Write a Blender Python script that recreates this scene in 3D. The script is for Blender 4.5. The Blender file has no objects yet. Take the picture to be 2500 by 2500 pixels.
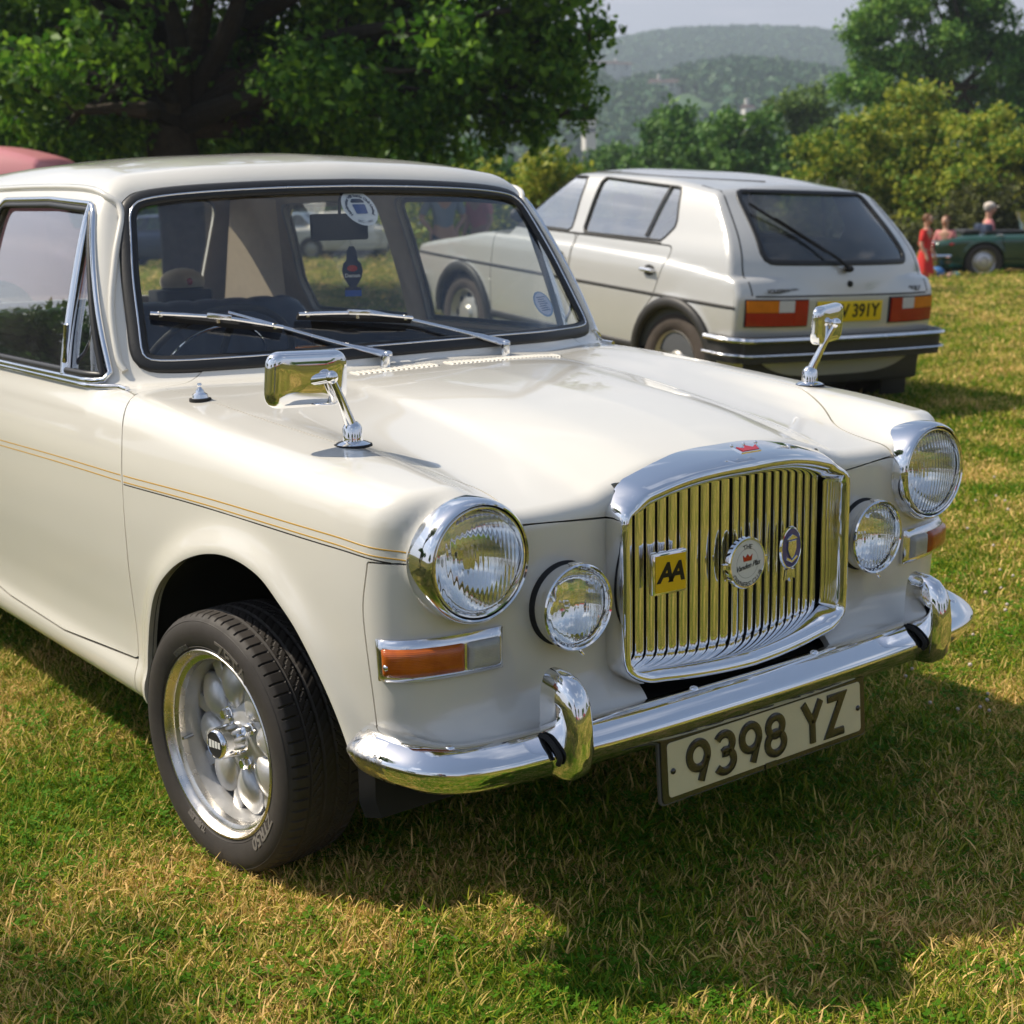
import bpy, bmesh, math, random
from math import sin, cos, pi, radians, atan2, sqrt
from mathutils import Vector, Matrix
import numpy as np
random.seed(7); np.random.seed(7)
S = bpy.context.scene; C = S.collection
# ---------------------------------------------------------------- camera
CAM = (-1.8080, -1.7500, 1.2164); YAW, PITCH, ROLL, FPX = .6488, .2077, -.0209, 3472.04
_f = Vector((sin(YAW) * cos(PITCH), cos(YAW) * cos(PITCH), -sin(PITCH))); _r = Vector((cos(YAW), -sin(YAW), 0)); _u = _r.cross(_f)
_r2 = cos(ROLL) * _r + sin(ROLL) * _u; _u2 = -sin(ROLL) * _r + cos(ROLL) * _u
cd = bpy.data.cameras.new('camera'); cam = bpy.data.objects.new('camera', cd); C.objects.link(cam)
cam.matrix_world = Matrix(((_r2.x, _u2.x, -_f.x, CAM[0]), (_r2.y, _u2.y, -_f.y, CAM[1]), (_r2.z, _u2.z, -_f.z, CAM[2]), (0, 0, 0, 1)))
cd.sensor_width = 56; cd.lens = FPX / 2500 * 56; cd.clip_start = .05; cd.clip_end = 9000
cd.dof.use_dof = True; cd.dof.focus_distance = 2.45; cd.dof.aperture_fstop = 11
S.camera = cam
# ---------------------------------------------------------------- light
SUN_TO = Vector((-.57, .64, 1.0)).normalized()
SUN_EL = math.asin(SUN_TO.z); SUN_ROT = atan2(SUN_TO.x, SUN_TO.y)
W = bpy.data.worlds.new('World'); S.world = W; W.use_nodes = True; nt = W.node_tree; N = nt.nodes; L = nt.links
for n in list(N): N.remove(n)
wo = N.new('ShaderNodeOutputWorld'); bg = N.new('ShaderNodeBackground'); bg.inputs['Strength'].default_value = .090
sky = N.new('ShaderNodeTexSky'); sky.sky_type = 'NISHITA'; sky.sun_disc = False; sky.sun_elevation = SUN_EL; sky.sun_rotation = SUN_ROT
sky.air_density = 1.1; sky.dust_density = 1.2; sky.ozone_density = 1.5
tc = N.new('ShaderNodeTexCoord'); sep = N.new('ShaderNodeSeparateXYZ'); L.new(tc.outputs['Generated'], sep.inputs[0])
# clouds lie on a flat layer: direction divided by its height
zc = N.new('ShaderNodeMath'); zc.operation = 'MAXIMUM'; L.new(sep.outputs['Z'], zc.inputs[0]); zc.inputs[1].default_value = .05
dv = N.new('ShaderNodeVectorMath'); dv.operation = 'DIVIDE'; L.new(tc.outputs['Generated'], dv.inputs[0])
cb = N.new('ShaderNodeCombineXYZ'); [L.new(zc.outputs[0], cb.inputs[i]) for i in range(3)]; L.new(cb.outputs[0], dv.inputs[1])
nz = N.new('ShaderNodeTexNoise'); nz.inputs['Scale'].default_value = 1.15; nz.inputs['Detail'].default_value = 8; nz.inputs['Roughness'].default_value = .56; L.new(dv.outputs[0], nz.inputs['Vector'])
cr = N.new('ShaderNodeValToRGB'); cr.color_ramp.elements[0].position = .53; cr.color_ramp.elements[0].color = (0, 0, 0, 1); cr.color_ramp.elements[1].position = .68; cr.color_ramp.elements[1].color = (.92, .92, .92, 1)
L.new(nz.outputs['Fac'], cr.inputs[0])
mx = N.new('ShaderNodeMix'); mx.data_type = 'RGBA'; L.new(cr.outputs[0], mx.inputs[0]); L.new(sky.outputs[0], mx.inputs[6]); gd = N.new('ShaderNodeVectorMath'); gd.operation = 'DOT_PRODUCT'; L.new(tc.outputs['Generated'], gd.inputs[0]); gd.inputs[1].default_value = SUN_TO; gp_ = N.new('ShaderNodeMath'); gp_.operation = 'MAXIMUM'; L.new(gd.outputs['Value'], gp_.inputs[0]); gp_.inputs[1].default_value = 0; g3 = N.new('ShaderNodeMath'); g3.operation = 'POWER'; L.new(gp_.outputs[0], g3.inputs[0]); g3.inputs[1].default_value = 4; g4 = N.new('ShaderNodeMath'); g4.operation = 'MULTIPLY_ADD'; L.new(g3.outputs[0], g4.inputs[0]); g4.inputs[1].default_value = 1.5; g4.inputs[2].default_value = 1; sv = N.new('ShaderNodeVectorMath'); sv.operation = 'SCALE'; sv.inputs[0].default_value = (7.6, 7.7, 8.2); L.new(g4.outputs[0], sv.inputs['Scale']); L.new(sv.outputs[0], mx.inputs[7])
hz = N.new('ShaderNodeMapRange'); hz.inputs[1].default_value = .02; hz.inputs[2].default_value = .42; hz.inputs[3].default_value = .95; hz.inputs[4].default_value = 0; hz.interpolation_type = 'SMOOTHSTEP'; L.new(sep.outputs['Z'], hz.inputs[0])
mx2 = N.new('ShaderNodeMix'); mx2.data_type = 'RGBA'; L.new(hz.outputs[0], mx2.inputs[0]); L.new(mx.outputs[2], mx2.inputs[6]); mx2.inputs[7].default_value = (5.7, 5.3, 6.1, 1)
L.new(mx2.outputs[2], bg.inputs[0]); L.new(bg.outputs[0], wo.inputs[0])
sd = bpy.data.lights.new('sun', 'SUN'); sun = bpy.data.objects.new('sun', sd); C.objects.link(sun)
sd.energy = 4.6; sd.angle = radians(.55); sd.color = (1, .905, .75)
sun.rotation_euler = (-SUN_TO).to_track_quat('-Z', 'Y').to_euler()
S.view_settings.view_transform = 'Standard'; S.view_settings.look = 'None'; S.view_settings.exposure = .55; S.view_settings.gamma = 1
S.render.engine = 'CYCLES'
cy = S.cycles; cy.max_bounces = 14; cy.transparent_max_bounces = 24; cy.transmission_bounces = 8; cy.glossy_bounces = 6; cy.diffuse_bounces = 3; cy.volume_bounces = 0
cy.caustics_reflective = False; cy.caustics_refractive = False; cy.use_denoising = True; cy.sample_clamp_indirect = 6
# ---------------------------------------------------------------- numeric helpers
import numpy as np
def pchip(xs, ys, x):
    xs = np.asarray(xs, float); ys = np.asarray(ys, float); x = np.clip(np.asarray(x, float), xs[0], xs[-1])
    h = np.diff(xs); d = np.diff(ys, axis=0) / h.reshape((-1,) + (1,) * (ys.ndim - 1))
    m = np.zeros_like(ys); m[0] = d[0]; m[-1] = d[-1]
    for i in range(1, len(xs) - 1):
        a, b = d[i - 1], d[i]; w1 = 2 * h[i] + h[i - 1]; w2 = h[i] + 2 * h[i - 1]
        with np.errstate(divide='ignore', invalid='ignore'):
            v = (w1 + w2) / (w1 / a + w2 / b)
        m[i] = np.where(a * b > 0, v, 0)
    i = np.clip(np.searchsorted(xs, x, 'right') - 1, 0, len(xs) - 2)
    H = h[i]; t = (x - xs[i]) / H
    if ys.ndim > 1: H = H[:, None]; t = t[:, None]
    return (ys[i] * (1 + 2 * t) * (1 - t) ** 2 + m[i] * H * t * (1 - t) ** 2 + ys[i + 1] * t * t * (3 - 2 * t) + m[i + 1] * H * t * t * (t - 1))
def gsmooth(A, sig, ax):
    if sig <= 0: return A
    r = int(np.ceil(3 * sig)); k = np.exp(-.5 * (np.arange(-r, r + 1) / sig) ** 2); k /= k.sum()
    A = np.moveaxis(A, ax, 0); P = np.concatenate([2*A[:1]-A[r:0:-1], A, 2*A[-1:]-A[-2:-r-2:-1]], 0)
    out = sum(k[j] * P[j:j + A.shape[0]] for j in range(2 * r + 1))
    return np.moveaxis(out, 0, ax)
class G2:
    """smooth 2-D function from a coarse table: stations in v, each a curve over u"""
    def __init__(s, us, vs, tab, du=.01, dv=.01, su=1.5, sv=1.5, absu=False):
        tab = np.asarray(tab, float)                       # tab[v][u]
        s.u0, s.v0, s.du, s.dv = us[0], vs[0], du, dv
        U = np.arange(us[0], us[-1] + du, du); V = np.arange(vs[0], vs[-1] + dv, dv)
        A = pchip(us, tab.T, U)                             # (U, v)
        A = pchip(vs, A.T, V).T                             # (U, V)
        if absu:                                            # mirror about u = 0 before smoothing
            B = np.concatenate([A[:0:-1], A], 0); B = gsmooth(B, su, 0); A = B[A.shape[0] - 1:]
        else: A = gsmooth(A, su, 0)
        s.A = gsmooth(A, sv, 1)
    def __call__(s, u, v):
        fu = np.clip((u - s.u0) / s.du, 0, s.A.shape[0] - 1.001); fv = np.clip((v - s.v0) / s.dv, 0, s.A.shape[1] - 1.001)
        iu = fu.astype(int); iv = fv.astype(int); tu = fu - iu; tv = fv - iv
        def w(t): return (-.5*t+t*t-.5*t**3, 1-2.5*t*t+1.5*t**3, .5*t+2*t*t-1.5*t**3, -.5*t*t+.5*t**3)
        wu, wv = w(tu), w(tv); n, m = s.A.shape; out = 0
        for a in range(4):
            ia = np.clip(iu + a - 1, 0, n - 1)
            for b in range(4):
                out = out + wu[a] * wv[b] * s.A[ia, np.clip(iv + b - 1, 0, m - 1)]
        return out
def rmax(a, b, r, p=2.4):
    """max of two fields with a rounded edge of radius r"""
    u = np.maximum(a + r, 0); v = np.maximum(b + r, 0)
    return np.where((u > 0) & (v > 0), (u ** p + v ** p) ** (1 / p) - r, np.maximum(a, b))
def smin(a, b, k):
    h = np.maximum(k - np.abs(a - b), 0) / k
    return np.minimum(a, b) - h * h * h * k / 6
def smax(a, b, k): return -smin(-a, -b, k)
def grad(F, P, e=1e-3):
    g = np.empty_like(P)
    for i in range(3):
        d = np.zeros(3); d[i] = e
        g[:, i] = (F(P + d) - F(P - d)) / (2 * e)
    return g
def project(F, P, it=3):
    for _ in range(it):
        g = grad(F, P); n2 = np.maximum((g * g).sum(1), .04)
        P = P - (F(P) / n2)[:, None] * g
    return P
def nrm(F, P):
    g = grad(F, P); return g / np.maximum(np.linalg.norm(g, axis=1), 1e-9)[:, None]
def surface_nets(D, org, h):
    """D: field on a grid; returns verts, quads"""
    S = D < 0; nx, ny, nz = D.shape
    c = [S[i:nx-1+i, j:ny-1+j, k:nz-1+k] for i in (0, 1) for j in (0, 1) for k in (0, 1)]
    anyc = np.logical_or.reduce(c) & ~np.logical_and.reduce(c)
    idx = np.full(anyc.shape, -1); cells = np.argwhere(anyc); idx[tuple(cells.T)] = np.arange(len(cells))
    acc = np.zeros((len(cells), 3)); cnt = np.zeros(len(cells))
    offs = [(i, j, k) for i in (0, 1) for j in (0, 1) for k in (0, 1)]
    val = {o: D[cells[:, 0] + o[0], cells[:, 1] + o[1], cells[:, 2] + o[2]] for o in offs}
    for o in offs:
        for ax in range(3):
            if o[ax] == 0:
                q = list(o); q[ax] = 1; q = tuple(q); a, b = val[o], val[q]; m = (a < 0) != (b < 0)
                t = np.where(m, a / np.where(m, a - b, 1), 0)
                p = np.array(o, float)[None, :].repeat(len(cells), 0); p[:, ax] += t
                acc[m] += p[m]; cnt[m] += 1
    V = (cells + acc / cnt[:, None]) * h + np.array(org)
    Q = []
    for ax in range(3):
        a1, a2 = [(1, 2), (2, 0), (0, 1)][ax]
        sl = [slice(None)] * 3; sl[ax] = slice(0, -1); s2 = [slice(None)] * 3; s2[ax] = slice(1, None)
        e = S[tuple(sl)] != S[tuple(s2)]; P = np.argwhere(e)
        ok = (P[:, a1] > 0) & (P[:, a2] > 0) & (P[:, a1] < D.shape[a1] - 1) & (P[:, a2] < D.shape[a2] - 1); P = P[ok]
        fl = S[tuple(P.T)]
        def g(d1, d2):
            R = P.copy(); R[:, a1] -= d1; R[:, a2] -= d2; return idx[tuple(R.T)]
        q = np.stack([g(1, 1), g(0, 1), g(0, 0), g(1, 0)], 1)
        q[~fl] = q[~fl][:, ::-1]; Q.append(q)
    return V, np.concatenate(Q)
def tri(Q): return np.concatenate([Q[:, [0, 1, 2]], Q[:, [0, 2, 3]]])
def compact(V, T):
    u, inv = np.unique(T.ravel(), return_inverse=True); return V[u], inv.reshape(T.shape)
def clip(V, T, phi):
    """keep phi < 0, cutting triangles along phi = 0; phi is an array or a function of V"""
    f = phi(V) if callable(phi) else phi
    f = np.where(np.abs(f) < 1e-7, 1e-7, f)
    s = f[T] < 0; n = s.sum(1); keep = T[n == 3]; out = [keep]
    newV = [V]; base = len(V); cache = {}
    def cutv(A, B):                                        # A inside, B outside -> index arrays
        lo = np.minimum(A, B); hi = np.maximum(A, B); key = lo.astype(np.int64) * len(V) + hi
        return key
    jobs = []
    for m in (1, 2):
        X = T[n == m]; sx = s[n == m]
        if not len(X): continue
        sel = sx if m == 1 else ~sx
        k = sel.argmax(1); r = np.arange(len(X))
        a, b, c = X[r, k], X[r, (k + 1) % 3], X[r, (k + 2) % 3]
        jobs.append((m, a, b, c, cutv(a, b), cutv(a, c)))
    if jobs:
        keys = np.unique(np.concatenate([np.concatenate([j[4], j[5]]) for j in jobs]))
        lo = keys // len(V); hi = keys % len(V); t = f[lo] / (f[lo] - f[hi])
        newV.append(V[lo] + t[:, None] * (V[hi] - V[lo]))
        for m, a, b, c, k1, k2 in jobs:
            i1 = base + np.searchsorted(keys, k1); i2 = base + np.searchsorted(keys, k2)
            if m == 1: out.append(np.stack([a, i1, i2], 1))
            else: out += [np.stack([i1, b, c], 1), np.stack([i1, c, i2], 1)]
    T2 = np.concatenate(out); V2 = np.concatenate(newV)
    if not len(T2): return np.zeros((0, 3)), np.zeros((0, 3), int)
    return compact(V2, T2)
def seg_dist(px, py, poly, closed=True):
    d = np.full(px.shape, 1e9); inside = np.zeros(px.shape, bool); n = len(poly)
    for i in range(n if closed else n - 1):
        ax, ay = poly[i]; bx, by = poly[(i + 1) % n]; ex, ey = bx - ax, by - ay
        t = np.clip(((px - ax) * ex + (py - ay) * ey) / (ex * ex + ey * ey + 1e-12), 0, 1)
        d = np.minimum(d, np.hypot(px - ax - t * ex, py - ay - t * ey))
        if closed and ay != by:
            c = ((ay > py) != (by > py)) & (px < (bx - ax) * (py - ay) / (by - ay) + ax); inside ^= c
    return np.where(inside, -d, d) if closed else d
def smooth_curve(pts, n=8, closed=True):
    """Catmull-Rom through pts"""
    P = np.asarray(pts, float); N = len(P); out = []
    for i in range(N if closed else N - 1):
        if closed: p0, p1, p2, p3 = P[i - 1], P[i], P[(i + 1) % N], P[(i + 2) % N]
        else: p0, p1, p2, p3 = P[max(i - 1, 0)], P[i], P[i + 1], P[min(i + 2, N - 1)]
        for t in np.arange(n) / n:
            out.append(.5 * ((2 * p1) + (p2 - p0) * t + (2*p0 - 5*p1 + 4*p2 - p3) * t*t + (3*p1 - p0 - 3*p2 + p3) * t**3))
    if not closed: out.append(P[-1])
    return np.array(out)
def round_poly(pts, r, n=6):
    """polygon with rounded corners; r a number or one per corner"""
    P = np.asarray(pts, float); N = len(P); out = []; r = np.broadcast_to(r, (N,))
    for i in range(N):
        a, b, c = P[i - 1], P[i], P[(i + 1) % N]; u = a - b; v = c - b; lu, lv = np.linalg.norm(u), np.linalg.norm(v); u /= lu; v /= lv
        ang = np.arccos(np.clip(u @ v, -1, 1)); d = min(r[i] / np.tan(ang / 2), .48 * lu, .48 * lv)
        if r[i] <= 0 or ang > 3.1: out.append(b); continue
        p, q = b + u * d, b + v * d
        for t in np.linspace(0, 1, n + 1): out.append((1-t)**2 * p + 2*t*(1-t) * (b*.92+(p+q)/2*.08) + t*t * q)
    return np.array(out)
def resample(P, step, closed=False):
    P = np.asarray(P, float)
    if closed: P = np.concatenate([P, P[:1]])
    L = np.concatenate([[0], np.cumsum(np.linalg.norm(np.diff(P, axis=0), axis=1))]); n = max(2, int(round(L[-1] / step)))
    t = np.linspace(0, L[-1], n + 1); R = np.stack([np.interp(t, L, P[:, k]) for k in range(P.shape[1])], 1)
    return R[:-1] if closed else R
# ---------------------------------------------------------------- shape of the white saloon (front faces -y, metres)
SAL_YS = [-.12, 0, .10, .20, .40, .60, .80, 1.0, 1.6, 2.4, 3.0, 3.4, 3.75]
# top height over x stations
SAL_XS = [0, .15, .28, .32, .45, .50, .575, .66, .80]
SAL_T = [  # rows: x stations; columns: y stations
 [.765,.797,.822,.840,.866,.882,.891,.893,.893,.90,.90,.885,.84],
 [.760,.790,.816,.834,.861,.878,.888,.890,.893,.90,.90,.885,.84],
 [.728,.759,.787,.809,.841,.866,.881,.887,.893,.90,.90,.885,.84],
 [.716,.747,.775,.796,.829,.857,.875,.885,.893,.90,.90,.885,.84],
 [.712,.742,.765,.785,.820,.850,.872,.882,.893,.90,.90,.885,.84],
 [.715,.745,.775,.795,.822,.849,.870,.881,.893,.90,.90,.885,.84],
 [.780,.797,.808,.819,.835,.851,.868,.878,.890,.90,.90,.885,.84],
 [.775,.790,.802,.813,.829,.845,.861,.872,.887,.89,.89,.88,.83],
 [.760,.775,.787,.798,.814,.830,.846,.857,.870,.87,.87,.86,.81]]
SAL_T2 = G2([0, *SAL_XS[1:]], SAL_YS, np.array(SAL_T).T, su=.8, sv=2.5, absu=True)
SAL_ZS = [.18, .225, .255, .29, .325, .37, .45, .55, .65, .72, .77, .83, .88, .94, 1.1]
SAL_WZ = [.62, .700, .729, .733, .723, .724, .732, .742, .746, .745, .739, .725, .706, .690, .65]
SAL_WY = [-.12, 0, .06, .12, .20, .30, .40, .55, .70, 1.0, 2.4, 3.0, 3.4, 3.75]
SAL_DW = [-.12, -.072, -.052, -.040, -.031, -.024, -.019, -.013, -.008, 0, 0, -.012, -.03, -.07]
SAL_W2 = G2(SAL_WY, SAL_ZS, np.array([[w + d for d in SAL_DW] for w in SAL_WZ]), su=3, sv=1.1)
# front face: y as a function of |x|, z
SAL_F2 = G2([0, .3, .5, .60, .68, .74, .80], [.20, .385, .405, .43, .455, .60, .75, .85],
            [[-.05, -.05, -.035, -.01, .06, .13, .22], [-.052, -.052, -.038, -.012, .055, .125, .22], [-.045, -.045, -.03, -.005, .055, .12, .22], [-.014, -.014, -.005, .012, .055, .11, .20], [.002, .002, .006, .018, .048, .10, .20],
             [0, 0, .004, .014, .045, .10, .20], [.0, .0, .006, .016, .045, .10, .20], [.012, .012, .02, .03, .06, .11, .2]], su=2.5, sv=.9)
HEAD = (.564, .69, .0965)
def sal_lower(x, y, z, T=None, W=None, Fr=None, arch=True):
    ax = np.abs(x)
    T = SAL_T2(ax, y) if T is None else T; W = SAL_W2(y, z) if W is None else W; Fr = SAL_F2(ax, z) if Fr is None else Fr
    # flared lips round the wheel arches
    d1 = seg_arch(y, z); W = W + .016 * np.exp(-((d1 - .004) / .034) ** 2) * (z > .15)
    side = ax - W; top = z - T; front = (Fr - y) * .97
    st = rmax(side, top, .055)
    f = rmax(st, front, .03)
    rear = y - 3.66 + .12 * (ax / .75) ** 4
    f = rmax(f, rear, .06)
    head = rmax(np.hypot(ax - HEAD[0], z - HEAD[1]) - HEAD[2], .006 - y, .01); head = np.maximum(head, y - .30)
    f = smin(f, head, .035)
    return np.maximum(f, .215 - z)
ARCH_F = None
def arch_poly(pts): return smooth_curve(pts, 6, closed=False)
SAL_ARCH = arch_poly([(.898, .20), (.895, .30), (.880, .375), (.840, .452), (.800, .505), (.747, .549), (.674, .591), (.595, .620), (.523, .635), (.464, .638), (.41, .632), (.36, .617), (.311, .585), (.271, .554), (.239, .517), (.213, .478), (.190, .437), (.172, .395), (.155, .35), (.14, .28), (.13, .20)])
SAL_ARCH_R = arch_poly([(3.30, .20), (3.31, .35), (3.27, .47), (3.17, .56), (3.02, .59), (2.87, .56), (2.77, .47), (2.73, .35), (2.74, .20)])
def _archgrid():
    Y, Z = np.meshgrid(np.arange(-.3, 4.0, .01), np.arange(.1, 1.1, .01), indexing='ij')
    a = np.minimum(seg_dist(Y, Z, SAL_ARCH), seg_dist(Y, Z, SAL_ARCH_R)); return a
class GA:
    def __init__(s, A, u0, v0, h): s.A, s.u0, s.v0, s.du, s.dv = A, u0, v0, h, h
    __call__ = G2.__call__
SAL_ARCH2 = GA(_archgrid(), -.3, .1, .01)
def seg_arch(y, z): return SAL_ARCH2(y, z)
# greenhouse
GH_SIDE_Z = [.80, .88, .95, 1.1, 1.2, 1.28, 1.34, 1.45]
GH_SIDE_X = [.722, .712, .698, .655, .622, .588, .555, .50]
GH_R2 = G2([0, .3, .5, .62, .75], [.9, 1.2, 1.35, 1.55, 1.9, 2.3, 2.7, 3.2],
           [[1.305, 1.290, 1.27, 1.25, 1.20], [1.325, 1.312, 1.293, 1.27, 1.23], [1.352, 1.34, 1.318, 1.295, 1.25], [1.376, 1.364, 1.342, 1.318, 1.27],
            [1.386, 1.374, 1.352, 1.328, 1.28], [1.378, 1.366, 1.344, 1.32, 1.27], [1.355, 1.343, 1.322, 1.30, 1.25], [1.30, 1.29, 1.27, 1.25, 1.2]], su=3, sv=6, absu=True)
GH_W2 = G2([0, .3, .5, .62, .70, .80], [.80, .90, 1.30, 1.45],            # windscreen plane y(x, z)
           [[.845, .875, .955, 1.03, 1.10, 1.20], [.925, .955, 1.03, 1.095, 1.16, 1.26], [1.255, 1.275, 1.318, 1.36, 1.41, 1.50], [1.375, 1.395, 1.44, 1.48, 1.53, 1.62]], su=3, sv=3, absu=True)
GH_S1 = lambda z: pchip(GH_SIDE_Z, GH_SIDE_X, z)
def sal_green(x, y, z, R=None, Wy=None, S=None):
    ax = np.abs(x)
    R = GH_R2(ax, y) if R is None else R; Wy = GH_W2(ax, z) if Wy is None else Wy; S = GH_S1(z.ravel()).reshape(z.shape) if S is None else S
    taper = .012 * np.clip((1.6 - y) / .6, 0, 1) ** 2 + .03 * np.clip((y - 2.3) / .7, 0, 1) ** 2
    side = (ax - S + taper) * .97; top = z - R; ws = (Wy - y) * .80
    rear = (y - (3.12 - (z - .9) * .50) + .035 * (ax / .6) ** 4) * .85
    f = rmax(side, top, .065); f = rmax(f, ws, .030); f = rmax(f, rear, .06)
    return np.maximum(f, .84 - z)
def sal_F(P):
    x, y, z = P[:, 0], P[:, 1], P[:, 2]
    return smin(sal_lower(x, y, z), sal_green(x, y, z), .03)
def mesh_half(F, lo, hi, h, gridF):
    xs = np.arange(-h / 2, hi[0] + h, h); ys = np.arange(lo[1], hi[1] + h, h); zs = np.arange(lo[2], hi[2] + h, h)
    D = gridF(xs, ys, zs)
    V, Q = surface_nets(D, (xs[0], ys[0], zs[0]), h)
    mid = np.abs(V[:, 0]) < h * .4
    V[mid, 0] = 0
    V2 = project(F, V, 3); mv = np.linalg.norm(V2 - V, axis=1); V = np.where((mv < 1.5 * h)[:, None], V2, V); V[mid, 0] = 0
    return V, tri(Q)
def sal_grid(xs, ys, zs):
    X, Y, Z = xs[:, None, None], ys[None, :, None], zs[None, None, :]
    ax = np.abs(xs)
    T = SAL_T2(ax[:, None], ys[None, :])[:, :, None]; W = SAL_W2(ys[:, None], zs[None, :])[None]; Fr = SAL_F2(ax[:, None], zs[None, :])[:, None, :]
    R = GH_R2(ax[:, None], ys[None, :])[:, :, None]; Wy = GH_W2(ax[:, None], zs[None, :])[:, None, :]; S = GH_S1(zs)[None, None, :]
    B = lambda a: np.broadcast_to(a, (len(xs), len(ys), len(zs)))
    global seg_arch
    old = seg_arch; A = old(ys[:, None] + 0 * zs[None, :], zs[None, :] + 0 * ys[:, None])[None]
    seg_arch = lambda y, z: A
    D1 = sal_lower(X, Y, Z, T, W, Fr)
    seg_arch = old
    D2 = sal_green(X, Y, Z, R, Wy, S)
    return smin(B(D1), B(D2), .03)
# ---------------------------------------------------------------- materials
MATS = {}
def nodes_of(m):
    m.use_nodes = True; return m.node_tree.nodes, m.node_tree.links, m.node_tree.nodes['Principled BSDF']
def mat(name, col, rough=.5, metal=0, coat=0, spec=.5, noise=0, nscale=8, col2=None, bump=0, bscale=60, trans=0, ior=1.45, coatr=.03, sss=0, detail=4, rvar=0, bdist=.01):
    if name in MATS: return MATS[name]
    m = bpy.data.materials.new(name); N, L, b = nodes_of(m)
    b.inputs['Base Color'].default_value = (*col, 1); b.inputs['Roughness'].default_value = rough; b.inputs['Metallic'].default_value = metal
    b.inputs['Coat Weight'].default_value = coat; b.inputs['Coat Roughness'].default_value = coatr; b.inputs['Specular IOR Level'].default_value = spec
    b.inputs['Transmission Weight'].default_value = trans; b.inputs['IOR'].default_value = ior
    tc = N.new('ShaderNodeTexCoord')
    if noise or col2 or rvar:
        n = N.new('ShaderNodeTexNoise'); n.inputs['Scale'].default_value = nscale; n.inputs['Detail'].default_value = detail; n.inputs['Roughness'].default_value = .6; L.new(tc.outputs['Object'], n.inputs['Vector'])
        if noise or col2:
            r = N.new('ShaderNodeMapRange'); r.inputs[1].default_value = .3; r.inputs[2].default_value = .7; L.new(n.outputs['Fac'], r.inputs[0])
            x = N.new('ShaderNodeMix'); x.data_type = 'RGBA'; L.new(r.outputs[0], x.inputs[0])
            c2 = col2 or tuple(c * (1 - noise) for c in col)
            x.inputs[6].default_value = (*col, 1); x.inputs[7].default_value = (*c2, 1); L.new(x.outputs[2], b.inputs['Base Color'])
        if rvar:
            r2 = N.new('ShaderNodeMapRange'); r2.inputs[1].default_value = .35; r2.inputs[2].default_value = .7; r2.inputs[3].default_value = rough; r2.inputs[4].default_value = rough + rvar; L.new(n.outputs['Fac'], r2.inputs[0]); L.new(r2.outputs[0], b.inputs['Roughness'])
    if bump:
        n = N.new('ShaderNodeTexNoise'); n.inputs['Scale'].default_value = bscale; n.inputs['Detail'].default_value = 3; L.new(tc.outputs['Object'], n.inputs['Vector'])
        bp = N.new('ShaderNodeBump'); bp.inputs['Strength'].default_value = bump; bp.inputs['Distance'].default_value = bdist; L.new(n.outputs['Fac'], bp.inputs['Height']); L.new(bp.outputs[0], b.inputs['Normal'])
        if coat: L.new(bp.outputs[0], b.inputs['Coat Normal'])
    MATS[name] = m; return m
def glass_sheet(name, tint, spec=1.0, rough=0.0, dirt=.02):
    """window glass: clear sheet with fresnel reflection"""
    if name in MATS: return MATS[name]
    m = bpy.data.materials.new(name); m.use_nodes = True; N = m.node_tree.nodes; L = m.node_tree.links; N.clear()
    o = N.new('ShaderNodeOutputMaterial'); t = N.new('ShaderNodeBsdfTransparent'); g = N.new('ShaderNodeBsdfGlossy'); fr = N.new('ShaderNodeFresnel'); mx = N.new('ShaderNodeMixShader')
    t.inputs[0].default_value = (*tint, 1); g.inputs['Roughness'].default_value = rough; g.inputs[0].default_value = (1, 1, 1, 1); gm = N.new('ShaderNodeNewGeometry'); im = N.new('ShaderNodeMapRange'); im.inputs[3].default_value = 1.52; im.inputs[4].default_value = 1 / 1.52; L.new(gm.outputs['Backfacing'], im.inputs[0]); L.new(im.outputs[0], fr.inputs[0])
    k = N.new('ShaderNodeMath'); k.operation = 'MULTIPLY'; k.inputs[1].default_value = 1.75 * spec; k.use_clamp = True; L.new(fr.outputs[0], k.inputs[0])
    L.new(k.outputs[0], mx.inputs[0]); L.new(t.outputs[0], mx.inputs[1]); L.new(g.outputs[0], mx.inputs[2])
    last = mx.outputs[0]
    if dirt:
        d = N.new('ShaderNodeBsdfDiffuse'); d.inputs[0].default_value = (.55, .52, .46, 1); tc = N.new('ShaderNodeTexCoord'); n = N.new('ShaderNodeTexNoise'); n.inputs['Scale'].default_value = 5; n.inputs['Detail'].default_value = 6; L.new(tc.outputs['Object'], n.inputs['Vector'])
        r = N.new('ShaderNodeMapRange'); r.inputs[1].default_value = .35; r.inputs[2].default_value = .75; r.inputs[3].default_value = dirt * .3; r.inputs[4].default_value = dirt * 1.6; L.new(n.outputs['Fac'], r.inputs[0])
        m2 = N.new('ShaderNodeMixShader'); L.new(r.outputs[0], m2.inputs[0]); L.new(last, m2.inputs[1]); L.new(d.outputs[0], m2.inputs[2]); last = m2.outputs[0]
    L.new(last, o.inputs[0]); MATS[name] = m; return m
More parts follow.
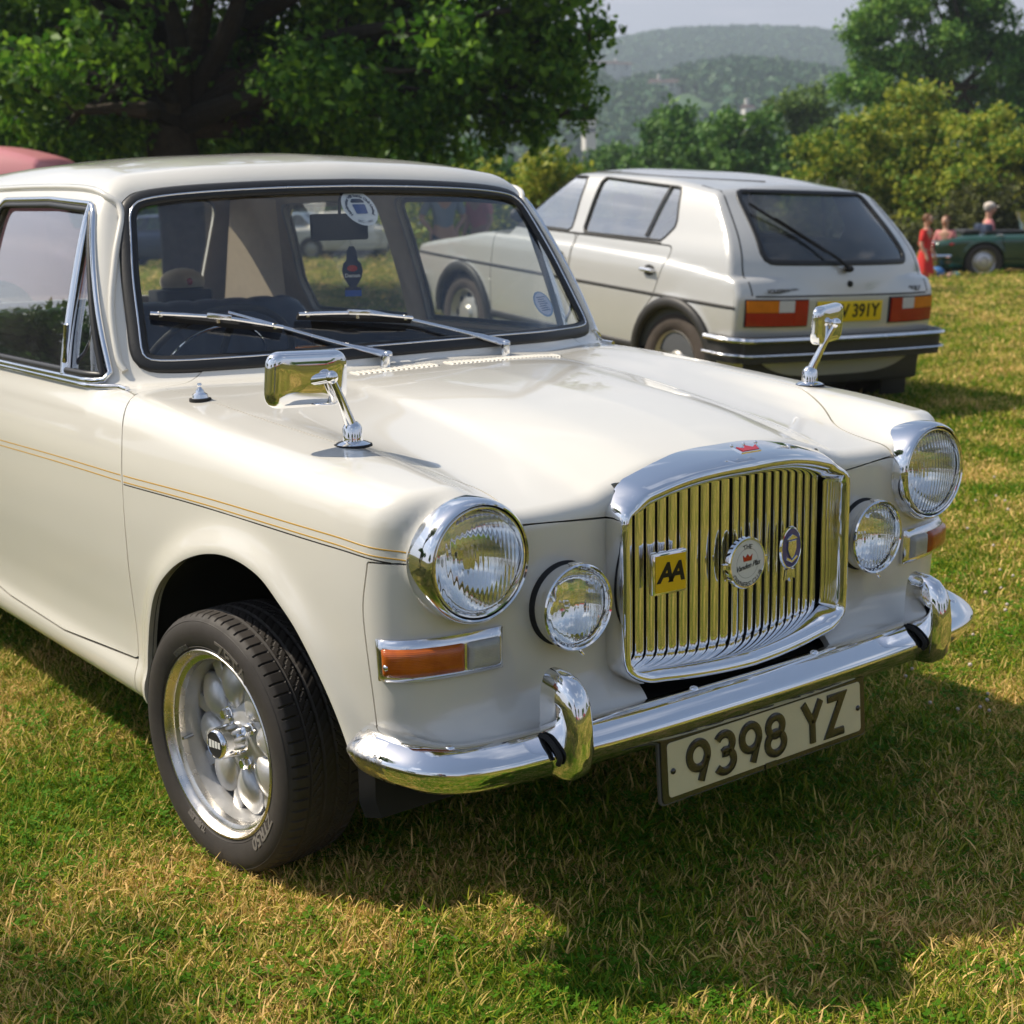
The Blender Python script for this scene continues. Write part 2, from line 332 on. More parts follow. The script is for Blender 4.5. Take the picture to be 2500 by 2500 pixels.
# ---------------------------------------------------------------- mesh building
def V3(a): return np.asarray(a, float).reshape(-1, 3)
class Geo:
    """collects (verts, faces) pieces; faces are lists of index lists or arrays"""
    def __init__(s): s.V = []; s.F = []; s.n = 0
    def add(s, VF, M=None):
        V, F = VF; V = V3(V)
        if M is not None: V = xf(V, M)
        s.V.append(V); s.F.append((F, s.n)); s.n += len(V); return s
    def get(s):
        V = np.concatenate(s.V); F = []
        for f, o in s.F: F += [[i + o for i in q] for q in (f.tolist() if isinstance(f, np.ndarray) else f)]
        return V, F
def xf(V, M):
    A = np.array(M); return V3(V) @ A[:3, :3].T + A[:3, 3]
def link(o, parent=None):
    C.objects.link(o)
    if parent is not None:
        o.parent = parent
    return o
def flat_of(F):
    if isinstance(F, np.ndarray): return F.astype(np.int32).ravel(), np.arange(0, F.size, F.shape[1], dtype=np.int32), np.full(len(F), F.shape[1], np.int32)
    l = np.array([len(f) for f in F], np.int32); return np.array([i for f in F for i in f], np.int32), np.concatenate([[0], np.cumsum(l)[:-1]]).astype(np.int32), l
def mk_mesh(name, V, F, m=None, smooth=True, normals=None, sharp=None):
    V = V3(V); me = bpy.data.meshes.new(name); idx, st, ln = flat_of(F)
    me.vertices.add(len(V)); me.vertices.foreach_set('co', V.astype(np.float32).ravel())
    me.loops.add(len(idx)); me.loops.foreach_set('vertex_index', idx)
    me.polygons.add(len(ln)); me.polygons.foreach_set('loop_start', st); me.polygons.foreach_set('loop_total', ln)
    me.update(calc_edges=True); me.validate()
    me.polygons.foreach_set('use_smooth', np.full(len(me.polygons), bool(smooth)))
    if sharp is not None:
        try: me.set_sharp_from_angle(angle=radians(sharp))
        except Exception: pass
    if normals is not None and len(me.vertices) == len(normals): me.normals_split_custom_set_from_vertices([tuple(n) for n in normals])
    if m is not None:
        for q in (m if isinstance(m, (list, tuple)) else [m]): me.materials.append(q)
    return me
def obj(name, VF, m, parent=None, smooth=True, normals=None, sharp=32, label=None, M=None):
    V, F = VF.get() if isinstance(VF, Geo) else VF
    if M is not None: V = xf(V, M)
    o = bpy.data.objects.new(name, mk_mesh(name, V, F, m, smooth, normals, sharp if normals is None else None))
    if label: o['label'] = label
    return link(o, parent)
def thing(name, label, cat, loc=(0, 0, 0), rot=(0, 0, 0), group=None):
    o = bpy.data.objects.new(name, None); o.location = loc; o.rotation_euler = rot; o['label'] = label; o['category'] = cat
    if group: o['group'] = group
    o.empty_display_size = .2; C.objects.link(o); return o
def tag(o, label=None, cat=None, group=None, kind=None):
    for k, v in (('label', label), ('category', cat), ('group', group), ('kind', kind)):
        if v: o[k] = v
    return o
def copy_tree(o, parent=None):
    c = o.copy(); C.objects.link(c)
    if parent is not None: c.parent = parent
    for ch in [q for q in bpy.data.objects if q.parent == o and q != c]: copy_tree(ch, c)
    return c
def shift(V, d): return V3(V) + np.array(d)
def box(x0, x1, y0, y1, z0, z1, b=0):
    if not b:
        V = [(x, y, z) for z in (z0, z1) for y in (y0, y1) for x in (x0, x1)]
        return V3(V), [[0, 2, 3, 1], [4, 5, 7, 6], [0, 1, 5, 4], [2, 6, 7, 3], [0, 4, 6, 2], [1, 3, 7, 5]]
    b = min(b, .49 * min(x1 - x0, y1 - y0, z1 - z0))
    bm = bmesh.new(); bmesh.ops.create_cube(bm, size=1)
    for v in bm.verts: v.co = Vector(((x0 + x1) / 2 + v.co.x * (x1 - x0), (y0 + y1) / 2 + v.co.y * (y1 - y0), (z0 + z1) / 2 + v.co.z * (z1 - z0)))
    bmesh.ops.bevel(bm, geom=bm.edges[:], offset=b, segments=2, affect='EDGES', profile=.5)
    V = np.array([v.co[:] for v in bm.verts]); bm.verts.index_update(); F = [[v.index for v in f.verts] for f in bm.faces]; bm.free(); return V, F
def lathe(prof, n=48, axis='y', close=False):
    """prof: list of (radius, along); revolves about the axis"""
    P = np.asarray(prof, float); k = len(P); a = np.arange(n) * 2 * pi / n
    r = P[:, 0][None, :] * np.ones((n, 1)); h = P[:, 1][None, :] * np.ones((n, 1)); c, s = np.cos(a)[:, None], np.sin(a)[:, None]
    if axis == 'y': V = np.stack([r * c, h, r * s], 2)
    elif axis == 'z': V = np.stack([r * c, r * s, h], 2)
    else: V = np.stack([h, r * c, r * s], 2)
    V = V.reshape(-1, 3); i = np.arange(n)[:, None]; j = np.arange(k - 1)[None, :]; i2 = (i + 1) % n
    Q = np.stack([i * k + j, i * k + j + 1, i2 * k + j + 1, i2 * k + j], 2).reshape(-1, 4)
    if axis == 'y': pass
    else: Q = Q[:, ::-1]
    return V, Q
def frames(P, closed=False, up=None):
    P = V3(P); n = len(P); T = np.empty_like(P)
    if closed: T = np.roll(P, -1, 0) - np.roll(P, 1, 0)
    else: T[1:-1] = P[2:] - P[:-2]; T[0] = P[1] - P[0]; T[-1] = P[-1] - P[-2]
    T /= np.maximum(np.linalg.norm(T, axis=1), 1e-9)[:, None]
    if up is not None:
        U = np.broadcast_to(np.asarray(up, float), P.shape); A = np.cross(T, U); A /= np.maximum(np.linalg.norm(A, axis=1), 1e-9)[:, None]; B = np.cross(A, T); return T, A, B
    a = np.cross(T[0], (0, 0, 1.)) if abs(T[0][2]) < .9 else np.cross(T[0], (1., 0, 0)); a /= np.linalg.norm(a); A = [a]
    for i in range(1, n):
        a = A[-1] - T[i] * (A[-1] @ T[i]); A.append(a / np.linalg.norm(a))
    A = np.array(A); return T, A, np.cross(A, T)
def tube(P, r, n=8, closed=False, caps=True, sec=None, up=None):
    """sweep a round (or given) section along P; sec = list of (a, b) in the frame, r scales it"""
    P = V3(P); T, A, B = frames(P, closed, up); r = np.broadcast_to(np.asarray(r, float), (len(P),))
    if sec is None: t = np.arange(n) * 2 * pi / n; sec = np.stack([np.cos(t), np.sin(t)], 1)
    sec = np.asarray(sec, float); n = len(sec)
    V = (P[:, None] + r[:, None, None] * (sec[None, :, 0, None] * A[:, None] + sec[None, :, 1, None] * B[:, None])).reshape(-1, 3)
    m = len(P); i = np.arange(m if closed else m - 1)[:, None]; j = np.arange(n)[None, :]; i2 = (i + 1) % m; j2 = (j + 1) % n
    Q = np.stack([i * n + j, i2 * n + j, i2 * n + j2, i * n + j2], 2).reshape(-1, 4).tolist()
    if caps and not closed: Q += [list(range(n)), list(range((m - 1) * n, m * n))[::-1]]
    return V, Q
def strip(P, Nn, w, h, closed=False):
    """flat raised moulding following P on a surface with normals Nn, width w, height h"""
    P = V3(P); T, _, _ = frames(P, closed); Nn = V3(Nn); A = np.cross(T, Nn); A /= np.linalg.norm(A, axis=1)[:, None]
    sec = [(-.5, -.3), (-.5, .3), (-.35, .8), (0, 1), (.35, .8), (.5, .3), (.5, -.3)]
    V = np.concatenate([(P + a * w * A + b * h * Nn)[:, None] for a, b in sec], 1).reshape(-1, 3); n = len(sec); m = len(P)
    i = np.arange(m if closed else m - 1)[:, None]; j = np.arange(n)[None, :]; i2 = (i + 1) % m; j2 = (j + 1) % n
    Q = np.stack([i * n + j, i * n + j2, i2 * n + j2, i2 * n + j], 2).reshape(-1, 4).tolist()
    if not closed: Q += [list(range(n))[::-1], list(range((m - 1) * n, m * n))]
    return V, Q
def prism(poly, z0, z1, bevel=0):
    """extrude polygon (x, y) from z0 to z1; bevel insets the top edge"""
    P = np.asarray(poly, float); n = len(P); rings = [(P, z0), (P, z1 - bevel)]
    if bevel:
        c = np.roll(P, -1, 0) - np.roll(P, 1, 0); nn = np.stack([c[:, 1], -c[:, 0]], 1); nn /= np.maximum(np.linalg.norm(nn, axis=1), 1e-9)[:, None]
        ar = .5 * np.sum(P[:, 0] * np.roll(P[:, 1], -1) - np.roll(P[:, 0], -1) * P[:, 1]); rings.append((P - np.sign(ar) * nn * bevel, z1))
    V = np.concatenate([np.column_stack([p, np.full(n, z)]) for p, z in rings]); F = []
    for k in range(len(rings) - 1):
        for i in range(n): j = (i + 1) % n; F.append([k * n + i, k * n + j, (k + 1) * n + j, (k + 1) * n + i])
    F += [list(range(n))[::-1], [(len(rings) - 1) * n + i for i in range(n)]]
    return V, F
def ball(c, r, n=16, m=10):
    r = np.broadcast_to(r, (3,)); a = np.linspace(-pi / 2, pi / 2, m + 1)
    V, Q = lathe(list(zip(np.cos(a), np.sin(a))), n, 'z'); return V * r + np.array(c), Q
def loft(rings, closed=True, caps=False):
    R = [V3(r) for r in rings]; n = len(R[0]); V = np.concatenate(R); F = []
    for k in range(len(R) - 1):
        for i in range(n if closed else n - 1): j = (i + 1) % n; F.append([k * n + i, k * n + j, (k + 1) * n + j, (k + 1) * n + i])
    if caps: F += [list(range(n))[::-1], [(len(R) - 1) * n + i for i in range(n)]]
    return V, F
def text_geo(s, size, depth=0, shear=0, spacing=1, bold=0, align='CENTER', res=3):
    cu = bpy.data.curves.new('t', 'FONT'); cu.body = s; cu.size = size; cu.shear = shear; cu.space_character = spacing; cu.offset = bold; cu.align_x = align; cu.align_y = 'CENTER'; cu.resolution_u = res; cu.extrude = depth
    o = bpy.data.objects.new('t', cu); C.objects.link(o); dg = bpy.context.evaluated_depsgraph_get(); me = bpy.data.meshes.new_from_object(o.evaluated_get(dg))
    V = np.array([v.co[:] for v in me.vertices]); F = [list(p.vertices) for p in me.polygons]
    bpy.data.objects.remove(o); bpy.data.curves.remove(cu); bpy.data.meshes.remove(me); return V, F
def bend_text(s, size, R, depth=0, a0=pi / 2, flip=False, **k):
    """text round an arc of radius R centred at angle a0 (plane xy)"""
    V, F = text_geo(s, size, depth, **k); V = V.copy()
    if flip: a = a0 + V[:, 0] / R; r = R - V[:, 1]
    else: a = a0 - V[:, 0] / R; r = R + V[:, 1]
    return np.stack([r * np.cos(a), r * np.sin(a), V[:, 2]], 1), F
def panel(name, F, V, T, phis, m, parent, depth=.014, proj=True, label=None, mirror=False, both=False):
    """cut a body panel out of the shell mesh; phis: fields kept where < 0; edges folded inwards"""
    for ph in phis: V, T = clip(V, T, ph)
    if not len(T): print('EMPTY panel', name); return None
    if proj:
        x0 = np.abs(V[:, 0]) < 1e-5; V2 = project(F, V, 1); mv = np.linalg.norm(V2 - V, axis=1) < .01; V = np.where(mv[:, None], V2, V); V[x0, 0] = 0
    Nn = nrm(F, V); c0 = np.abs(V[:, 0]) < 1e-5; Nn[c0, 0] = 0; Nn /= np.linalg.norm(Nn, axis=1)[:, None]
    E = np.concatenate([T[:, [0, 1]], T[:, [1, 2]], T[:, [2, 0]]]); key = np.sort(E, 1); k = key[:, 0].astype(np.int64) * len(V) + key[:, 1]
    u, first, cnt = np.unique(k, return_index=True, return_counts=True); B = E[first[cnt == 1]]
    B = B[~(c0[B[:, 0]] & c0[B[:, 1]])]
    VV, NN, FF = [V], [Nn], [T.tolist()]; n = len(V)
    if depth and len(B):
        a, b = B[:, 0], B[:, 1]; d = V[b] - V[a]; out = np.cross(d, Nn[a]); out /= np.maximum(np.linalg.norm(out, axis=1), 1e-9)[:, None]
        k = len(B); VV += [V[a], V[b], V[b] - Nn[b] * depth, V[a] - Nn[a] * depth]; NN += [out] * 4
        i = n + np.arange(k); FF.append(np.stack([i + k, i, i + 3 * k, i + 2 * k], 1).tolist())
    V = np.concatenate(VV); Nn = np.concatenate(NN); Fs = sum(FF, [])
    def flip(V, Nn, Fs): return V * (-1, 1, 1), Nn * (-1, 1, 1), [f[::-1] for f in Fs]
    if both:
        V2, N2, F2 = flip(V, Nn, Fs); Fs = Fs + [[q + len(V) for q in f] for f in F2]; V = np.concatenate([V, V2]); Nn = np.concatenate([Nn, N2])
    elif mirror: V, Nn, Fs = flip(V, Nn, Fs)
    return obj(name, (V, Fs), m, parent, normals=Nn, label=label)
# ================================================================ THE WHITE SALOON
M_PAINT = mat('cream_paint', (.745, .715, .645), rough=.30, coat=1.0, coatr=.02, noise=.035, nscale=2.2, bump=.02, bscale=7)
_n, _l, _b = nodes_of(M_PAINT); _t = _n.new('ShaderNodeTexCoord'); _q = _n.new('ShaderNodeTexNoise'); _q.inputs['Scale'].default_value = 5; _q.inputs['Detail'].default_value = 8; _q.inputs['Roughness'].default_value = .7; _l.new(_t.outputs['Object'], _q.inputs['Vector']); _m = _n.new('ShaderNodeMapRange'); _m.inputs[1].default_value = .42; _m.inputs[2].default_value = .72; _m.inputs[3].default_value = .015; _m.inputs[4].default_value = .13; _l.new(_q.outputs['Fac'], _m.inputs[0]); _l.new(_m.outputs[0], _b.inputs['Coat Roughness'])
M_CHROME = mat('chrome', (.86, .86, .87), rough=.035, metal=1, rvar=.05, nscale=30, bump=.03, bscale=14, bdist=.004)
M_CHROME2 = mat('worn_chrome', (.78, .78, .80), rough=.08, metal=1, rvar=.22, nscale=55, bump=.10, bscale=40, bdist=.002)
M_WORN = mat('pitted_chrome', (.62, .60, .58), rough=.16, metal=1, rvar=.4, nscale=60, noise=.5, bump=.5, bscale=90, bdist=.003)
M_RUBBER = mat('black_rubber', (.016, .016, .017), rough=.42, bump=.05, bscale=120)
M_SHOE = mat('shoe_leather', (.02, .015, .012), rough=.5)
M_BLACK = mat('matt_black', (.010, .010, .011), rough=.7)
M_TYRE = mat('tyre_rubber', (.046, .039, .034), rough=.60, noise=.35, nscale=14, bump=.12, bscale=160, bdist=.002, rvar=.15)
M_ALLOY = mat('silver_alloy', (.62, .61, .60), rough=.33, metal=.55, coat=.4, coatr=.1, noise=.12, nscale=30, bump=.03, bscale=200)
M_POLISH = mat('polished_alloy', (.74, .70, .65), rough=.19, metal=1, rvar=.2, nscale=25)
M_WSGLASS = glass_sheet('screen_glass', (.95, .97, .96), dirt=.010)
M_SIDEGLASS = glass_sheet('side_glass', (.92, .95, .94), dirt=.02, spec=1.4)
M_NAVY = mat('navy_leather', (.028, .040, .080), rough=.42, noise=.3, nscale=20, bump=.12, bscale=90, bdist=.003)
M_BEIGE = mat('beige_headlining', (.68, .56, .42), rough=.85, noise=.1, nscale=30, bump=.1, bscale=200)
M_WOOD = mat('veneer', (.30, .11, .03), rough=.25, coat=.8, col2=(.16, .05, .015), nscale=9)
M_LENS = mat('lens_glass', (.97, .98, .98), rough=.0, trans=1, ior=1.50)
M_REFL = mat('lamp_reflector', (.93, .93, .94), rough=.05, metal=1)
M_AMBER = mat('amber_lens', (.85, .20, .015), rough=.14, coat=.6, trans=.35, noise=.4, nscale=18, col2=(.45, .07, .008))
M_CLEARP = mat('clear_ribbed_plastic', (.72, .72, .70), rough=.2, coat=.5, trans=.45, noise=.3, nscale=20)
M_GOLD = mat('gold_coachline', (.52, .30, .045), rough=.4)
M_ENRED = mat('red_enamel', (.45, .01, .01), rough=.15, coat=1)
M_ENBLUE = mat('blue_enamel', (.02, .03, .22), rough=.15, coat=1)
M_WHITE = mat('white_enamel', (.72, .72, .70), rough=.25, coat=.6)
M_YEL = mat('yellow_badge', (.80, .50, .01), rough=.25, coat=.6)
M_INK = mat('black_print', (.008, .008, .008), rough=.35)
M_PLATE = mat('plate_face', (.64, .58, .38), rough=.32, noise=.06, nscale=12, coat=.4)
M_PLATEK = mat('plate_black', (.012, .012, .013), rough=.22, coat=.7, bump=.04, bscale=60)
def ribbed(m, axis=0, scale=900, strength=.5, dist=.002):
    """vertical flutes as fine relief on a lens"""
    N, L, b = nodes_of(m); tc = N.new('ShaderNodeTexCoord'); w = N.new('ShaderNodeTexWave'); w.bands_direction = 'XYZ'[axis]; w.inputs['Scale'].default_value = scale; w.inputs['Distortion'].default_value = .4; w.inputs['Detail'].default_value = 0
    bp = N.new('ShaderNodeBump'); bp.inputs['Strength'].default_value = strength; bp.inputs['Distance'].default_value = dist
    L.new(tc.outputs['Object'], w.inputs[0]); L.new(w.outputs['Fac'], bp.inputs['Height']); L.new(bp.outputs[0], b.inputs['Normal']); return m
ribbed(M_AMBER, 2, 120, .25, .001); ribbed(M_CLEARP, 2, 120, .25, .001)

car = thing('classic_saloon', 'cream white classic saloon with upright chrome radiator grille, nearest the camera', 'car')
hV, hT = mesh_half(sal_F, (0, -.15, .19), (.82, 3.85, 1.42), .011, sal_grid)
G = .0022                                                                    # half panel gap
BX_Y = [-.2, 0, .05, .10, .135, .207, .302, .349, .55, .784, 1.0, 1.1]; BX_X = [.471, .471, .462, .455, .460, .506, .552, .572, .590, .602, .611, .615]
_bg = G2(np.array(BX_Y), [0, 1], [BX_X, BX_X], su=2, sv=0)
def phi_bonnet(V):
    x, y, z = V.T; bx = _bg(y, 0 * y + .0); yr = pchip([0, .3, .5, .62], [.865, .893, .945, 1.0], x); zl = .715 + (x - .277) * .067
    return np.maximum(np.maximum(x - bx, y - yr), np.maximum(zl - z, -(.3 - np.abs(z - .9))))
_dz, _dy = [.24, .33, .40, .472, .61, .721, .82, .865, .885, .93], [.985, .971, .962, .952, .935, .931, .950, .995, 1.03, 1.04]
def y_door(z): return pchip(_dz, _dy, z)
def phi_fp(V):
    x, y, z = V.T; zt = pchip([0, .28, .471, .49, .8], [.706, .715, .727, .70, .69], x); ys = pchip([.2, .41, .51, .60, .69], [.12, .10, .098, .10, .085], z)
    return np.maximum(y - ys, z - zt)
def phi_wing(V):
    return np.maximum(np.maximum(V[:, 1] - y_door(V[:, 2]), V[:, 2] - .93), np.maximum(-phi_bonnet(V), -phi_fp(V)))
D1 = smooth_curve([(.985, .27), (.971, .33), (.952, .472), (.935, .61), (.931, .721), (.950, .82), (1.0, .87)], 5, False).tolist() + [(1.11, .8785), (1.5, .886), (1.985, .888), (1.99, .75), (1.99, .50), (1.985, .36), (1.96, .318), (1.76, .303), (1.39, .297), (.985, .325)]
D1 = [p for p in D1 if p[1] > .318 or p[0] > 1.0]
D2 = [(2.0, .888), (2.3, .888), (2.66, .884), (2.70, .80), (2.71, .70), (2.70, .62), (2.73, .52), (2.70, .42), (2.66, .33), (2.60, .315), (2.02, .315), (1.998, .36)]
WIN1 = round_poly([(1.125, .886), (1.965, .890), (1.965, 1.273), (1.60, 1.268), (1.335, 1.252)], [.012, .012, .05, .0, .035])
WIN2 = round_poly([(2.06, .890), (2.66, .890), (2.71, 1.0), (2.66, 1.262), (2.06, 1.273)], [.02, .04, .06, .05, .04])
WIN3 = round_poly([(.0, .0), (.0, .0), (.0, .0)], 0) if 0 else None
SCR = smooth_curve([(0, .906), (.25, .904), (.45, .900), (.56, .899), (.607, .906), (.627, .935), (.618, 1.0), (.600, 1.1), (.578, 1.185), (.563, 1.235), (.542, 1.262), (.505, 1.279), (.40, 1.291), (.2, 1.300), (0, 1.303)], 5, False)
SCRP = np.concatenate([SCR, (SCR * (-1, 1))[::-1][1:-1]])
REARW = round_poly([(-.45, .955), (.45, .955), (.46, 1.285), (-.46, 1.285)], .06)
sd = lambda P: (lambda a, b: seg_dist(a, b, P))
def phi_scr(V, off=0): return np.where(V[:, 1] < 1.45, seg_dist(V[:, 0], V[:, 2], SCRP), 1.) + off
def phi_rear(V, off=0): return np.where(V[:, 1] > 2.4, seg_dist(V[:, 0], V[:, 2], REARW), 1.) + off
def inyz(P, cond=None):
    return lambda V: np.where(V[:, 0] > .3, seg_dist(V[:, 1], V[:, 2], P), 1.)
pw1, pw2, pd1, pd2 = inyz(WIN1), inyz(WIN2), (lambda V: np.where(V[:, 0] > .665, seg_dist(V[:, 1], V[:, 2], np.array(D1)), 1.)), (lambda V: np.where(V[:, 0] > .665, seg_dist(V[:, 1], V[:, 2], np.array(D2)), 1.))
arch_out = lambda V: np.where(V[:, 0] > .35, -np.minimum(seg_dist(V[:, 1], V[:, 2], SAL_ARCH), seg_dist(V[:, 1], V[:, 2], SAL_ARCH_R)), -1.)
lamps_ = lambda V: np.where(V[:, 1] < .12, np.maximum(.0875 - np.hypot(V[:, 0] - .564, V[:, 2] - .69), .060 - np.hypot(V[:, 0] - .380, V[:, 2] - .586)), -1.)
hole = lambda V: np.minimum(np.minimum(.262 - np.abs(V[:, 0]), .768 - V[:, 2]), np.minimum(V[:, 2] - .44, .12 - V[:, 1]))
gap_ = lambda V: np.minimum(np.minimum(.235 - np.abs(V[:, 0]), .425 - V[:, 2]), .12 - V[:, 1])
lowcut = lambda V: np.where(V[:, 1] < .26, pchip([0, .55, .64, .8], [.392, .390, .372, .365], V[:, 0]) - V[:, 2], -1.)
panel('bonnet', sal_F, hV, hT, [lambda V: phi_bonnet(V) + np.where(V[:, 1] > .80, .0007, G), hole], M_PAINT, car, both=True, depth=.016)
panel('front_panel', sal_F, hV, hT, [lambda V: phi_fp(V) + G * .4, lowcut, hole, gap_, lamps_, lambda V: arch_out(V)], M_PAINT, car, both=True)
for mi in (True, False):
    panel('front_wing', sal_F, hV, hT, [lambda V: phi_wing(V) + np.where(V[:, 2] > .862, .0005, G), arch_out, lowcut, lamps_, lambda V: .228 - V[:, 2]], M_PAINT, car, mirror=mi, depth=.02)
    d = panel('front_door', sal_F, hV, hT, [lambda V: pd1(V) + G], M_PAINT, car, mirror=mi)
    d = panel('rear_door', sal_F, hV, hT, [lambda V: pd2(V) + G, arch_out], M_PAINT, car, mirror=mi)
keep = [lambda V: -phi_wing(V) + np.where(V[:, 2] > .862, .0005, G), lambda V: -phi_bonnet(V) + .0007, lambda V: -phi_fp(V) + G, lambda V: -pd1(V) + G, lambda V: -pd2(V) + G, lambda V: -pw1(V), lambda V: -pw2(V), lambda V: -phi_scr(V), lambda V: -phi_rear(V), arch_out, lambda V: .228 - V[:, 2], lambda V: np.where(V[:, 1] < .6, 1., -1.)]
panel('body_shell', sal_F, hV, hT, keep, M_PAINT, car, both=True)
# inner lining and inner skin
Nh = nrm(sal_F, hV)
inV = hV - Nh * .022
panel('headlining', sal_F, inV, hT, [lambda V: 1.10 - V[:, 1], lambda V: .88 - V[:, 2], lambda V: -pw1(V) - .004, lambda V: -pw2(V) - .004, lambda V: -phi_scr(V) - .006, lambda V: -phi_rear(V)], M_BEIGE, car, both=True, proj=False, depth=0)
inV2 = hV - Nh * .05
for mi in (True, False): panel('door_trim', sal_F, inV2, hT, [lambda V: 1.06 - V[:, 1], lambda V: V[:, 1] - 2.75, lambda V: V[:, 2] - .875, lambda V: .30 - V[:, 2], lambda V: .4 - V[:, 0]], M_NAVY, car, mirror=mi, proj=False, depth=0)
# wheel wells, floor and dark cavity parts
def well(arch, s, xa=.012, xb=.38):
    Q = resample(arch[arch[:, 1] > .24], .03); P = np.array([[.7, a, b] for a, b in Q])
    for _ in range(12): f = sal_F(P); g = grad(sal_F, P)[:, 0]; P[:, 0] -= np.clip(f / np.where(np.abs(g) < .2, .2, g), -.08, .08)
    c = Q.mean(0); R = [[(s * (p[0] - d), c[0] + (p[1] - c[0]) * k, c[1] + (p[2] - c[1]) * k + dz) for p in P] for d, k, dz in ((.010, 1.0, .0), (.03, 1.05, .012), (.36, 1.05, .012))]
    g = Geo(); g.add(loft(R, closed=False)); e = R[-1]; g.add((e + [(e[0][0], c[0], c[1] - .1)], [[i, i + 1, len(e)] for i in range(len(e) - 1)])); return g
M_UNDER = mat('underbody', (.02, .018, .016), rough=.85, noise=.4, nscale=10)
for s in (-1, 1):
    obj('wheel_well', well(SAL_ARCH, s), M_UNDER, car)
    obj('wheel_well', well(SAL_ARCH_R, s), M_UNDER, car)
obj('floor_pan', Geo().add(box(-.68, .68, 1.0, 2.72, .255, .275)).add(box(-.39, .39, .42, 3.5, .25, .262)).add(box(-.60, .60, 1.0, 1.03, .275, .80)), M_UNDER, car, smooth=False)
obj('valance', box(-.52, .52, .075, .09, .36, .60), M_UNDER, car, smooth=False)
obj('bumper_iron', box(-.50, .50, -.06, .09, .375, .386), M_UNDER, car, smooth=False)
# points on the skin
def on_yz(y, z, s=-1):
    P = np.array([[.72, a, b] for a, b in zip(np.atleast_1d(y), np.atleast_1d(z))], float)
    for _ in range(12): f = sal_F(P); g = grad(sal_F, P)[:, 0]; P[:, 0] -= np.clip(f / np.where(np.abs(g) < .2, .2, g), -.08, .08)
    n = nrm(sal_F, P); return P * (-s * -1 if s > 0 else -1, 1, 1), n * (-1 if s < 0 else 1, 1, 1)
def on_xz(x, z, y0=1.0):
    P = np.array([[a, y0, b] for a, b in zip(np.atleast_1d(x), np.atleast_1d(z))], float)
    for _ in range(14): f = sal_F(P); g = grad(sal_F, P)[:, 1]; P[:, 1] -= np.clip(f / np.where(np.abs(g) < .2, -.2, g), -.08, .08)
    return P, nrm(sal_F, P)
def on_xy(x, y, z0=.85):
    P = np.array([[a, b, z0] for a, b in zip(np.atleast_1d(x), np.atleast_1d(y))], float)
    for _ in range(10): f = sal_F(P); g = grad(sal_F, P)[:, 2]; P[:, 2] -= np.clip(f / np.where(np.abs(g) < .2, .2, g), -.06, .06)
    return P, nrm(sal_F, P)
# windscreen
SC2 = resample(SCRP, .02, True)
def ring_scale(P, d):
    P = np.asarray(P); t = np.roll(P, -1, 0) - np.roll(P, 1, 0); n = np.stack([t[:, 1], -t[:, 0]], 1); n /= np.linalg.norm(n, axis=1)[:, None]
    ar = .5 * np.sum(P[:, 0] * np.roll(P[:, 1], -1) - np.roll(P[:, 0], -1) * P[:, 1]); return P - n * d * np.sign(ar)
def seal(P2, on, name, w1=.014, w2=.006, chrome=True, parent=car, h=.009, y0=None):
    r = ring_scale(P2, w1 * .9); P, n = on(r); o = obj(name, strip(P, n, w1 * 2, h, True), M_RUBBER, parent, sharp=60)
    if chrome:
        P, n = on(ring_scale(P2, w1 * 1.15)); obj('chrome_insert', strip(P + n * (h * .80), n, w2, .003, True), M_CHROME2, o, sharp=60)
    return o
seal(SC2, lambda q: on_xz(q[:, 0], q[:, 1]), 'windscreen_seal', w1=.0195, w2=.0045)
gl = ring_scale(SC2, .020)
phis = [lambda V: phi_scr(V, .026)]
panel('windscreen', sal_F, hV - Nh * .004, hT, phis, M_WSGLASS, car, both=True, proj=False, depth=0)
panel('rear_window', sal_F, hV - Nh * .004, hT, [lambda V: phi_rear(V)], M_SIDEGLASS, car, both=True, proj=False, depth=0)
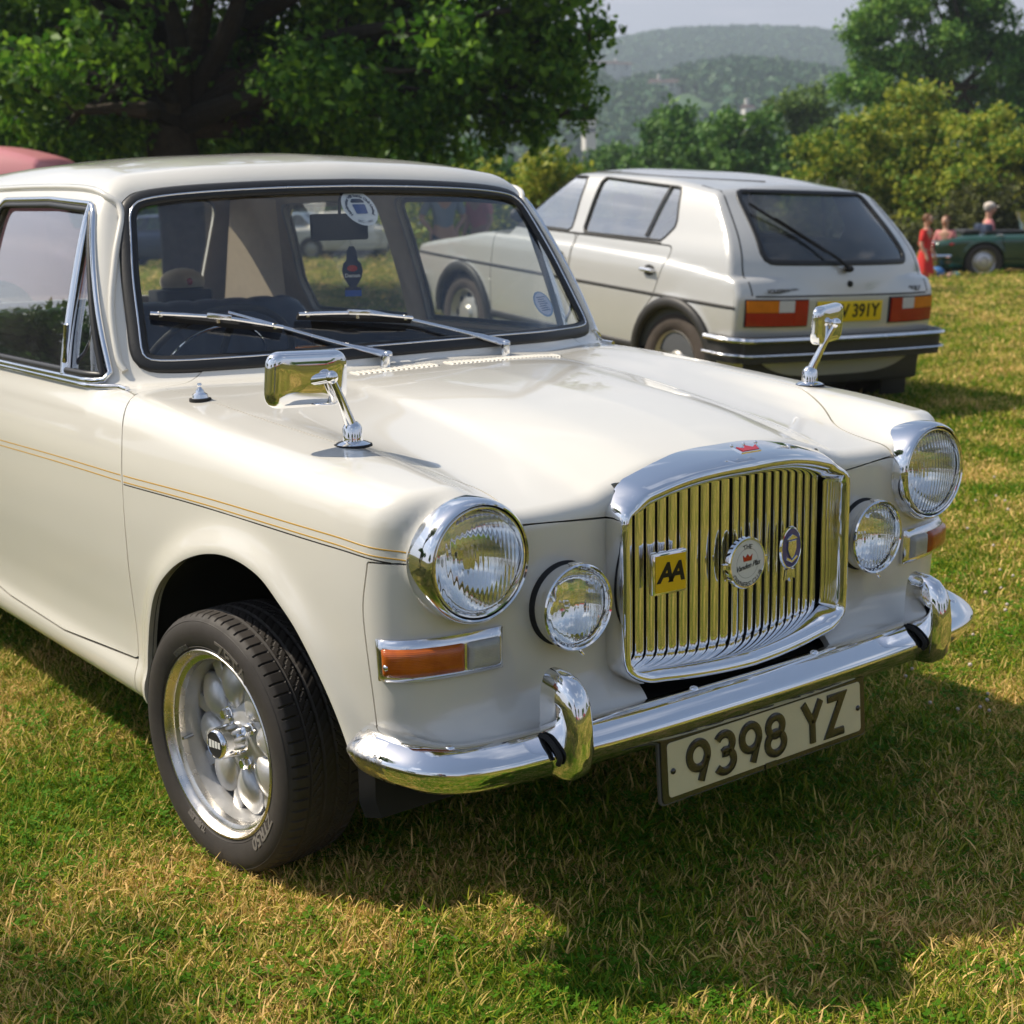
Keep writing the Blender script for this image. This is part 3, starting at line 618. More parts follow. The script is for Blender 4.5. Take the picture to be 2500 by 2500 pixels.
for s in (-1, 1):
    for W_, nm in ((WIN1, 'front_door_window'), (WIN2, 'rear_door_window')):
        ph = inyz(W_)
        w = panel(nm, sal_F, hV - Nh * .010, hT, [lambda V: ph(V) + .004], M_SIDEGLASS, car, mirror=s < 0, proj=False, depth=0)
        Wr = resample(W_, .02, True)
        for d, wd, hh, m, n2 in ((.001, .013, .009, M_CHROME, 'window_frame'), (.013, .014, .006, M_RUBBER, 'window_rubber')):
            q = ring_scale(Wr, d); P, n = on_yz(q[:, 0], q[:, 1], s); obj(n2, strip(P, n, wd, hh, True), m, w, sharp=60)
        if nm == 'front_door_window':
            q = resample([(1.305, .892), (1.350, 1.252)], .03); P, n = on_yz(q[:, 0], q[:, 1], s); obj('quarterlight_pillar', strip(P - n * .004, n, .022, .014), M_CHROME, w, sharp=60)
            q = resample([(1.322, .892), (1.365, 1.245)], .03); P, n = on_yz(q[:, 0], q[:, 1], s); obj('pillar_rubber', strip(P - n * .004, n, .012, .008), M_RUBBER, w, sharp=60)
            P, n = on_yz([1.305], [.915], s); obj('quarterlight_catch', Geo().add(tube([P[0] + n[0] * .002, P[0] + n[0] * .006 + (0, -.02, .03), P[0] + n[0] * .004 + (0, -.035, .085)], [.006, .004, .006])), M_CHROME, w)
    # waist moulding, gutter and coach lines
    q = resample([(1.06, .873), (1.14, .8765), (1.5, .880), (1.98, .882)], .04); P, n = on_yz(q[:, 0], q[:, 1], s); obj('waist_moulding', strip(P + n * .001, n, .011, .007), M_CHROME, car, sharp=60)
    q = smooth_curve([(1.118, .905), (1.14, .935), (1.185, 1.02), (1.235, 1.13), (1.285, 1.23), (1.325, 1.268), (1.40, 1.284), (1.60, 1.294), (2.0, 1.300), (2.4, 1.295), (2.62, 1.25), (2.74, 1.12)], 8, False)
    P, n = on_yz(q[:, 0], q[:, 1], s); obj('rain_gutter', strip(P, n, .015, .010), M_PAINT, car, sharp=50)
    for dz in (0, -.0125):
        q = smooth_curve([(.03, .7115 + dz), (.10, .718 + dz), (.207, .7235 + dz), (.553, .7265 + dz), (.925, .7215 + dz)], 10, False); P, n = on_yz(q[:, 0], q[:, 1], s); obj('coach_line', strip(P - n * .0004, n, .0028, .0009), M_GOLD, car)
        q = smooth_curve([(.938, .7213 + dz), (1.272, .717 + dz), (1.656, .709 + dz), (1.98, .702 + dz)], 10, False); P, n = on_yz(q[:, 0], q[:, 1], s); obj('coach_line', strip(P - n * .0004, n, .0028, .0009), M_GOLD, car)
    q = smooth_curve([(.05, .694), (.10, .700), (.207, .7045), (.553, .7085), (.925, .704)], 10, False); P, n = on_yz(q[:, 0], q[:, 1], s); obj('wing_seam', strip(P - n * .0011, n, .0035, .0014), M_UNDER, car)
    q = smooth_curve([(1.99, .60), (1.99, .7)], 2, False)
    # door handle
    P, n = on_yz([1.80, 1.93], [.79, .785], s); obj('door_handle', tube([P[0] + n[0] * .004, P[0] + n[0] * .028, P[1] + n[1] * .028, P[1] + n[1] * .004], [.008, .009, .010, .012]), M_CHROME, car)
    P, n = on_yz([2.50, 2.63], [.79, .785], s); obj('door_handle', tube([P[0] + n[0] * .004, P[0] + n[0] * .028, P[1] + n[1] * .028, P[1] + n[1] * .004], [.008, .009, .010, .012]), M_CHROME, car)
# ---------------------------------------------------------------- lamps
def at(VF, d): V, F = VF; return V3(V) + np.array(d), F
def lens_mat(nm, sc, st):
    return ribbed(mat(nm, (.97, .98, .98), rough=.0, trans=1, ior=1.50), 0, sc, st, .0015)
M_LENSH = lens_mat('headlamp_lens_glass', 34, .35); M_LENSF = lens_mat('fog_lens_glass', 30, .35)
def dome(r, y_edge, bulge, thick, n=56, m=12):
    rr = np.linspace(0, r, m); out = [(q, y_edge - bulge * (1 - (q / r) ** 2)) for q in rr]; inn = [(q, y_edge + thick - bulge * (1 - (q / r) ** 2)) for q in rr[::-1]]
    return lathe(out + inn, n, 'y')
for s in (-1, 1):
    c = (s * .564, .006, .690)
    h = obj('headlamp', at(lathe([(.0960, .075), (.0985, .045), (.0998, .02), (.1003, 0), (.0998, -.014), (.0982, -.025), (.0955, -.0325), (.0925, -.0352), (.0903, -.0335), (.0896, -.026), (.0896, .012)], 72), c), M_CHROME, car, sharp=40)
    obj('rim_gasket', at(lathe([(.0899, -.027), (.0885, -.0275), (.0872, -.0255), (.0870, -.015)], 64), c), M_BLACK, h)
    obj('lens_rim', at(lathe([(.0882, -.024), (.0878, -.0315), (.0862, -.0340), (.0842, -.0335), (.0828, -.0300), (.0825, -.018)], 64), c), M_CHROME, h)
    obj('lens', at(dome(.0832, -.0245, .016, .0028), c), M_LENSH, h, sharp=80)
    obj('reflector', at(lathe([(.084, -.022), (.080, -.012), (.068, .008), (.052, .026), (.034, .040), (.018, .048), (.0001, .050)], 56), c), M_REFL, h)
    obj('bulb', Geo().add(at(ball((0, .012, 0), (.008, .016, .008)), c)).add(at(lathe([(.0001, -.006), (.016, -.004), (.019, .004), (.019, .010)], 24), c)), M_CHROME2, h)
    # fog lamp
    c = (s * .378, .002, .586)
    f = obj('fog_lamp', at(lathe([(.055, .008), (.063, .004), (.0675, -.006), (.0688, -.018), (.0680, -.028), (.0722, -.033), (.0722, -.041), (.0700, -.0435), (.0672, -.0415), (.0655, -.030), (.0650, -.018)], 56), c), M_CHROME, car, sharp=40)
    obj('lens', at(dome(.0655, -.0305, .009, .0025), c), M_LENSF, f, sharp=80)
    obj('reflector', at(lathe([(.0655, -.022), (.060, -.012), (.046, .004), (.026, .012), (.0001, .014)], 48), c), M_REFL, f)
    obj('bulb', at(ball((0, -.006, 0), (.006, .012, .006)), c), M_CHROME2, f)
    obj('rim_screw', at(tube([(0, -.040, -.071), (.004, -.043, -.078), (.006, -.043, -.080)], .0028), c), M_CHROME, f); obj('rim_clip', at(box(-.012, .012, -.040, -.028, .0705, .0745, .001), c), M_CHROME, f)
    obj('backing_gasket', at(lathe([(.052, .008), (.0700, .006), (.0715, -.002), (.0660, -.008)], 48), c), M_BLACK, f)
    # side and direction lamp wrapping round the corner
    LF = lambda p: sal_lower(p[:, 0], p[:, 1], p[:, 2])
    def plan(z0=.537, x0=.50, n=60):
        p = np.array([[x0, .0, z0]]); out = []
        for _ in range(n):
            for _k in range(4): g = grad(LF, p); g[:, 2] = 0; p = p - (LF(p) / np.maximum((g * g).sum(1), .1))[:, None] * g
            g = grad(LF, p)[0]; g[2] = 0; g /= np.linalg.norm(g); out.append((p[0].copy(), g)); p = p + np.array([[-g[1], g[0], 0]]) * .005
        return out
    PL = plan(); PX = np.array([q[0] for q in PL]); PN = np.array([q[1] for q in PL]); AL = np.arange(len(PL)) * .005
    def shell_strip(l, z, off):
        P = np.stack([np.interp(l, AL, PX[:, 0]), np.interp(l, AL, PX[:, 1]), z], 1); n = np.stack([np.interp(l, AL, PN[:, 0]), np.interp(l, AL, PN[:, 1]), 0 * z], 1); n /= np.linalg.norm(n, axis=1)[:, None]
        for _ in range(8): f_ = LF(P); P = P - np.clip(f_, -.03, .03)[:, None] * n
        return P, n
    def slab(x0, x1, z0, z1, off, taper=.0, nx=40, nz=9, inset=.003):
        X = np.linspace(x0, x1, nx); Z = np.linspace(z0, z1, nz); XX, ZZ = np.meshgrid(X, Z, indexing='ij'); P, n = shell_strip(XX.ravel(), ZZ.ravel(), off)
        n[:, 2] = 0; n /= np.linalg.norm(n, axis=1)[:, None]
        ed = np.minimum(np.minimum((XX - x0), (x1 - XX)) / .010, np.minimum((ZZ - z0), (z1 - ZZ)) / .010).clip(0, 1).ravel(); top = P + n * (off * (.45 + .55 * np.sqrt(ed)))[:, None]; bot = P - n * .004
        I = np.arange(nx * nz).reshape(nx, nz); F = [[I[i, j], I[i, j + 1], I[i + 1, j + 1], I[i + 1, j]] for i in range(nx - 1) for j in range(nz - 1)]
        k = nx * nz; border = [I[i, 0] for i in range(nx)] + [I[-1, j] for j in range(1, nz)] + [I[i, -1] for i in range(nx - 2, -1, -1)] + [I[0, j] for j in range(nz - 2, 0, -1)]
        F = [f[::-1] for f in F]; 
        for a, b in zip(border, border[1:] + border[:1]): F.append([a, b, b + k, a + k])
        V = np.concatenate([top, bot]); V[:, 0] *= s
        if s < 0: F = [f[::-1] for f in F]
        return V, F
    t = obj('side_lamp', slab(.006, .214, .503, .572, .016), M_CHROME2, car, sharp=50)
    obj('amber_lens', slab(.078, .203, .511, .5625, .025), M_AMBER, t, sharp=60)
    obj('clear_lens', slab(.015, .0775, .511, .5625, .025), M_CLEARP, t, sharp=60)
    P, n = shell_strip(np.array([.193]), np.array([.532]), 0); p = P[0] + n[0] * .021
    obj('lens_screw', ball((s * p[0], p[1], p[2]), (.006, .006, .006), 10, 6), M_CHROME2, t)
    # overrider
    sec = []
    prof = [(.509, -.083, .004), (.506, -.102, .0125), (.498, -.121, .0195), (.482, -.137, .0245), (.460, -.146, .0270), (.425, -.151, .0282), (.385, -.151, .0285), (.360, -.146, .0280), (.345, -.136, .0255), (.336, -.122, .019), (.333, -.112, .010)]
    rings = []
    for z, yf, w in prof:
        a = np.linspace(0, pi, 15); yb = -.068; rings.append([(s * .458 + w * np.sign(cos(t_)) * abs(cos(t_)) ** .62, yb + (yf - yb) * sin(t_) ** .55 if sin(t_) > 0 else yb, z - .0 * t_) for t_ in a])
    o = obj('overrider', loft(rings, closed=False), M_CHROME, car, sharp=75)
    V_, F_ = loft(rings, closed=False); obj('end_cap', (rings[0], [list(range(15))]), M_CHROME, o, smooth=False); obj('end_cap', (rings[-1], [list(range(15))[::-1]]), M_CHROME, o, smooth=False)
    q = [(s * .458 - .0325, -.074, .405), (s * .458 - .0325, -.096, .4035), (s * .458 - .0320, -.1215, .384), (s * .458 - .0315, -.1175, .368)]
    obj('rubber_strip', tube(smooth_curve(q, 5, False), .0045, 8), M_BLACK, o)
    q = [(s * .458 + .0325 * 1, a[1], a[2]) for a in q]; obj('rubber_strip', tube(smooth_curve(q, 5, False), .0045, 8), M_BLACK, o)
# bumper
bp_pts = [(0, -.128), (.2, -.126), (.4, -.118), (.55, -.103), (.64, -.080), (.695, -.043), (.722, .005), (.736, .055), (.741, .085), (.741, .115)]
bx = smooth_curve([(-a, b) for a, b in bp_pts[::-1]] + bp_pts[1:], 6, False)
_, A_, _ = frames(np.column_stack([bx, np.full(len(bx), .38)]), up=(0, 0, 1))
endt = np.clip((np.abs(bx[:, 0]) - .70) / .04, 0, 1) * (bx[:, 1] > .0); rr = []
bsec = [(-.066, .0235), (-.052, .0262), (-.046, .0268), (-.038, .0245), (-.029, .0200), (-.020, .0145), (-.011, .0080), (-.004, .0015), (-.0005, -.0045), (-.0015, -.0095), (-.008, -.0235), (-.017, -.0370), (-.027, -.0455), (-.034, -.0465)]
out = np.stack([np.gradient(bx[:, 1]), -np.gradient(bx[:, 0])], 1); out /= np.linalg.norm(out, axis=1)[:, None]
rings = []
for i, (p, n) in enumerate(zip(bx, out)):
    e = 0
    e = max(0., (p[1] - .07) / .045); k = 1.0; p = p - n * .006 * e * e
    rings.append([(p[0] + n[0] * a, p[1] + n[1] * a, .3815 + .012 * np.clip((abs(p[0]) - .60) / .14, 0, 1) ** 2 + b * k) for a, b in bsec])
bump = obj('front_bumper', loft(rings, closed=False), [M_CHROME, M_WORN], car, sharp=80)
for pl_ in bump.data.polygons:
    if abs(pl_.center.x) > .705 and pl_.center.y > .028 + .012 * sin(pl_.center.z * 160): pl_.material_index = 1
for x in (-.635, -.155, .155, .635):
    y = float(np.interp(abs(x), [0, .2, .4, .55, .64], [-.128, -.126, -.118, -.103, -.080])) + .050; obj('bumper_bolt', ball((x, y, .4068), (.0095, .0095, .006), 14, 8), M_CHROME, bump)
# ---------------------------------------------------------------- grille
def shell_outline(grow=0, top=0):
    hw = .286 + grow; P = [(-hw, .452 - grow), (-hw + .01, .436 - grow * .5)]
    pts = [(-hw, .46), (-hw, .60), (-hw + .003, .725)]
    tl = [(x, .800 + top + grow - .050 * (abs(x) / .286) ** 2.6) for x in np.linspace(-.245, .245, 15)]
    bl = [(x, .410 - grow + .020 * (abs(x) / .286) ** 2.2) for x in np.linspace(.240, -.240, 13)]
    full = [(-hw, .48), (-hw, .60), (-hw, .715), (-hw + .014, .742 + grow * .8)] + tl + [(hw - .014, .742 + grow * .8), (hw, .715), (hw, .60), (hw, .48), (hw - .010, .446 - grow * .5)] + bl + [(-hw + .010, .446 - grow * .5)]
    return resample(smooth_curve(full, 4), .012, True)[:]
def ybow(x, k=1): return -.029 * k * (1 - (np.abs(x) / .286) ** 1.35)
base = shell_outline(); n_sh = len(base)
prof_side = [(-.0, .022), (0, -.018), (.0006, -.034), (.0030, -.0435), (.0075, -.0475), (.0120, -.0470), (.0155, -.042), (.0200, -.028), (.0270, -.002), (.0320, .020)]
t_ = np.roll(base, -1, 0) - np.roll(base, 1, 0); nn_ = np.stack([-t_[:, 1], t_[:, 0]], 1); nn_ /= np.linalg.norm(nn_, axis=1)[:, None]
ar = .5 * np.sum(base[:, 0] * np.roll(base[:, 1], -1) - np.roll(base[:, 0], -1) * base[:, 1]); nn_ *= np.sign(ar)       # inward
topw = np.clip((base[:, 1] - .712) / .048, 0, 1) ** 1.3; topw = topw * topw * (3 - 2 * topw); botw = np.clip((.45 - base[:, 1]) / .025, 0, 1)
rings = []
for k, (d, y) in enumerate(prof_side):
    dt = [-.004, -.003, .0, .006, .014, .022, .029, .038, .048, .056][k]; yt = [.050, .026, .006, -.014, -.032, -.040, -.0385, -.031, -.014, .018][k]
    db = [0, 0, .0008, .004, .010, .016, .022, .030, .040, .046][k]
    dd = d * (1 - topw - botw) + dt * topw + db * botw; yy = y * (1 - topw) + yt * topw
    q = base + nn_ * dd[:, None]; bow = ybow(q[:, 0]) * np.clip((.02 - yy) / .05, 0, 1)
    rings.append(np.column_stack([q[:, 0], yy + bow, q[:, 1]]))
gr = obj('radiator_grille', loft(rings), M_CHROME, car, sharp=85, label='chrome radiator grille shell with upright slats')
inner = rings[-1]
obj('grille_back', (np.column_stack([base[:, 0] * .96, np.full(n_sh, .034), (base[:, 1] - .6) * .96 + .6]), [list(range(n_sh))]), M_BLACK, gr, smooth=False)
pitch = .02370; slat_mesh = None
def ztopin(x): return .744 - .044 * (abs(x) / .27) ** 2.6
def zbotin(x): return .456 + .012 * (abs(x) / .27) ** 2.2
for k in range(-11, 12):
    x = k * pitch
    if abs(x) > .2475: continue
    sg = -1 if k < 0 else (1 if k > 0 else 0); w = .0092; a = radians(17) * sg; y0 = .006 + ybow(x) * .9
    # folded chrome strip: rounded face, returned edges
    sec = [(-w * .9, .016), (-w, .002), (-w * .9, -.001), (-w * .72, -.0022), (0, -.0026), (w * .72, -.0022), (w * .9, -.001), (w, .002), (w * .9, .016)]
    if k == 0: sec = [(p[0] * .8, p[1] - .003) for p in sec]
    R_ = []
    for z, kx, ky in [(zbotin(x) - .010, .55, .012), (zbotin(x) - .006, .85, .004), (zbotin(x) + .002, 1, .0005), (zbotin(x) + .012, 1, 0), (ztopin(x) - .01, 1, 0), (ztopin(x) + .016, 1, .0)]:
        R_.append([(x + (p[0] * cos(a) - p[1] * sin(a)) * kx, y0 + p[0] * sin(a) + p[1] * cos(a) + ky, z) for p in sec])
    so = obj('slat', loft(R_, closed=False, caps=False), [M_CHROME, M_BLACK], gr, sharp=50)
    for pi_, pl_ in enumerate(so.data.polygons):
        if pi_ % (len(sec) - 1) in (0, len(sec) - 2): pl_.material_index = 1  # chrome side returns coloured black to stand for their dark reflections
# crown emblem on top of the shell
cr = [(-.022, 0), (.022, 0), (.027, .018), (.013, .011), (0, .020), (-.013, .011), (-.027, .018)]
def emb(poly, z0, z1, sc=1): V, F = prism(np.array(poly) * sc, z0, z1, .0008); return V, F
E1 = Matrix.Translation((0, -.058, .7985)) @ Matrix.Rotation(radians(22), 4, 'X')
cb_ = obj('crown_emblem', emb(cr, 0, .004, 1.12), M_CHROME, gr, sharp=30, M=E1)
obj('red_inlay', emb([(p[0], p[1] + .001) for p in cr], .004, .0055, .88), M_ENRED, cb_, sharp=30, M=E1)
[obj('pearl', ball((q_, .022, .005), .0035, 8, 6), M_CHROME, cb_, M=E1) for q_ in (-.030, 0, .030)]
# badges: local x right, y up, z towards the viewer -> world
def badge_M(x, y, z, yaw=0): return Matrix.Translation((x, y, z)) @ Matrix.Rotation(yaw, 4, 'Z') @ Matrix.Rotation(pi / 2, 4, 'X')
B1 = badge_M(-.178, -.030, .6115, radians(-5))
b = obj('square_badge', box(-.038, .038, -.0375, .0375, 0, .014, .004), M_CHROME, gr, sharp=30, M=B1, label='square yellow AA badge on the grille')
obj('yellow_face', box(-.0325, .0325, -.0320, .0320, .014, .0155), M_YEL, b, smooth=False, M=B1)
for dx in (-.0125, .0125): obj('letter', shift_geo if 0 else (lambda VF: (VF[0] + np.array([dx, 0, .0157]), VF[1]))(text_geo('A', .047, .0006, shear=.22, bold=.0016)), M_INK, b, smooth=False, M=B1)
B2 = badge_M(-.006, -.045, .602, 0) @ Matrix.Scale(1.08, 4)
b = obj('round_badge', lathe([(.0001, 0), (.040, 0), (.0435, .004), (.0435, .011), (.0415, .0135), (.0390, .0138), (.0385, .012)], 48, 'z'), M_CHROME, gr, M=B2, label='round white owners club badge at the centre of the grille')
obj('white_face', lathe([(.0001, .0125), (.0388, .0125)], 48, 'z'), M_WHITE, b, smooth=False, M=B2)
obj('face_ring', lathe([(.0248, .0127), (.0252, .0127)], 48, 'z'), M_INK, b, smooth=False, M=B2)
up = lambda VF, d: (VF[0] + np.array(d), VF[1])
obj('lettering', up(bend_text('THE', .0115, .0275, .0002, pi / 2), (0, 0, .0129)), M_INK, b, smooth=False, M=B2); obj('lettering', up(bend_text("OWNERS' CLUB", .0112, .0362, .0002, -pi / 2, flip=True), (0, 0, .0129)), M_INK, b, smooth=False, M=B2)
V_, F_ = text_geo('Vanden Plas', .0130, .0002, shear=.45, spacing=.92); ca, sa = cos(.12), sin(.12)
V_ = np.stack([V_[:, 0] * ca - V_[:, 1] * sa, V_[:, 0] * sa + V_[:, 1] * ca - .005, V_[:, 2] + .0131], 1)
obj('script', (V_, F_), M_INK, b, smooth=False, M=B2)
obj('red_crown', emb([(p[0] * .42, p[1] * .62 + .003) for p in cr], .0127, .0135), M_ENRED, b, smooth=False, M=B2)
[obj('badge_clamp', box(q_ - .005, q_ + .005, -.005, .005, .002, .009, .001), M_CHROME, b, M=B2) for q_ in (-.047, .047)]
B3 = badge_M(.128, -.034, .605, radians(4))
b = obj('blue_badge', Geo().add((lambda V, F: (V * (.80, 1.05, 1), F))(*lathe([(.0001, 0), (.036, 0), (.0385, .003), (.037, .007), (.035, .0075), (.034, .006)], 40, 'z'))), M_CHROME, gr, M=B3, label='oval blue enamel badge with a silver crest')
obj('blue_face', (lambda V, F: (V * (.80, 1.05, 1), F))(*lathe([(.0001, .0065), (.0350, .0065)], 40, 'z')), M_ENBLUE, b, smooth=False, M=B3)
obj('crest', Geo().add(emb([(-.011, .014), (.011, .014), (.012, -.002), (.007, -.013), (0, -.020), (-.007, -.013), (-.012, -.002)], .0065, .0095)).add(emb([(-.015, .018), (0, .026), (.015, .018), (.010, .0155), (-.010, .0155)], .0065, .009)).add(emb([(-.017, -.020), (0, -.028), (.017, -.020), (.014, -.015), (0, -.023), (-.014, -.015)], .0065, .009)), M_CHROME2, b, sharp=30, M=B3)
obj('badge_foot', emb([(-.012, -.040), (.012, -.040), (.014, -.060), (.004, -.056), (0, -.064), (-.004, -.056), (-.014, -.060)], 0, .006), M_CHROME, b, sharp=30, M=B3)
# number plate
B4 = badge_M(.0, -.1085, .2955, 0) @ Matrix.Rotation(radians(-4), 4, 'X')
np_ = obj('number_plate', prism(round_poly([(-.266, -.064), (.266, -.064), (.266, .064), (-.266, .064)], .010), -.006, .0, .001), mat('plate_surround', (.10, .10, .10), rough=.4), car, sharp=30, M=B4, label='front number plate with raised black characters')
obj('plate_border', prism(round_poly([(-.2625, -.0605), (.2625, -.0605), (.2625, .0605), (-.2625, .0605)], .010), .0, .003, .001), M_PLATEK, np_, sharp=30, M=B4)
obj('plate_face', prism(round_poly([(-.2485, -.0515), (.2485, -.0515), (.2485, .0440), (-.2485, .0440)], .008), .003, .0040, .0005), M_PLATE, np_, sharp=30, M=B4)
def stroke_char(lines, w=.0158, h=.0035, z0=.004):
    g = Geo()
    for ln, closed in lines:
        P = np.asarray(ln, float); T, _, _ = frames(np.column_stack([P, 0 * P[:, 0]]), closed); A = np.stack([-T[:, 1], T[:, 0]], 1)
        if len(P) <= 5 and not closed:                                         # mitred corners
            A = []
            for i in range(len(P)):
                d1 = P[i] - P[i - 1] if i else P[1] - P[0]; d2 = P[i + 1] - P[i] if i < len(P) - 1 else d1; d1 = d1 / np.linalg.norm(d1); d2 = d2 / np.linalg.norm(d2); n1 = np.array([-d1[1], d1[0]]); n2 = np.array([-d2[1], d2[0]]); m = n1 + n2; m /= np.linalg.norm(m); A.append(m / max(m @ n1, .35))
            A = np.array(A)
        sec = [(-.5, 0), (-.46, .7), (-.22, 1), (.22, 1), (.46, .7), (.5, 0)]
        rings = [[(p[0] + a[0] * u * w, p[1] + a[1] * u * w, z0 + v * h) for u, v in sec] for p, a in zip(P, A)]
        if closed: rings.append(rings[0])
        V, F = loft(rings, closed=True, caps=not closed); g.add((V, [f[::-1] for f in F]))
    return g
def arc(cx, cy, rx, ry, a0, a1, n=20): return [(cx + rx * cos(radians(a)), cy + ry * sin(radians(a))) for a in np.linspace(a0, a1, n)]
Hh = .0395 - .006; w_ = .0215
CH = {'9': [(arc(0, Hh - .0225, w_, .0225, 0, 360, 28)[:-1], True), ([(w_ - .0002, Hh - .026), (w_ - .006, Hh - .040), (.004, -Hh - .002)], False)],
      '3': [(arc(-.001, Hh - .0175, w_ - .002, .0175, 150, -90, 20)[:-1] + [(-.006, .0)], False), ([(-.006, 0)] + arc(-.001, -Hh + .0185, w_, .0185, 88, -150, 22), False)],
      '8': [(arc(0, Hh - .0168, w_ - .003, .0168, 0, 360, 26)[:-1], True), (arc(0, -Hh + .0190, w_, .0190, 0, 360, 28)[:-1], True)],
      'Y': [([(-w_ - .002, Hh + .005), (0, .000)], False), ([(w_ + .002, Hh + .005), (0, .000)], False), ([(0, .006), (0, -Hh - .005)], False)],
      'Z': [([(-w_, Hh), (w_ - .001, Hh), (-w_ + .001, -Hh), (w_, -Hh)], False)]}
for chh, x in zip('9398YZ', (-.178, -.114, -.050, .014, .112, .176)):
    g = stroke_char(CH[chh]); V_, F_ = g.get(); obj('character', (V_ + np.array([x, -.004, 0]), F_), M_PLATEK, np_, sharp=28, M=B4)
for x in (-.238, .240): obj('plate_screw', ball((x, -.006, .005), (.0055, .0055, .003), 12, 6), M_PLATEK, np_, M=B4)
obj('maker_tab', box(-.014, .014, -.0610, -.0500, .003, .0052), M_PLATEK, np_, smooth=False, M=B4)
# ---------------------------------------------------------------- wing mirrors
for s in (-1, 1):
    P, n = on_xy([-.560 if s < 0 else .613], [.345]); p = P[0]
    base_ = at(lathe([(.0001, .0), (.030, .0), (.0305, .003), (.026, .006), (.018, .0085), (.0175, .012), (.0175, .030), (.014, .036), (.009, .041), (.0001, .043)], 32, 'z'), p)
    if s < 0: hc = np.array([-.628, .372, .946]); yaw = radians(-3); tilt = radians(5); rl = radians(-2)
    else: hc = np.array([.664, .340, .960]); yaw = radians(17); tilt = radians(5); rl = radians(2)
    mm = obj('wing_mirror', base_, M_CHROME, car, label='chrome wing mirror nearest the camera' if s < 0 else 'chrome wing mirror on the far wing')
    obj('mirror_gasket', at(lathe([(.031, -.002), (.034, -.001), (.033, .0025), (.030, .003)], 32, 'z'), p), M_BLACK, mm)
    top = p + np.array([0, 0, .036]); jn = hc + np.array([.030 * (1 if s < 0 else -.3), -.030, .004])
    obj('mirror_stem', tube([top - (0, 0, .008), top + (jn - top) * .5, jn], [.0105, .0072, .0055], 12), M_CHROME, mm)
    obj('ball_joint', Geo().add(ball(jn, .0115, 16, 10)).add(tube([jn, hc + (0, -.004, 0)], [.008, .012], 12)), M_CHROME, mm)
    Mh = Matrix.Translation(tuple(hc)) @ Matrix.Rotation(yaw, 4, 'Z') @ Matrix.Rotation(radians(90) + tilt, 4, 'X') @ Matrix.Rotation(rl, 4, 'Z')
    # head: local z points forward (-y); back shell bulges forward
    if s > 0: Mh = Mh @ Matrix.Scale(.88, 4)
    rp = resample(round_poly([(-.074, -.046), (.074, -.046), (.072, .048), (-.072, .048)], .024), .006, True)
    ringsm = []
    for k, d in ((1.0, -.012), (1.03, -.008), (1.03, -.002), (.99, .006), (.93, .0105), (.80, .0130), (.55, .0150), (.25, .0160), (.01, .0162)): ringsm.append(np.column_stack([rp * k, np.full(len(rp), d)]))
    mh = obj('mirror_head', loft(ringsm), M_CHROME, mm, M=Mh, sharp=80)
    obj('mirror_glass', (np.column_stack([rp * .97, np.full(len(rp), -.011)]), [list(range(len(rp)))[::-1]]), M_REFL, mm, smooth=False, M=Mh)
# washer jet / aerial base on the near wing
P, n = on_xy([-.612], [.832]); p = P[0]
obj('aerial_base', at(lathe([(.0001, .034), (.004, .034), (.005, .030), (.003, .027), (.0045, .024), (.008, .020), (.009, .016), (.015, .012), (.0165, .006), (.018, .005)], 28, 'z'), p), M_CHROME, car)
obj('aerial_gasket', at(lathe([(.018, .0055), (.0215, .0045), (.0215, -.002)], 28, 'z'), p), M_BLACK, car)
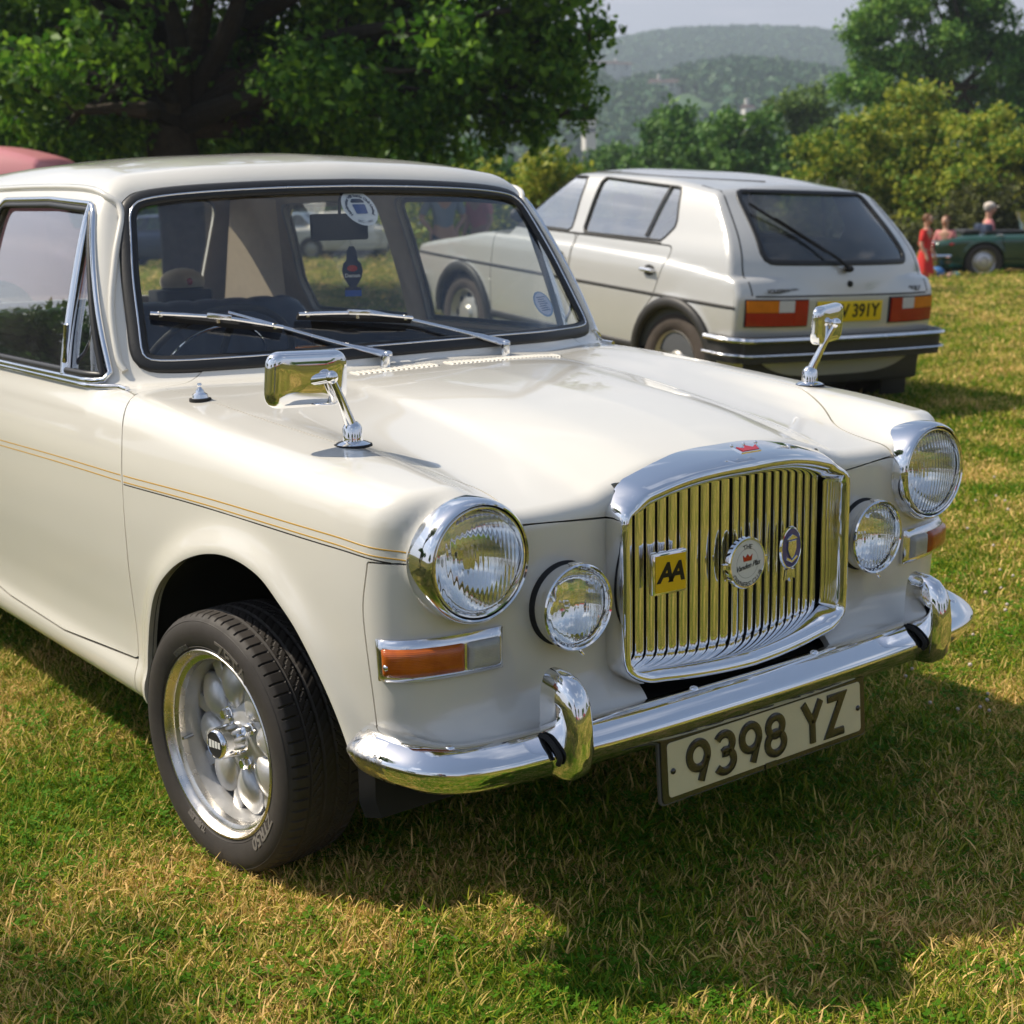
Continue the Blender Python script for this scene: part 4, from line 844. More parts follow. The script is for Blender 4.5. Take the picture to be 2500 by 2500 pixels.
# wipers
def wiper(pts, blade, label):
    P = V3(pts); g = Geo(); piv = P[0]
    w = obj('wiper_arm', tube(smooth_curve(P[1:], 5, False), np.interp(np.linspace(0, 1, (len(P) - 2) * 5 + 1), [0, .12, .35, .42, 1], [.012, .0125, .010, .0062, .0045]), 10, sec=[(cos(a) * .55, sin(a)) if 0 else (cos(a), .55 * sin(a)) for a in np.linspace(0, 2 * pi, 11)[:-1]], up=(0, -.6, .8)), M_CHROME2, car, sharp=60)
    obj('spindle', Geo().add(tube([piv - (0, -.004, .012), piv + (0, -.002, .006), piv + (0, -.004, .022)], [.013, .011, .009], 16)).add(ball(P[1], (.011, .011, .009), 14, 8)), M_CHROME, w)
    obj('spindle_gasket', tube([piv - (0, -.004, .016), piv - (0, -.002, .006)], .0145, 18), M_BLACK, w)
    b = V3(blade); n = np.array([0, -.78, .62]); q = smooth_curve([b[0], (b[0] * .7 + b[1] * .3) + n * .008, (b[0] + b[1]) / 2 + n * .011, (b[0] * .3 + b[1] * .7) + n * .008, b[1]], 6, False)
    o = obj('wiper_blade', tube(q, .0042, 8), M_CHROME2, w); obj('blade_rubber', tube(resample(b, .05) - n * .007, .0042, 6, sec=[(-1, -2.2), (1, -2.2), (1, 1.2), (-1, 1.2)], up=n), M_BLACK, w)
    c = (b[0] + b[1]) / 2 + n * .012; dd = b[1] - b[0]
    obj('blade_clip', box(-.026, .026, -.006, .006, -.005, .007, .002), M_CHROME2, w, M=Matrix.Translation(tuple(c)) @ Matrix.Rotation(atan2(dd[1], dd[0]), 4, 'Z') @ Matrix.Rotation(-math.asin(dd[2] / np.linalg.norm(dd)), 4, 'Y'))
    obj('blade_claws', Geo().add(box(*(lambda p: (p[0] - .004, p[0] + .004, p[1] - .004, p[1] + .004, p[2] - .006, p[2] + .006))(b[0] * .93 + b[1] * .07))).add(box(*(lambda p: (p[0] - .004, p[0] + .004, p[1] - .004, p[1] + .004, p[2] - .006, p[2] + .006))(b[0] * .5 + b[1] * .5))).add(box(*(lambda p: (p[0] - .004, p[0] + .004, p[1] - .004, p[1] + .004, p[2] - .006, p[2] + .006))(b[0] * .07 + b[1] * .93))), M_CHROME2, w)
    return w
off = np.array([0, -.020, .016])
wiper([np.array([-.136, .905, .893]), np.array([-.118, .920, .915]), np.array([-.142, .940, .922]), np.array([-.215, .972, .945]), np.array([-.325, 1.022, .984]), np.array([-.430, 1.070, 1.010]) + off * .6], [np.array([-.576, 1.143, 1.010]) + off * .8, np.array([-.329, 1.019, .971]) + off * .8], 'left')
wiper([np.array([.202, .915, .893]), np.array([.217, .930, .915]), np.array([.190, .945, .924]), np.array([.104, .958, .950]), np.array([-.005, .980, .980]), np.array([-.121, 1.003, 1.000]) + off * .5], [np.array([-.284, 1.030, .996]) + off * .8, np.array([-.016, .988, .974]) + off * .8], 'right')
# air intake louvres ahead of the screen
for x0, x1 in ((-.235, -.045), (-.005, .335)):
    for x in np.arange(x0, x1, .0125):
        yc_ = .868 + .06 * (abs(x) / .4) ** 2 * 1.0 - .012; P, n = on_xy([x, x], [yc_ - .028, yc_ + .012]); r_ = [P[0], P[0] * .5 + P[1] * .5 + n[0] * .0005, P[1]]
        lv = obj('louvre', tube([P[0] - n[0] * .001, P[0] * .8 + P[1] * .2 + n[0] * .0008, P[0] * .2 + P[1] * .8 + n[0] * .0008, P[1] - n[0] * .001], .0028, 6, up=(0, 0, 1)), M_PAINT, car)
        obj('louvre_slot', tube([P[0] + n[0] * .0002 + (.0042, 0, 0), P[1] + n[0] * .0002 + (.0042, 0, 0)], .0011, 5), M_BLACK, lv)
# ---------------------------------------------------------------- wheels
def petal():
    U = np.linspace(0, 1, 18); T_ = np.linspace(0, pi, 13); V = []
    for u in U:
        w = .0405 * (sin(pi * min(1, max(0, u * .93 + .035)) ** 1.25)) ** .75; h = .003 + .024 * (sin(pi * (u * .96 + .02) ** .85)) ** .8
        for t in T_: V.append((.010 + h * sin(t) ** .8, w * cos(t), .046 + .112 * u))
    n = len(T_); F = [[i * n + j, i * n + j + 1, (i + 1) * n + j + 1, (i + 1) * n + j] for i in range(len(U) - 1) for j in range(n - 1)]
    return V3(V), F
def tyre_geo(NT=576, tread=True):
    prof = [(.1745, .066), (.178, .074), (.184, .079), (.195, .0835), (.206, .0865), (.216, .088), (.226, .087), (.234, .0845), (.2405, .081), (.2445, .077), (.2475, .073)]
    a_tr = np.linspace(.0700, -.0700, 47); tr = [(.2535 - .0042 * (abs(a) / .07) ** 2.4, a) for a in a_tr]
    P = np.array(prof + tr + [(r, -a) for r, a in prof[::-1]]); th = np.arange(NT) * 2 * pi / NT
    r = np.repeat(P[None, :, 0], NT, 0); a = np.repeat(P[None, :, 1], NT, 0); k = np.arange(NT)[:, None]
    if tread:
        on = (np.abs(a) < .0745) & (r > .245)
        dep = np.zeros_like(r)
        for g in (.0425, .0145, -.0145, -.0425): dep = np.maximum(dep, (np.abs(a - g) < .0024) * 1.)
        ph = (k % 8); dep = np.maximum(dep, ((np.abs(a) > .047) & (ph == 0)) * .8)
        ph2 = ((k + (a * 420).astype(int)) % 8); dep = np.maximum(dep, ((a > .018) & (a < .039) & (ph2 == 0)) * .7); ph3 = ((k - (a * 420).astype(int)) % 8); dep = np.maximum(dep, ((a < -.018) & (a > -.039) & (ph3 == 0)) * .7); dep = np.maximum(dep, ((np.abs(a) < .011) & (ph2 == 4)) * .5)
        r = r - dep * .0042 * on
    V = np.stack([a, r * np.cos(th)[:, None], r * np.sin(th)[:, None]], 2).reshape(-1, 3); K = len(P); i = np.arange(NT)[:, None]; j = np.arange(K - 1)[None]; i2 = (i + 1) % NT
    return V, np.stack([i * K + j, i2 * K + j, i2 * K + j + 1, i * K + j + 1], 2).reshape(-1, 4)
def wheel_parts():
    """meshes with the outside towards +x"""
    D = {}
    D['tyre'] = (tyre_geo(), M_TYRE, 30)
    D['rim'] = (lathe([(.0745, .183), (.0790, .1835), (.0810, .1815), (.0808, .1785), (.0770, .1765), (.0725, .1735), (.0690, .1705), (.0650, .1695), (.0640, .166), (.0600, .1605), (.0480, .1590), (.0300, .1580), (.0250, .1560), (.010, .1545), (-.070, .160), (-.078, .182)], 72, 'x'), M_POLISH, 35)
    D['rim'] = ((lambda VF: VF)(lathe([(a[1], a[0]) for a in [(.0745, .183), (.0790, .1835), (.0810, .1815), (.0808, .1785), (.0770, .1765), (.0725, .1735), (.0690, .1705), (.0650, .1695), (.0640, .166), (.0600, .1605), (.0480, .1590), (.0300, .1580), (.0250, .1560), (.010, .1545), (-.070, .160), (-.078, .182)]][:12], 72, 'x')), M_POLISH, 35)
    D['rim_barrel'] = (lathe([(a[1], a[0]) for a in [(.0480, .1588), (.0300, .1578), (.0250, .1558), (.010, .1543), (-.070, .1598), (-.078, .182)]], 72, 'x'), M_ALLOY, 35)
    g = Geo(); g.add(lathe([(.090, .004), (.090, .012), (.078, .016), (.070, .020), (.058, .026), (.030, .030), (.0001, .030)], 64, 'x'))
    for k in range(8):
        a = k * pi / 4 + pi / 8 + radians(9); Mx = Matrix.Rotation(a, 4, 'X'); g.add(box(.006, .0185, -.016, .016, .07, .159, .004), Mx)
    D['centre_disc'] = (g.get(), M_ALLOY, 35)
    D['brake'] = (Geo().add(lathe([(.14, -.03), (.14, -.01), (.09, -.008), (.0001, -.008)], 40, 'x')).get(), M_UNDER, 30)
    D['hub_cap'] = (lathe([(.034, .028), (.033, .040), (.0305, .070), (.0285, .079), (.0255, .0815), (.0250, .080)], 48, 'x'), M_CHROME, 40)
    D['cap_badge'] = (Geo().add(lathe([(.0252, .0803), (.0001, .0803)], 40, 'x')).get(), M_BLACK, 30)
    g = Geo()
    for i, y in enumerate((-.015, -.005, .005, .015)): g.add(box(.0803, .0812, y - .0036, y + .0036, -.0075 + .001 * i, .0075)); 
    D['badge_bars'] = (g.get(), M_WHITE, 30)
    D['petal'] = (petal(), M_ALLOY, 60)
    D['wheel_nut'] = (Geo().add(lathe([(.0105, .026), (.0105, .040), (.009, .043), (.0001, .0435)], 6, 'x')).add(lathe([(.013, .026), (.013, .030), (.010, .030)], 18, 'x')).get(), M_CHROME, 30)
    D['valve'] = (tube([(.040, -.150, -.03), (.066, -.140, -.028)], [.0045, .003], 8), M_CHROME2, 40)
    def arctext(s, size, R, a0, **k): V, F = bend_text(s, size, R, .0012, a0, bold=.0008, **k); return np.stack([V[:, 2], V[:, 0], V[:, 1]], 1), F
    V1, F1 = arctext('ZETA', .042, .198, radians(66)); V2, F2 = arctext('ZTR50', .034, .199, radians(-40)); V3_, F3 = arctext('TUBELESS', .014, .192, radians(-114))
    V4, F4 = arctext('175/50 R13', .012, .191, radians(120)); g = Geo()
    for V_, F_ in ((V1, F1), (V2, F2), (V3_, F3), (V4, F4)):
        V_ = V_.copy(); rr_ = np.hypot(V_[:, 1], V_[:, 2]); V_[:, 0] += np.interp(rr_, [.184, .195, .206, .216, .226, .234], [.079, .0835, .0865, .088, .087, .0845]) + .0003; g.add((V_, F_))
    D['sidewall_lettering'] = (g.get(), mat('letter_rubber', (.15, .135, .12), rough=.5), 30)
    D['sidewall_rings'] = (Geo().add(lathe([(.1875, .0806), (.1883, .0818), (.1891, .0811)], 90, 'x')).add(lathe([(.2375, .0826), (.2385, .0832), (.2395, .0818)], 90, 'x')).get(), M_TYRE, 30)
    return D
WP = wheel_parts(); WM = {}
for k, (vf, m, sh) in WP.items(): WM[k] = mk_mesh(k, vf[0], vf[1], m, True, None, sh)
def add_wheel(parent, loc, side, steer, name='wheel'):
    """side +1: outside faces +x"""
    w = bpy.data.objects.new(name, None); w.empty_display_size = .1; w.location = loc; w.parent = parent; C.objects.link(w)
    w.rotation_euler = (0, 0, (0 if side > 0 else pi) + steer)
    for k, me in WM.items():
        if k in ('petal', 'wheel_nut'): continue
        o = bpy.data.objects.new(k, me); o.parent = w; C.objects.link(o)
    for k in range(8): o = bpy.data.objects.new('petal', WM['petal']); o.rotation_euler = (k * pi / 4 + radians(9), 0, 0); o.parent = w; C.objects.link(o)
    for k in range(4):
        a = k * pi / 2 + radians(33); o = bpy.data.objects.new('wheel_nut', WM['wheel_nut']); o.location = (0, .051 * cos(a), .051 * sin(a)); o.parent = w; C.objects.link(o)
    return w
add_wheel(car, (-.655, .612, .250), -1, radians(6.5)); add_wheel(car, (.655, .612, .250), 1, radians(6.5)); add_wheel(car, (-.640, 3.02, .250), -1, 0); add_wheel(car, (.640, 3.02, .250), 1, 0)
# ---------------------------------------------------------------- interior
def pleated_back(x0, x1, y0, y1, z0, z1, pleats, rake=.10, thick=.11):
    nx = pleats * 6 + 1; nz = 16; X = np.linspace(x0, x1, nx); V = []
    for i, x in enumerate(X):
        ph = abs(sin(pi * (x - x0) / (x1 - x0) * pleats)) ** .5; ed = min(1, min(x - x0, x1 - x) / .06); ed = ed ** .5 if ed > 0 else 0
        for k in range(nz):
            t = k / (nz - 1); a = t * pi; # loop over the top from front face to rear face
            zt = z1 - .03 * (1 - ed)
            if t < .45: u = t / .45; y = y0 - .012 * ph * (.3 + .7 * sin(pi * u)); z = z0 + (zt - thick / 2 - z0) * u
            else: u = (t - .45) / .55; b_ = u * pi; y = (y0 + y1) / 2 - (thick / 2) * cos(b_); z = zt - thick / 2 + thick / 2 * sin(b_) * (1 + .10 * ph)
            if t >= 1: z = z0
            V.append((x, y + rake * (z - z0) / (z1 - z0), z))
    F = [[i * nz + k, (i + 1) * nz + k, (i + 1) * nz + k + 1, i * nz + k + 1] for i in range(nx - 1) for k in range(nz - 1)]
    F += [[k for k in range(nz)], [(nx - 1) * nz + k for k in range(nz)][::-1]]
    return V, F
obj('rear_seat', Geo().add(pleated_back(-.58, .58, 2.42, 2.53, .50, .955, 12)).add(box(-.58, .58, 1.98, 2.46, .36, .54, .04)), M_NAVY, car, sharp=60)
for x0 in (-.58, .10):
    obj('front_seat', Geo().add(pleated_back(x0, x0 + .48, 1.70, 1.81, .45, .845, 6)).add(box(x0, x0 + .48, 1.28, 1.74, .38, .52, .04)), M_NAVY, car, sharp=60)
for s in (-1, 1):
    q_ = [(s * .500, 2.98, .90), (s * .520, 2.88, .90), (s * .545, 2.76, .90), (s * .570, 2.64, .90)]; t_q = [(s * .478, 2.84, 1.275), (s * .497, 2.77, 1.28), (s * .517, 2.69, 1.28), (s * .535, 2.62, 1.275)]
    obj('quarter_trim', loft([q_, [tuple(.5 * (a + b) for a, b in zip(u, v)) for u, v in zip(q_, t_q)], t_q], closed=False), M_BEIGE, car)
obj('parcel_shelf', box(-.55, .55, 2.62, 2.98, .885, .90, .004), M_NAVY, car)
obj('dashboard', Geo().add(loft([[(-.62, 1.075, .86), (-.3, .99, .875), (0, .96, .88), (.3, .99, .875), (.62, 1.075, .86)], [(-.62, 1.20, .868), (-.3, 1.19, .882), (0, 1.19, .885), (.3, 1.19, .882), (.62, 1.20, .868)], [(-.62, 1.22, .85), (-.3, 1.22, .86), (0, 1.22, .86), (.3, 1.22, .86), (.62, 1.22, .85)], [(-.62, 1.21, .70), (-.3, 1.21, .70), (0, 1.21, .70), (.3, 1.21, .70), (.62, 1.21, .70)]], closed=False)), M_NAVY, car, sharp=50)
obj('dash_capping', box(-.60, .60, 1.205, 1.235, .855, .886, .006), M_WOOD, car)
sw = obj('steering_wheel', (lambda a: tube(np.stack([.195 * np.cos(a), .195 * np.sin(a), 0 * a], 1), .0085, 10, closed=True))(np.linspace(0, 2 * pi, 49)[:-1]), M_BLACK, car, M=Matrix.Translation((-.30, 1.40, .86)) @ Matrix.Rotation(radians(-52), 4, 'X'))
obj('wheel_boss', (lambda VF: VF)(Geo().add(lathe([(.0001, .01), (.035, .008), (.045, -.01)], 24, 'z')).add(tube([(-.18, 0, 0), (0, -.01, .0), (.18, 0, 0)], .009, 8)).add(tube([(0, 0, 0), (0, -.185, 0)], .009, 8)).get()), M_BLACK, sw, M=Matrix.Translation((-.30, 1.40, .86)) @ Matrix.Rotation(radians(-52), 4, 'X'))
obj('horn_ring', (lambda a: tube(np.stack([.13 * np.cos(a), .13 * np.sin(a), 0 * a + .012], 1), .0035, 8))(np.linspace(pi, 2 * pi, 25)), M_CHROME, sw, M=Matrix.Translation((-.30, 1.40, .86)) @ Matrix.Rotation(radians(-52), 4, 'X'))
rm = obj('rear_view_mirror', box(-.075, .085, 1.315, 1.328, 1.158, 1.222, .005), M_BLACK, car, M=Matrix.Translation((.005, 0, 0)))
obj('mirror_bracket', tube([(.01, 1.30, 1.275), (.01, 1.315, 1.25), (.01, 1.32, 1.21)], .004, 8), M_BLACK, rm)
# stickers inside the windscreen
def on_glass(poly2, c, rot, name, m, dz=0, parent=car):
    """flat print laid on the inside of the screen; poly2 in metres about centre c=(x, z)"""
    V, F = poly2; V = V3(V); ca, sa = cos(rot), sin(rot); X = V[:, 0] * ca - V[:, 1] * sa + c[0]; Zl = V[:, 0] * sa + V[:, 1] * ca
    Zw = Zl * .80 + c[1]; P = np.stack([X, GH_W2(np.abs(X), Zw), Zw], 1); n = np.broadcast_to(np.array([0, -.78, .62]), P.shape); return obj(name, (P - n * (.0065 - dz), F), m, parent, smooth=False)
def disc2(r, ry=None, n=36, r0=0):
    ry = ry or r; a = np.arange(n) * 2 * pi / n; k = [0, .5, 1]
    V = [(0, 0, 0)] + [(r * f * cos(t), ry * f * sin(t), 0) for f in (.5, 1) for t in a]; F = [[0, 1 + i, 1 + (i + 1) % n] for i in range(n)] + [[1 + i, 1 + n + i, 1 + n + (i + 1) % n, 1 + (i + 1) % n] for i in range(n)]
    return V, F
st = on_glass(disc2(.046, .052), (.003, 1.238), 0, 'round_sticker', M_WHITE)
M_STK = mat('sticker_print', (.03, .035, .06), rough=.5)
on_glass(bend_text('Humbrester Hill Inside Club Limited', .0105, .0350, 0, pi / 2, bold=.0006), (.003, 1.238), 0, 'sticker_lettering', M_STK, .0006, st)
on_glass(bend_text('SEC - 1961', .0095, .0420, 0, -pi / 2, flip=True), (.003, 1.238), 0, 'sticker_lettering', M_STK, .0006, st)
on_glass(prism(round_poly([(-.016, -.020), (.016, -.020), (.018, .008), (-.018, .008)], .004), 0, 0), (.003, 1.240), 0, 'sticker_shield', mat('sticker_blue', (.05, .09, .25), rough=.5), .0006, st)
on_glass(prism(round_poly([(-.022, .012), (.022, .012), (.012, .024), (-.012, .024)], .004), 0, 0), (.003, 1.240), 0, 'sticker_car', M_STK, .0006, st)
td = on_glass(disc2(.0385), (.452, .992), 0, 'tax_disc', mat('disc_blue', (.10, .22, .42), rough=.4))
on_glass(disc2(.033), (.452, .992), 0, 'disc_paper', mat('disc_paper', (.42, .47, .62), rough=.6), .0006, td)
g = Geo(); [g.add(box(-.02 + .003 * (i % 2), .02 - .004 * (i % 3), z, z + .0028, 0, .0001)) for i, z in enumerate(np.arange(-.020, .022, .0065))]
on_glass(g.get(), (.452, .992), 0, 'disc_lettering', mat('disc_ink', (.06, .12, .30), rough=.6), .0010, td)
# ================================================================ INSTANCED FOLIAGE AND GRASS
def scatter(name, pts, scl, idx, protos, mat_=None, parent=None, rot=None, seed=0, tilt=.0):
    """one object: points with a geometry-nodes tree that puts one of the small meshes on each point"""
    rs = np.random.RandomState(seed); n = len(pts)
    me = bpy.data.meshes.new(name); me.vertices.add(n); me.vertices.foreach_set('co', np.asarray(pts, np.float32).ravel())
    R = np.stack([(rs.rand(n) - .5) * 2 * tilt, (rs.rand(n) - .5) * 2 * tilt, rs.rand(n) * 2 * pi], 1) if rot is None else rot
    for nm, tp, dat in (('rot', 'FLOAT_VECTOR', R), ('scl', 'FLOAT_VECTOR', np.broadcast_to(np.asarray(scl, float).reshape(n, -1), (n, 3)))):
        a = me.attributes.new(nm, tp, 'POINT'); a.data.foreach_set('vector', np.ascontiguousarray(dat, np.float32).ravel())
    a = me.attributes.new('idx', 'INT', 'POINT'); a.data.foreach_set('value', np.asarray(idx, np.int32))
    o = bpy.data.objects.new(name, me); link(o, parent)
    ng = bpy.data.node_groups.new(name + '_nodes', 'GeometryNodeTree'); ng.interface.new_socket('Geometry', in_out='INPUT', socket_type='NodeSocketGeometry'); ng.interface.new_socket('Geometry', in_out='OUTPUT', socket_type='NodeSocketGeometry')
    N, L = ng.nodes, ng.links; gi = N.new('NodeGroupInput'); go = N.new('NodeGroupOutput'); ip = N.new('GeometryNodeInstanceOnPoints'); g2 = N.new('GeometryNodeGeometryToInstance')
    for p_ in protos[::-1]:
        oi = N.new('GeometryNodeObjectInfo'); oi.inputs['Object'].default_value = p_; oi.inputs['As Instance'].default_value = True; L.new(oi.outputs['Geometry'], g2.inputs[0])
    def attr(nm, tp): q = N.new('GeometryNodeInputNamedAttribute'); q.data_type = tp; q.inputs['Name'].default_value = nm; return q.outputs[0]
    L.new(gi.outputs[0], ip.inputs['Points']); L.new(g2.outputs[0] if len(protos) == 1 else g2.outputs[0], ip.inputs['Instance'])
    ip.inputs['Pick Instance'].default_value = True; L.new(attr('idx', 'INT'), ip.inputs['Instance Index']); L.new(attr('scl', 'FLOAT_VECTOR'), ip.inputs['Scale'])
    er = N.new('FunctionNodeEulerToRotation'); L.new(attr('rot', 'FLOAT_VECTOR'), er.inputs[0]); L.new(er.outputs[0], ip.inputs['Rotation']); L.new(ip.outputs[0], go.inputs[0])
    md = o.modifiers.new('scatter', 'NODES'); md.node_group = ng
    return o
def proto(name, V, F, m, rnd):
    me = mk_mesh(name, V, F, m, smooth=True); a = me.attributes.new('rnd', 'FLOAT', 'POINT'); a.data.foreach_set('value', np.asarray(rnd, np.float32)); return bpy.data.objects.new(name, me)
def leaf_mat(name, c1, c2, c3, pscale=.6, trans=.35, rough=.55, thr=(.35, .65), spec=.3):
    m = bpy.data.materials.new(name); m.use_nodes = True; N = m.node_tree.nodes; L = m.node_tree.links; N.clear(); o = N.new('ShaderNodeOutputMaterial')
    g = N.new('ShaderNodeNewGeometry'); nz = N.new('ShaderNodeTexNoise'); nz.inputs['Scale'].default_value = pscale; nz.inputs['Detail'].default_value = 5; nz.inputs['Roughness'].default_value = .65; L.new(g.outputs['Position'], nz.inputs['Vector'])
    at_ = N.new('ShaderNodeAttribute'); at_.attribute_name = 'rnd'
    ad = N.new('ShaderNodeMath'); ad.operation = 'MULTIPLY_ADD'; L.new(at_.outputs['Fac'], ad.inputs[0]); ad.inputs[1].default_value = .5; L.new(nz.outputs['Fac'], ad.inputs[2])
    s2 = N.new('ShaderNodeMath'); s2.operation = 'SUBTRACT'; L.new(ad.outputs[0], s2.inputs[0]); s2.inputs[1].default_value = .25
    cr = N.new('ShaderNodeValToRGB'); e = cr.color_ramp.elements; e[0].position = thr[0]; e[0].color = (*c1, 1); e[1].position = thr[1]; e[1].color = (*c3, 1); q = e.new((thr[0] + thr[1]) / 2); q.color = (*c2, 1); L.new(s2.outputs[0], cr.inputs[0])
    d = N.new('ShaderNodeBsdfPrincipled'); d.inputs['Roughness'].default_value = rough; d.inputs['Specular IOR Level'].default_value = spec; L.new(cr.outputs[0], d.inputs['Base Color'])
    t = N.new('ShaderNodeBsdfTranslucent'); L.new(cr.outputs[0], t.inputs[0]); mx = N.new('ShaderNodeMixShader'); mx.inputs[0].default_value = trans; L.new(d.outputs[0], mx.inputs[1]); L.new(t.outputs[0], mx.inputs[2]); L.new(mx.outputs[0], o.inputs[0]); return m
def ground_h(x, y): return .27 * np.exp(-((x - 4.6) ** 2 + (y - 8) ** 2) / 8.)
RS = np.random.RandomState(11)
# ---------------------------------------------------------------- grass
M_GRASS = leaf_mat('grass_blades', (.075, .195, .009), (.300, .325, .021), (.92, .62, .25), pscale=1.3, trans=.30, rough=.7, thr=(.30, .66), spec=.12)
def grass_clump(n, R, hmin, hmax, w, lie, seed):
    rs = np.random.RandomState(seed); V = []; F = []; rn = []
    for k in range(n):
        a = rs.rand() * 2 * pi; r = R * sqrt(rs.rand()); p = np.array([r * cos(a), r * sin(a), -.004]); d = rs.rand() * 2 * pi; dirv = np.array([cos(d), sin(d), 0]); side = np.array([-sin(d), cos(d), 0]); tw = rs.rand() * pi; sd_ = side * cos(tw) * 1.0 + dirv * sin(tw) * .6
        Ln = hmin + (hmax - hmin) * rs.rand() ** 1.5; b = lie * (.25 + rs.rand()); ww = w * (.6 + .7 * rs.rand()); v = rs.rand(); dead = rs.rand() < .24
        if dead: b = lie * 1.9
        pts = []; ang = pi / 2 - b * .75
        for s_ in range(4): pts.append(p.copy()); p = p + Ln / 3 * (dirv * cos(ang) + np.array([0, 0, 1]) * sin(ang)); ang -= b * .40
        base = len(V)
        for s_, q in enumerate(pts): k_ = (1, .9, .6, .05)[s_]; V += [q - sd_ * ww * k_, q + sd_ * ww * k_]; rn += [min(1, v * .8 + .55 * dead)] * 2
        for s_ in range(3): F.append([base + 2 * s_, base + 2 * s_ + 1, base + 2 * s_ + 3, base + 2 * s_ + 2])
    return V, F, rn
protosG = [proto('grass_tuft', *(lambda q: (q[0], q[1], M_GRASS, q[2]))(grass_clump(48, .055, .012, .042, .0015, 1.3, 100 + i))) for i in range(6)]
protosG += [proto('grass_tuft', *(lambda q: (q[0], q[1], M_GRASS, q[2]))(grass_clump(60, .09, .014, .034, .0030, 1.0, 200 + i))) for i in range(4)]
def clover_leaves(seed):
    rs = np.random.RandomState(seed); V = []; F = []; rn = []
    for k in range(9):
        a = rs.rand() * 2 * pi; r = .04 * sqrt(rs.rand()); c = np.array([r * cos(a), r * sin(a), .008 + .014 * rs.rand()])
        for j in range(3):
            b_ = rs.rand() + j * 2.1; ax_ = np.array([cos(b_), sin(b_), .25]); sd_ = np.array([-sin(b_), cos(b_), 0]); i = len(V); V += [c, c + ax_ * .005 + sd_ * .0035, c + ax_ * .009, c + ax_ * .005 - sd_ * .0035]; F.append([i, i + 1, i + 2, i + 3]); rn += [.0] * 4
    return V, F, rn
protosG += [proto('clover_leaves', *(lambda q: (q[0], q[1], M_GRASS, q[2]))(clover_leaves(250 + i))) for i in range(2)]
def pix_ground(n, x0, x1, y0, y1, dmax):
    """random points on the ground, evenly dense as seen from the camera height"""
    px = x0 + (x1 - x0) * RS.rand(n); py = y0 + (y1 - y0) * RS.rand(n); d = np.stack([(px - 1250) / FPX, -(py - 1250) / FPX, np.ones(n)], 1) @ np.array([_r2[:], _u2[:], _f[:]])
    t = -CAM[2] / np.minimum(d[:, 2], -1e-4); P = np.array(CAM) + t[:, None] * d; ok = (d[:, 2] < 0) & (t < dmax); P = P[ok]; t = t[ok]; P[:, 2] = ground_h(P[:, 0], P[:, 1]); return P, t
P1, t1 = pix_ground(46000, -350, 2900, 620, 2950, 6.5)
P2, t2 = pix_ground(34000, -500, 3000, 560, 1500, 55); m_ = t2 > 4.5; P2, t2 = P2[m_], t2[m_]
# and a sparser surround for reflections and other viewpoints
ex = np.stack([RS.uniform(-5, 4, 9000), RS.uniform(-5, 1, 9000), np.zeros(9000)], 1)
Pall = np.concatenate([P1, P2, ex]); scl = np.concatenate([.85 + .5 * RS.rand(len(P1)), np.clip(t2 / 7, .9, 6) * (.8 + .5 * RS.rand(len(P2))), 1.1 + .5 * RS.rand(len(ex))])
idx = np.concatenate([np.where(RS.rand(len(P1)) < .07, RS.randint(10, 12, len(P1)), RS.randint(0, 6, len(P1))), 6 + RS.randint(0, 4, len(P2)), RS.randint(0, 5, len(ex))])
sx = np.stack([scl, scl, np.where(np.arange(len(scl)) < len(P1), scl, np.minimum(scl, 1.6))], 1)
tw_ = np.abs(Pall[:, 1] - .612) < .06
keep_ = ~((np.hypot(Pall[:, 0] + .66, Pall[:, 1] - .60) < .075) | (np.hypot(Pall[:, 0] - .66, Pall[:, 1] - .60) < .07))
go_ = scatter('grass', Pall[keep_], sx[keep_], idx[keep_], protosG, seed=3, tilt=.30); tag(go_, 'short mown grass, part green and part dried to straw, over the whole field', 'grass', kind='stuff')
# ground sheet (the turf under the blades)
def ground_mat():
    m = bpy.data.materials.new('turf'); N, L, b = nodes_of(m); g = N.new('ShaderNodeNewGeometry'); b.inputs['Roughness'].default_value = .95; b.inputs['Specular IOR Level'].default_value = .1
    def nz(s, d=6): n = N.new('ShaderNodeTexNoise'); n.inputs['Scale'].default_value = s; n.inputs['Detail'].default_value = d; n.inputs['Roughness'].default_value = .7; L.new(g.outputs['Position'], n.inputs['Vector']); return n.outputs['Fac']
    a, c = nz(1.3), nz(.12, 4); f = nz(45, 5)
    x = N.new('ShaderNodeMath'); x.operation = 'ADD'; L.new(a, x.inputs[0]); L.new(c, x.inputs[1]); y = N.new('ShaderNodeMath'); y.operation = 'MULTIPLY_ADD'; L.new(f, y.inputs[0]); y.inputs[1].default_value = 1.1; L.new(x.outputs[0], y.inputs[2])
    cr = N.new('ShaderNodeValToRGB'); e = cr.color_ramp.elements; e[0].position = .44; e[0].color = (.050, .062, .010, 1); e[1].position = .66; e[1].color = (.36, .22, .08, 1); q = e.new(.53); q.color = (.12, .11, .018, 1)
    mr = N.new('ShaderNodeMath'); mr.operation = 'DIVIDE'; L.new(y.outputs[0], mr.inputs[0]); mr.inputs[1].default_value = 3.1; L.new(mr.outputs[0], cr.inputs[0]); L.new(cr.outputs[0], b.inputs['Base Color'])
    bp = N.new('ShaderNodeBump'); bp.inputs['Strength'].default_value = .8; bp.inputs['Distance'].default_value = .03; L.new(f, bp.inputs['Height']); L.new(bp.outputs[0], b.inputs['Normal']); return m
M_TURF = ground_mat()
rr_ = np.concatenate([[0.01], np.geomspace(1, 3200, 70)]); aa_ = np.linspace(0, 2 * pi, 97)[:-1]
GX = 2 + rr_[:, None] * np.cos(aa_); GY = 3 + rr_[:, None] * np.sin(aa_)
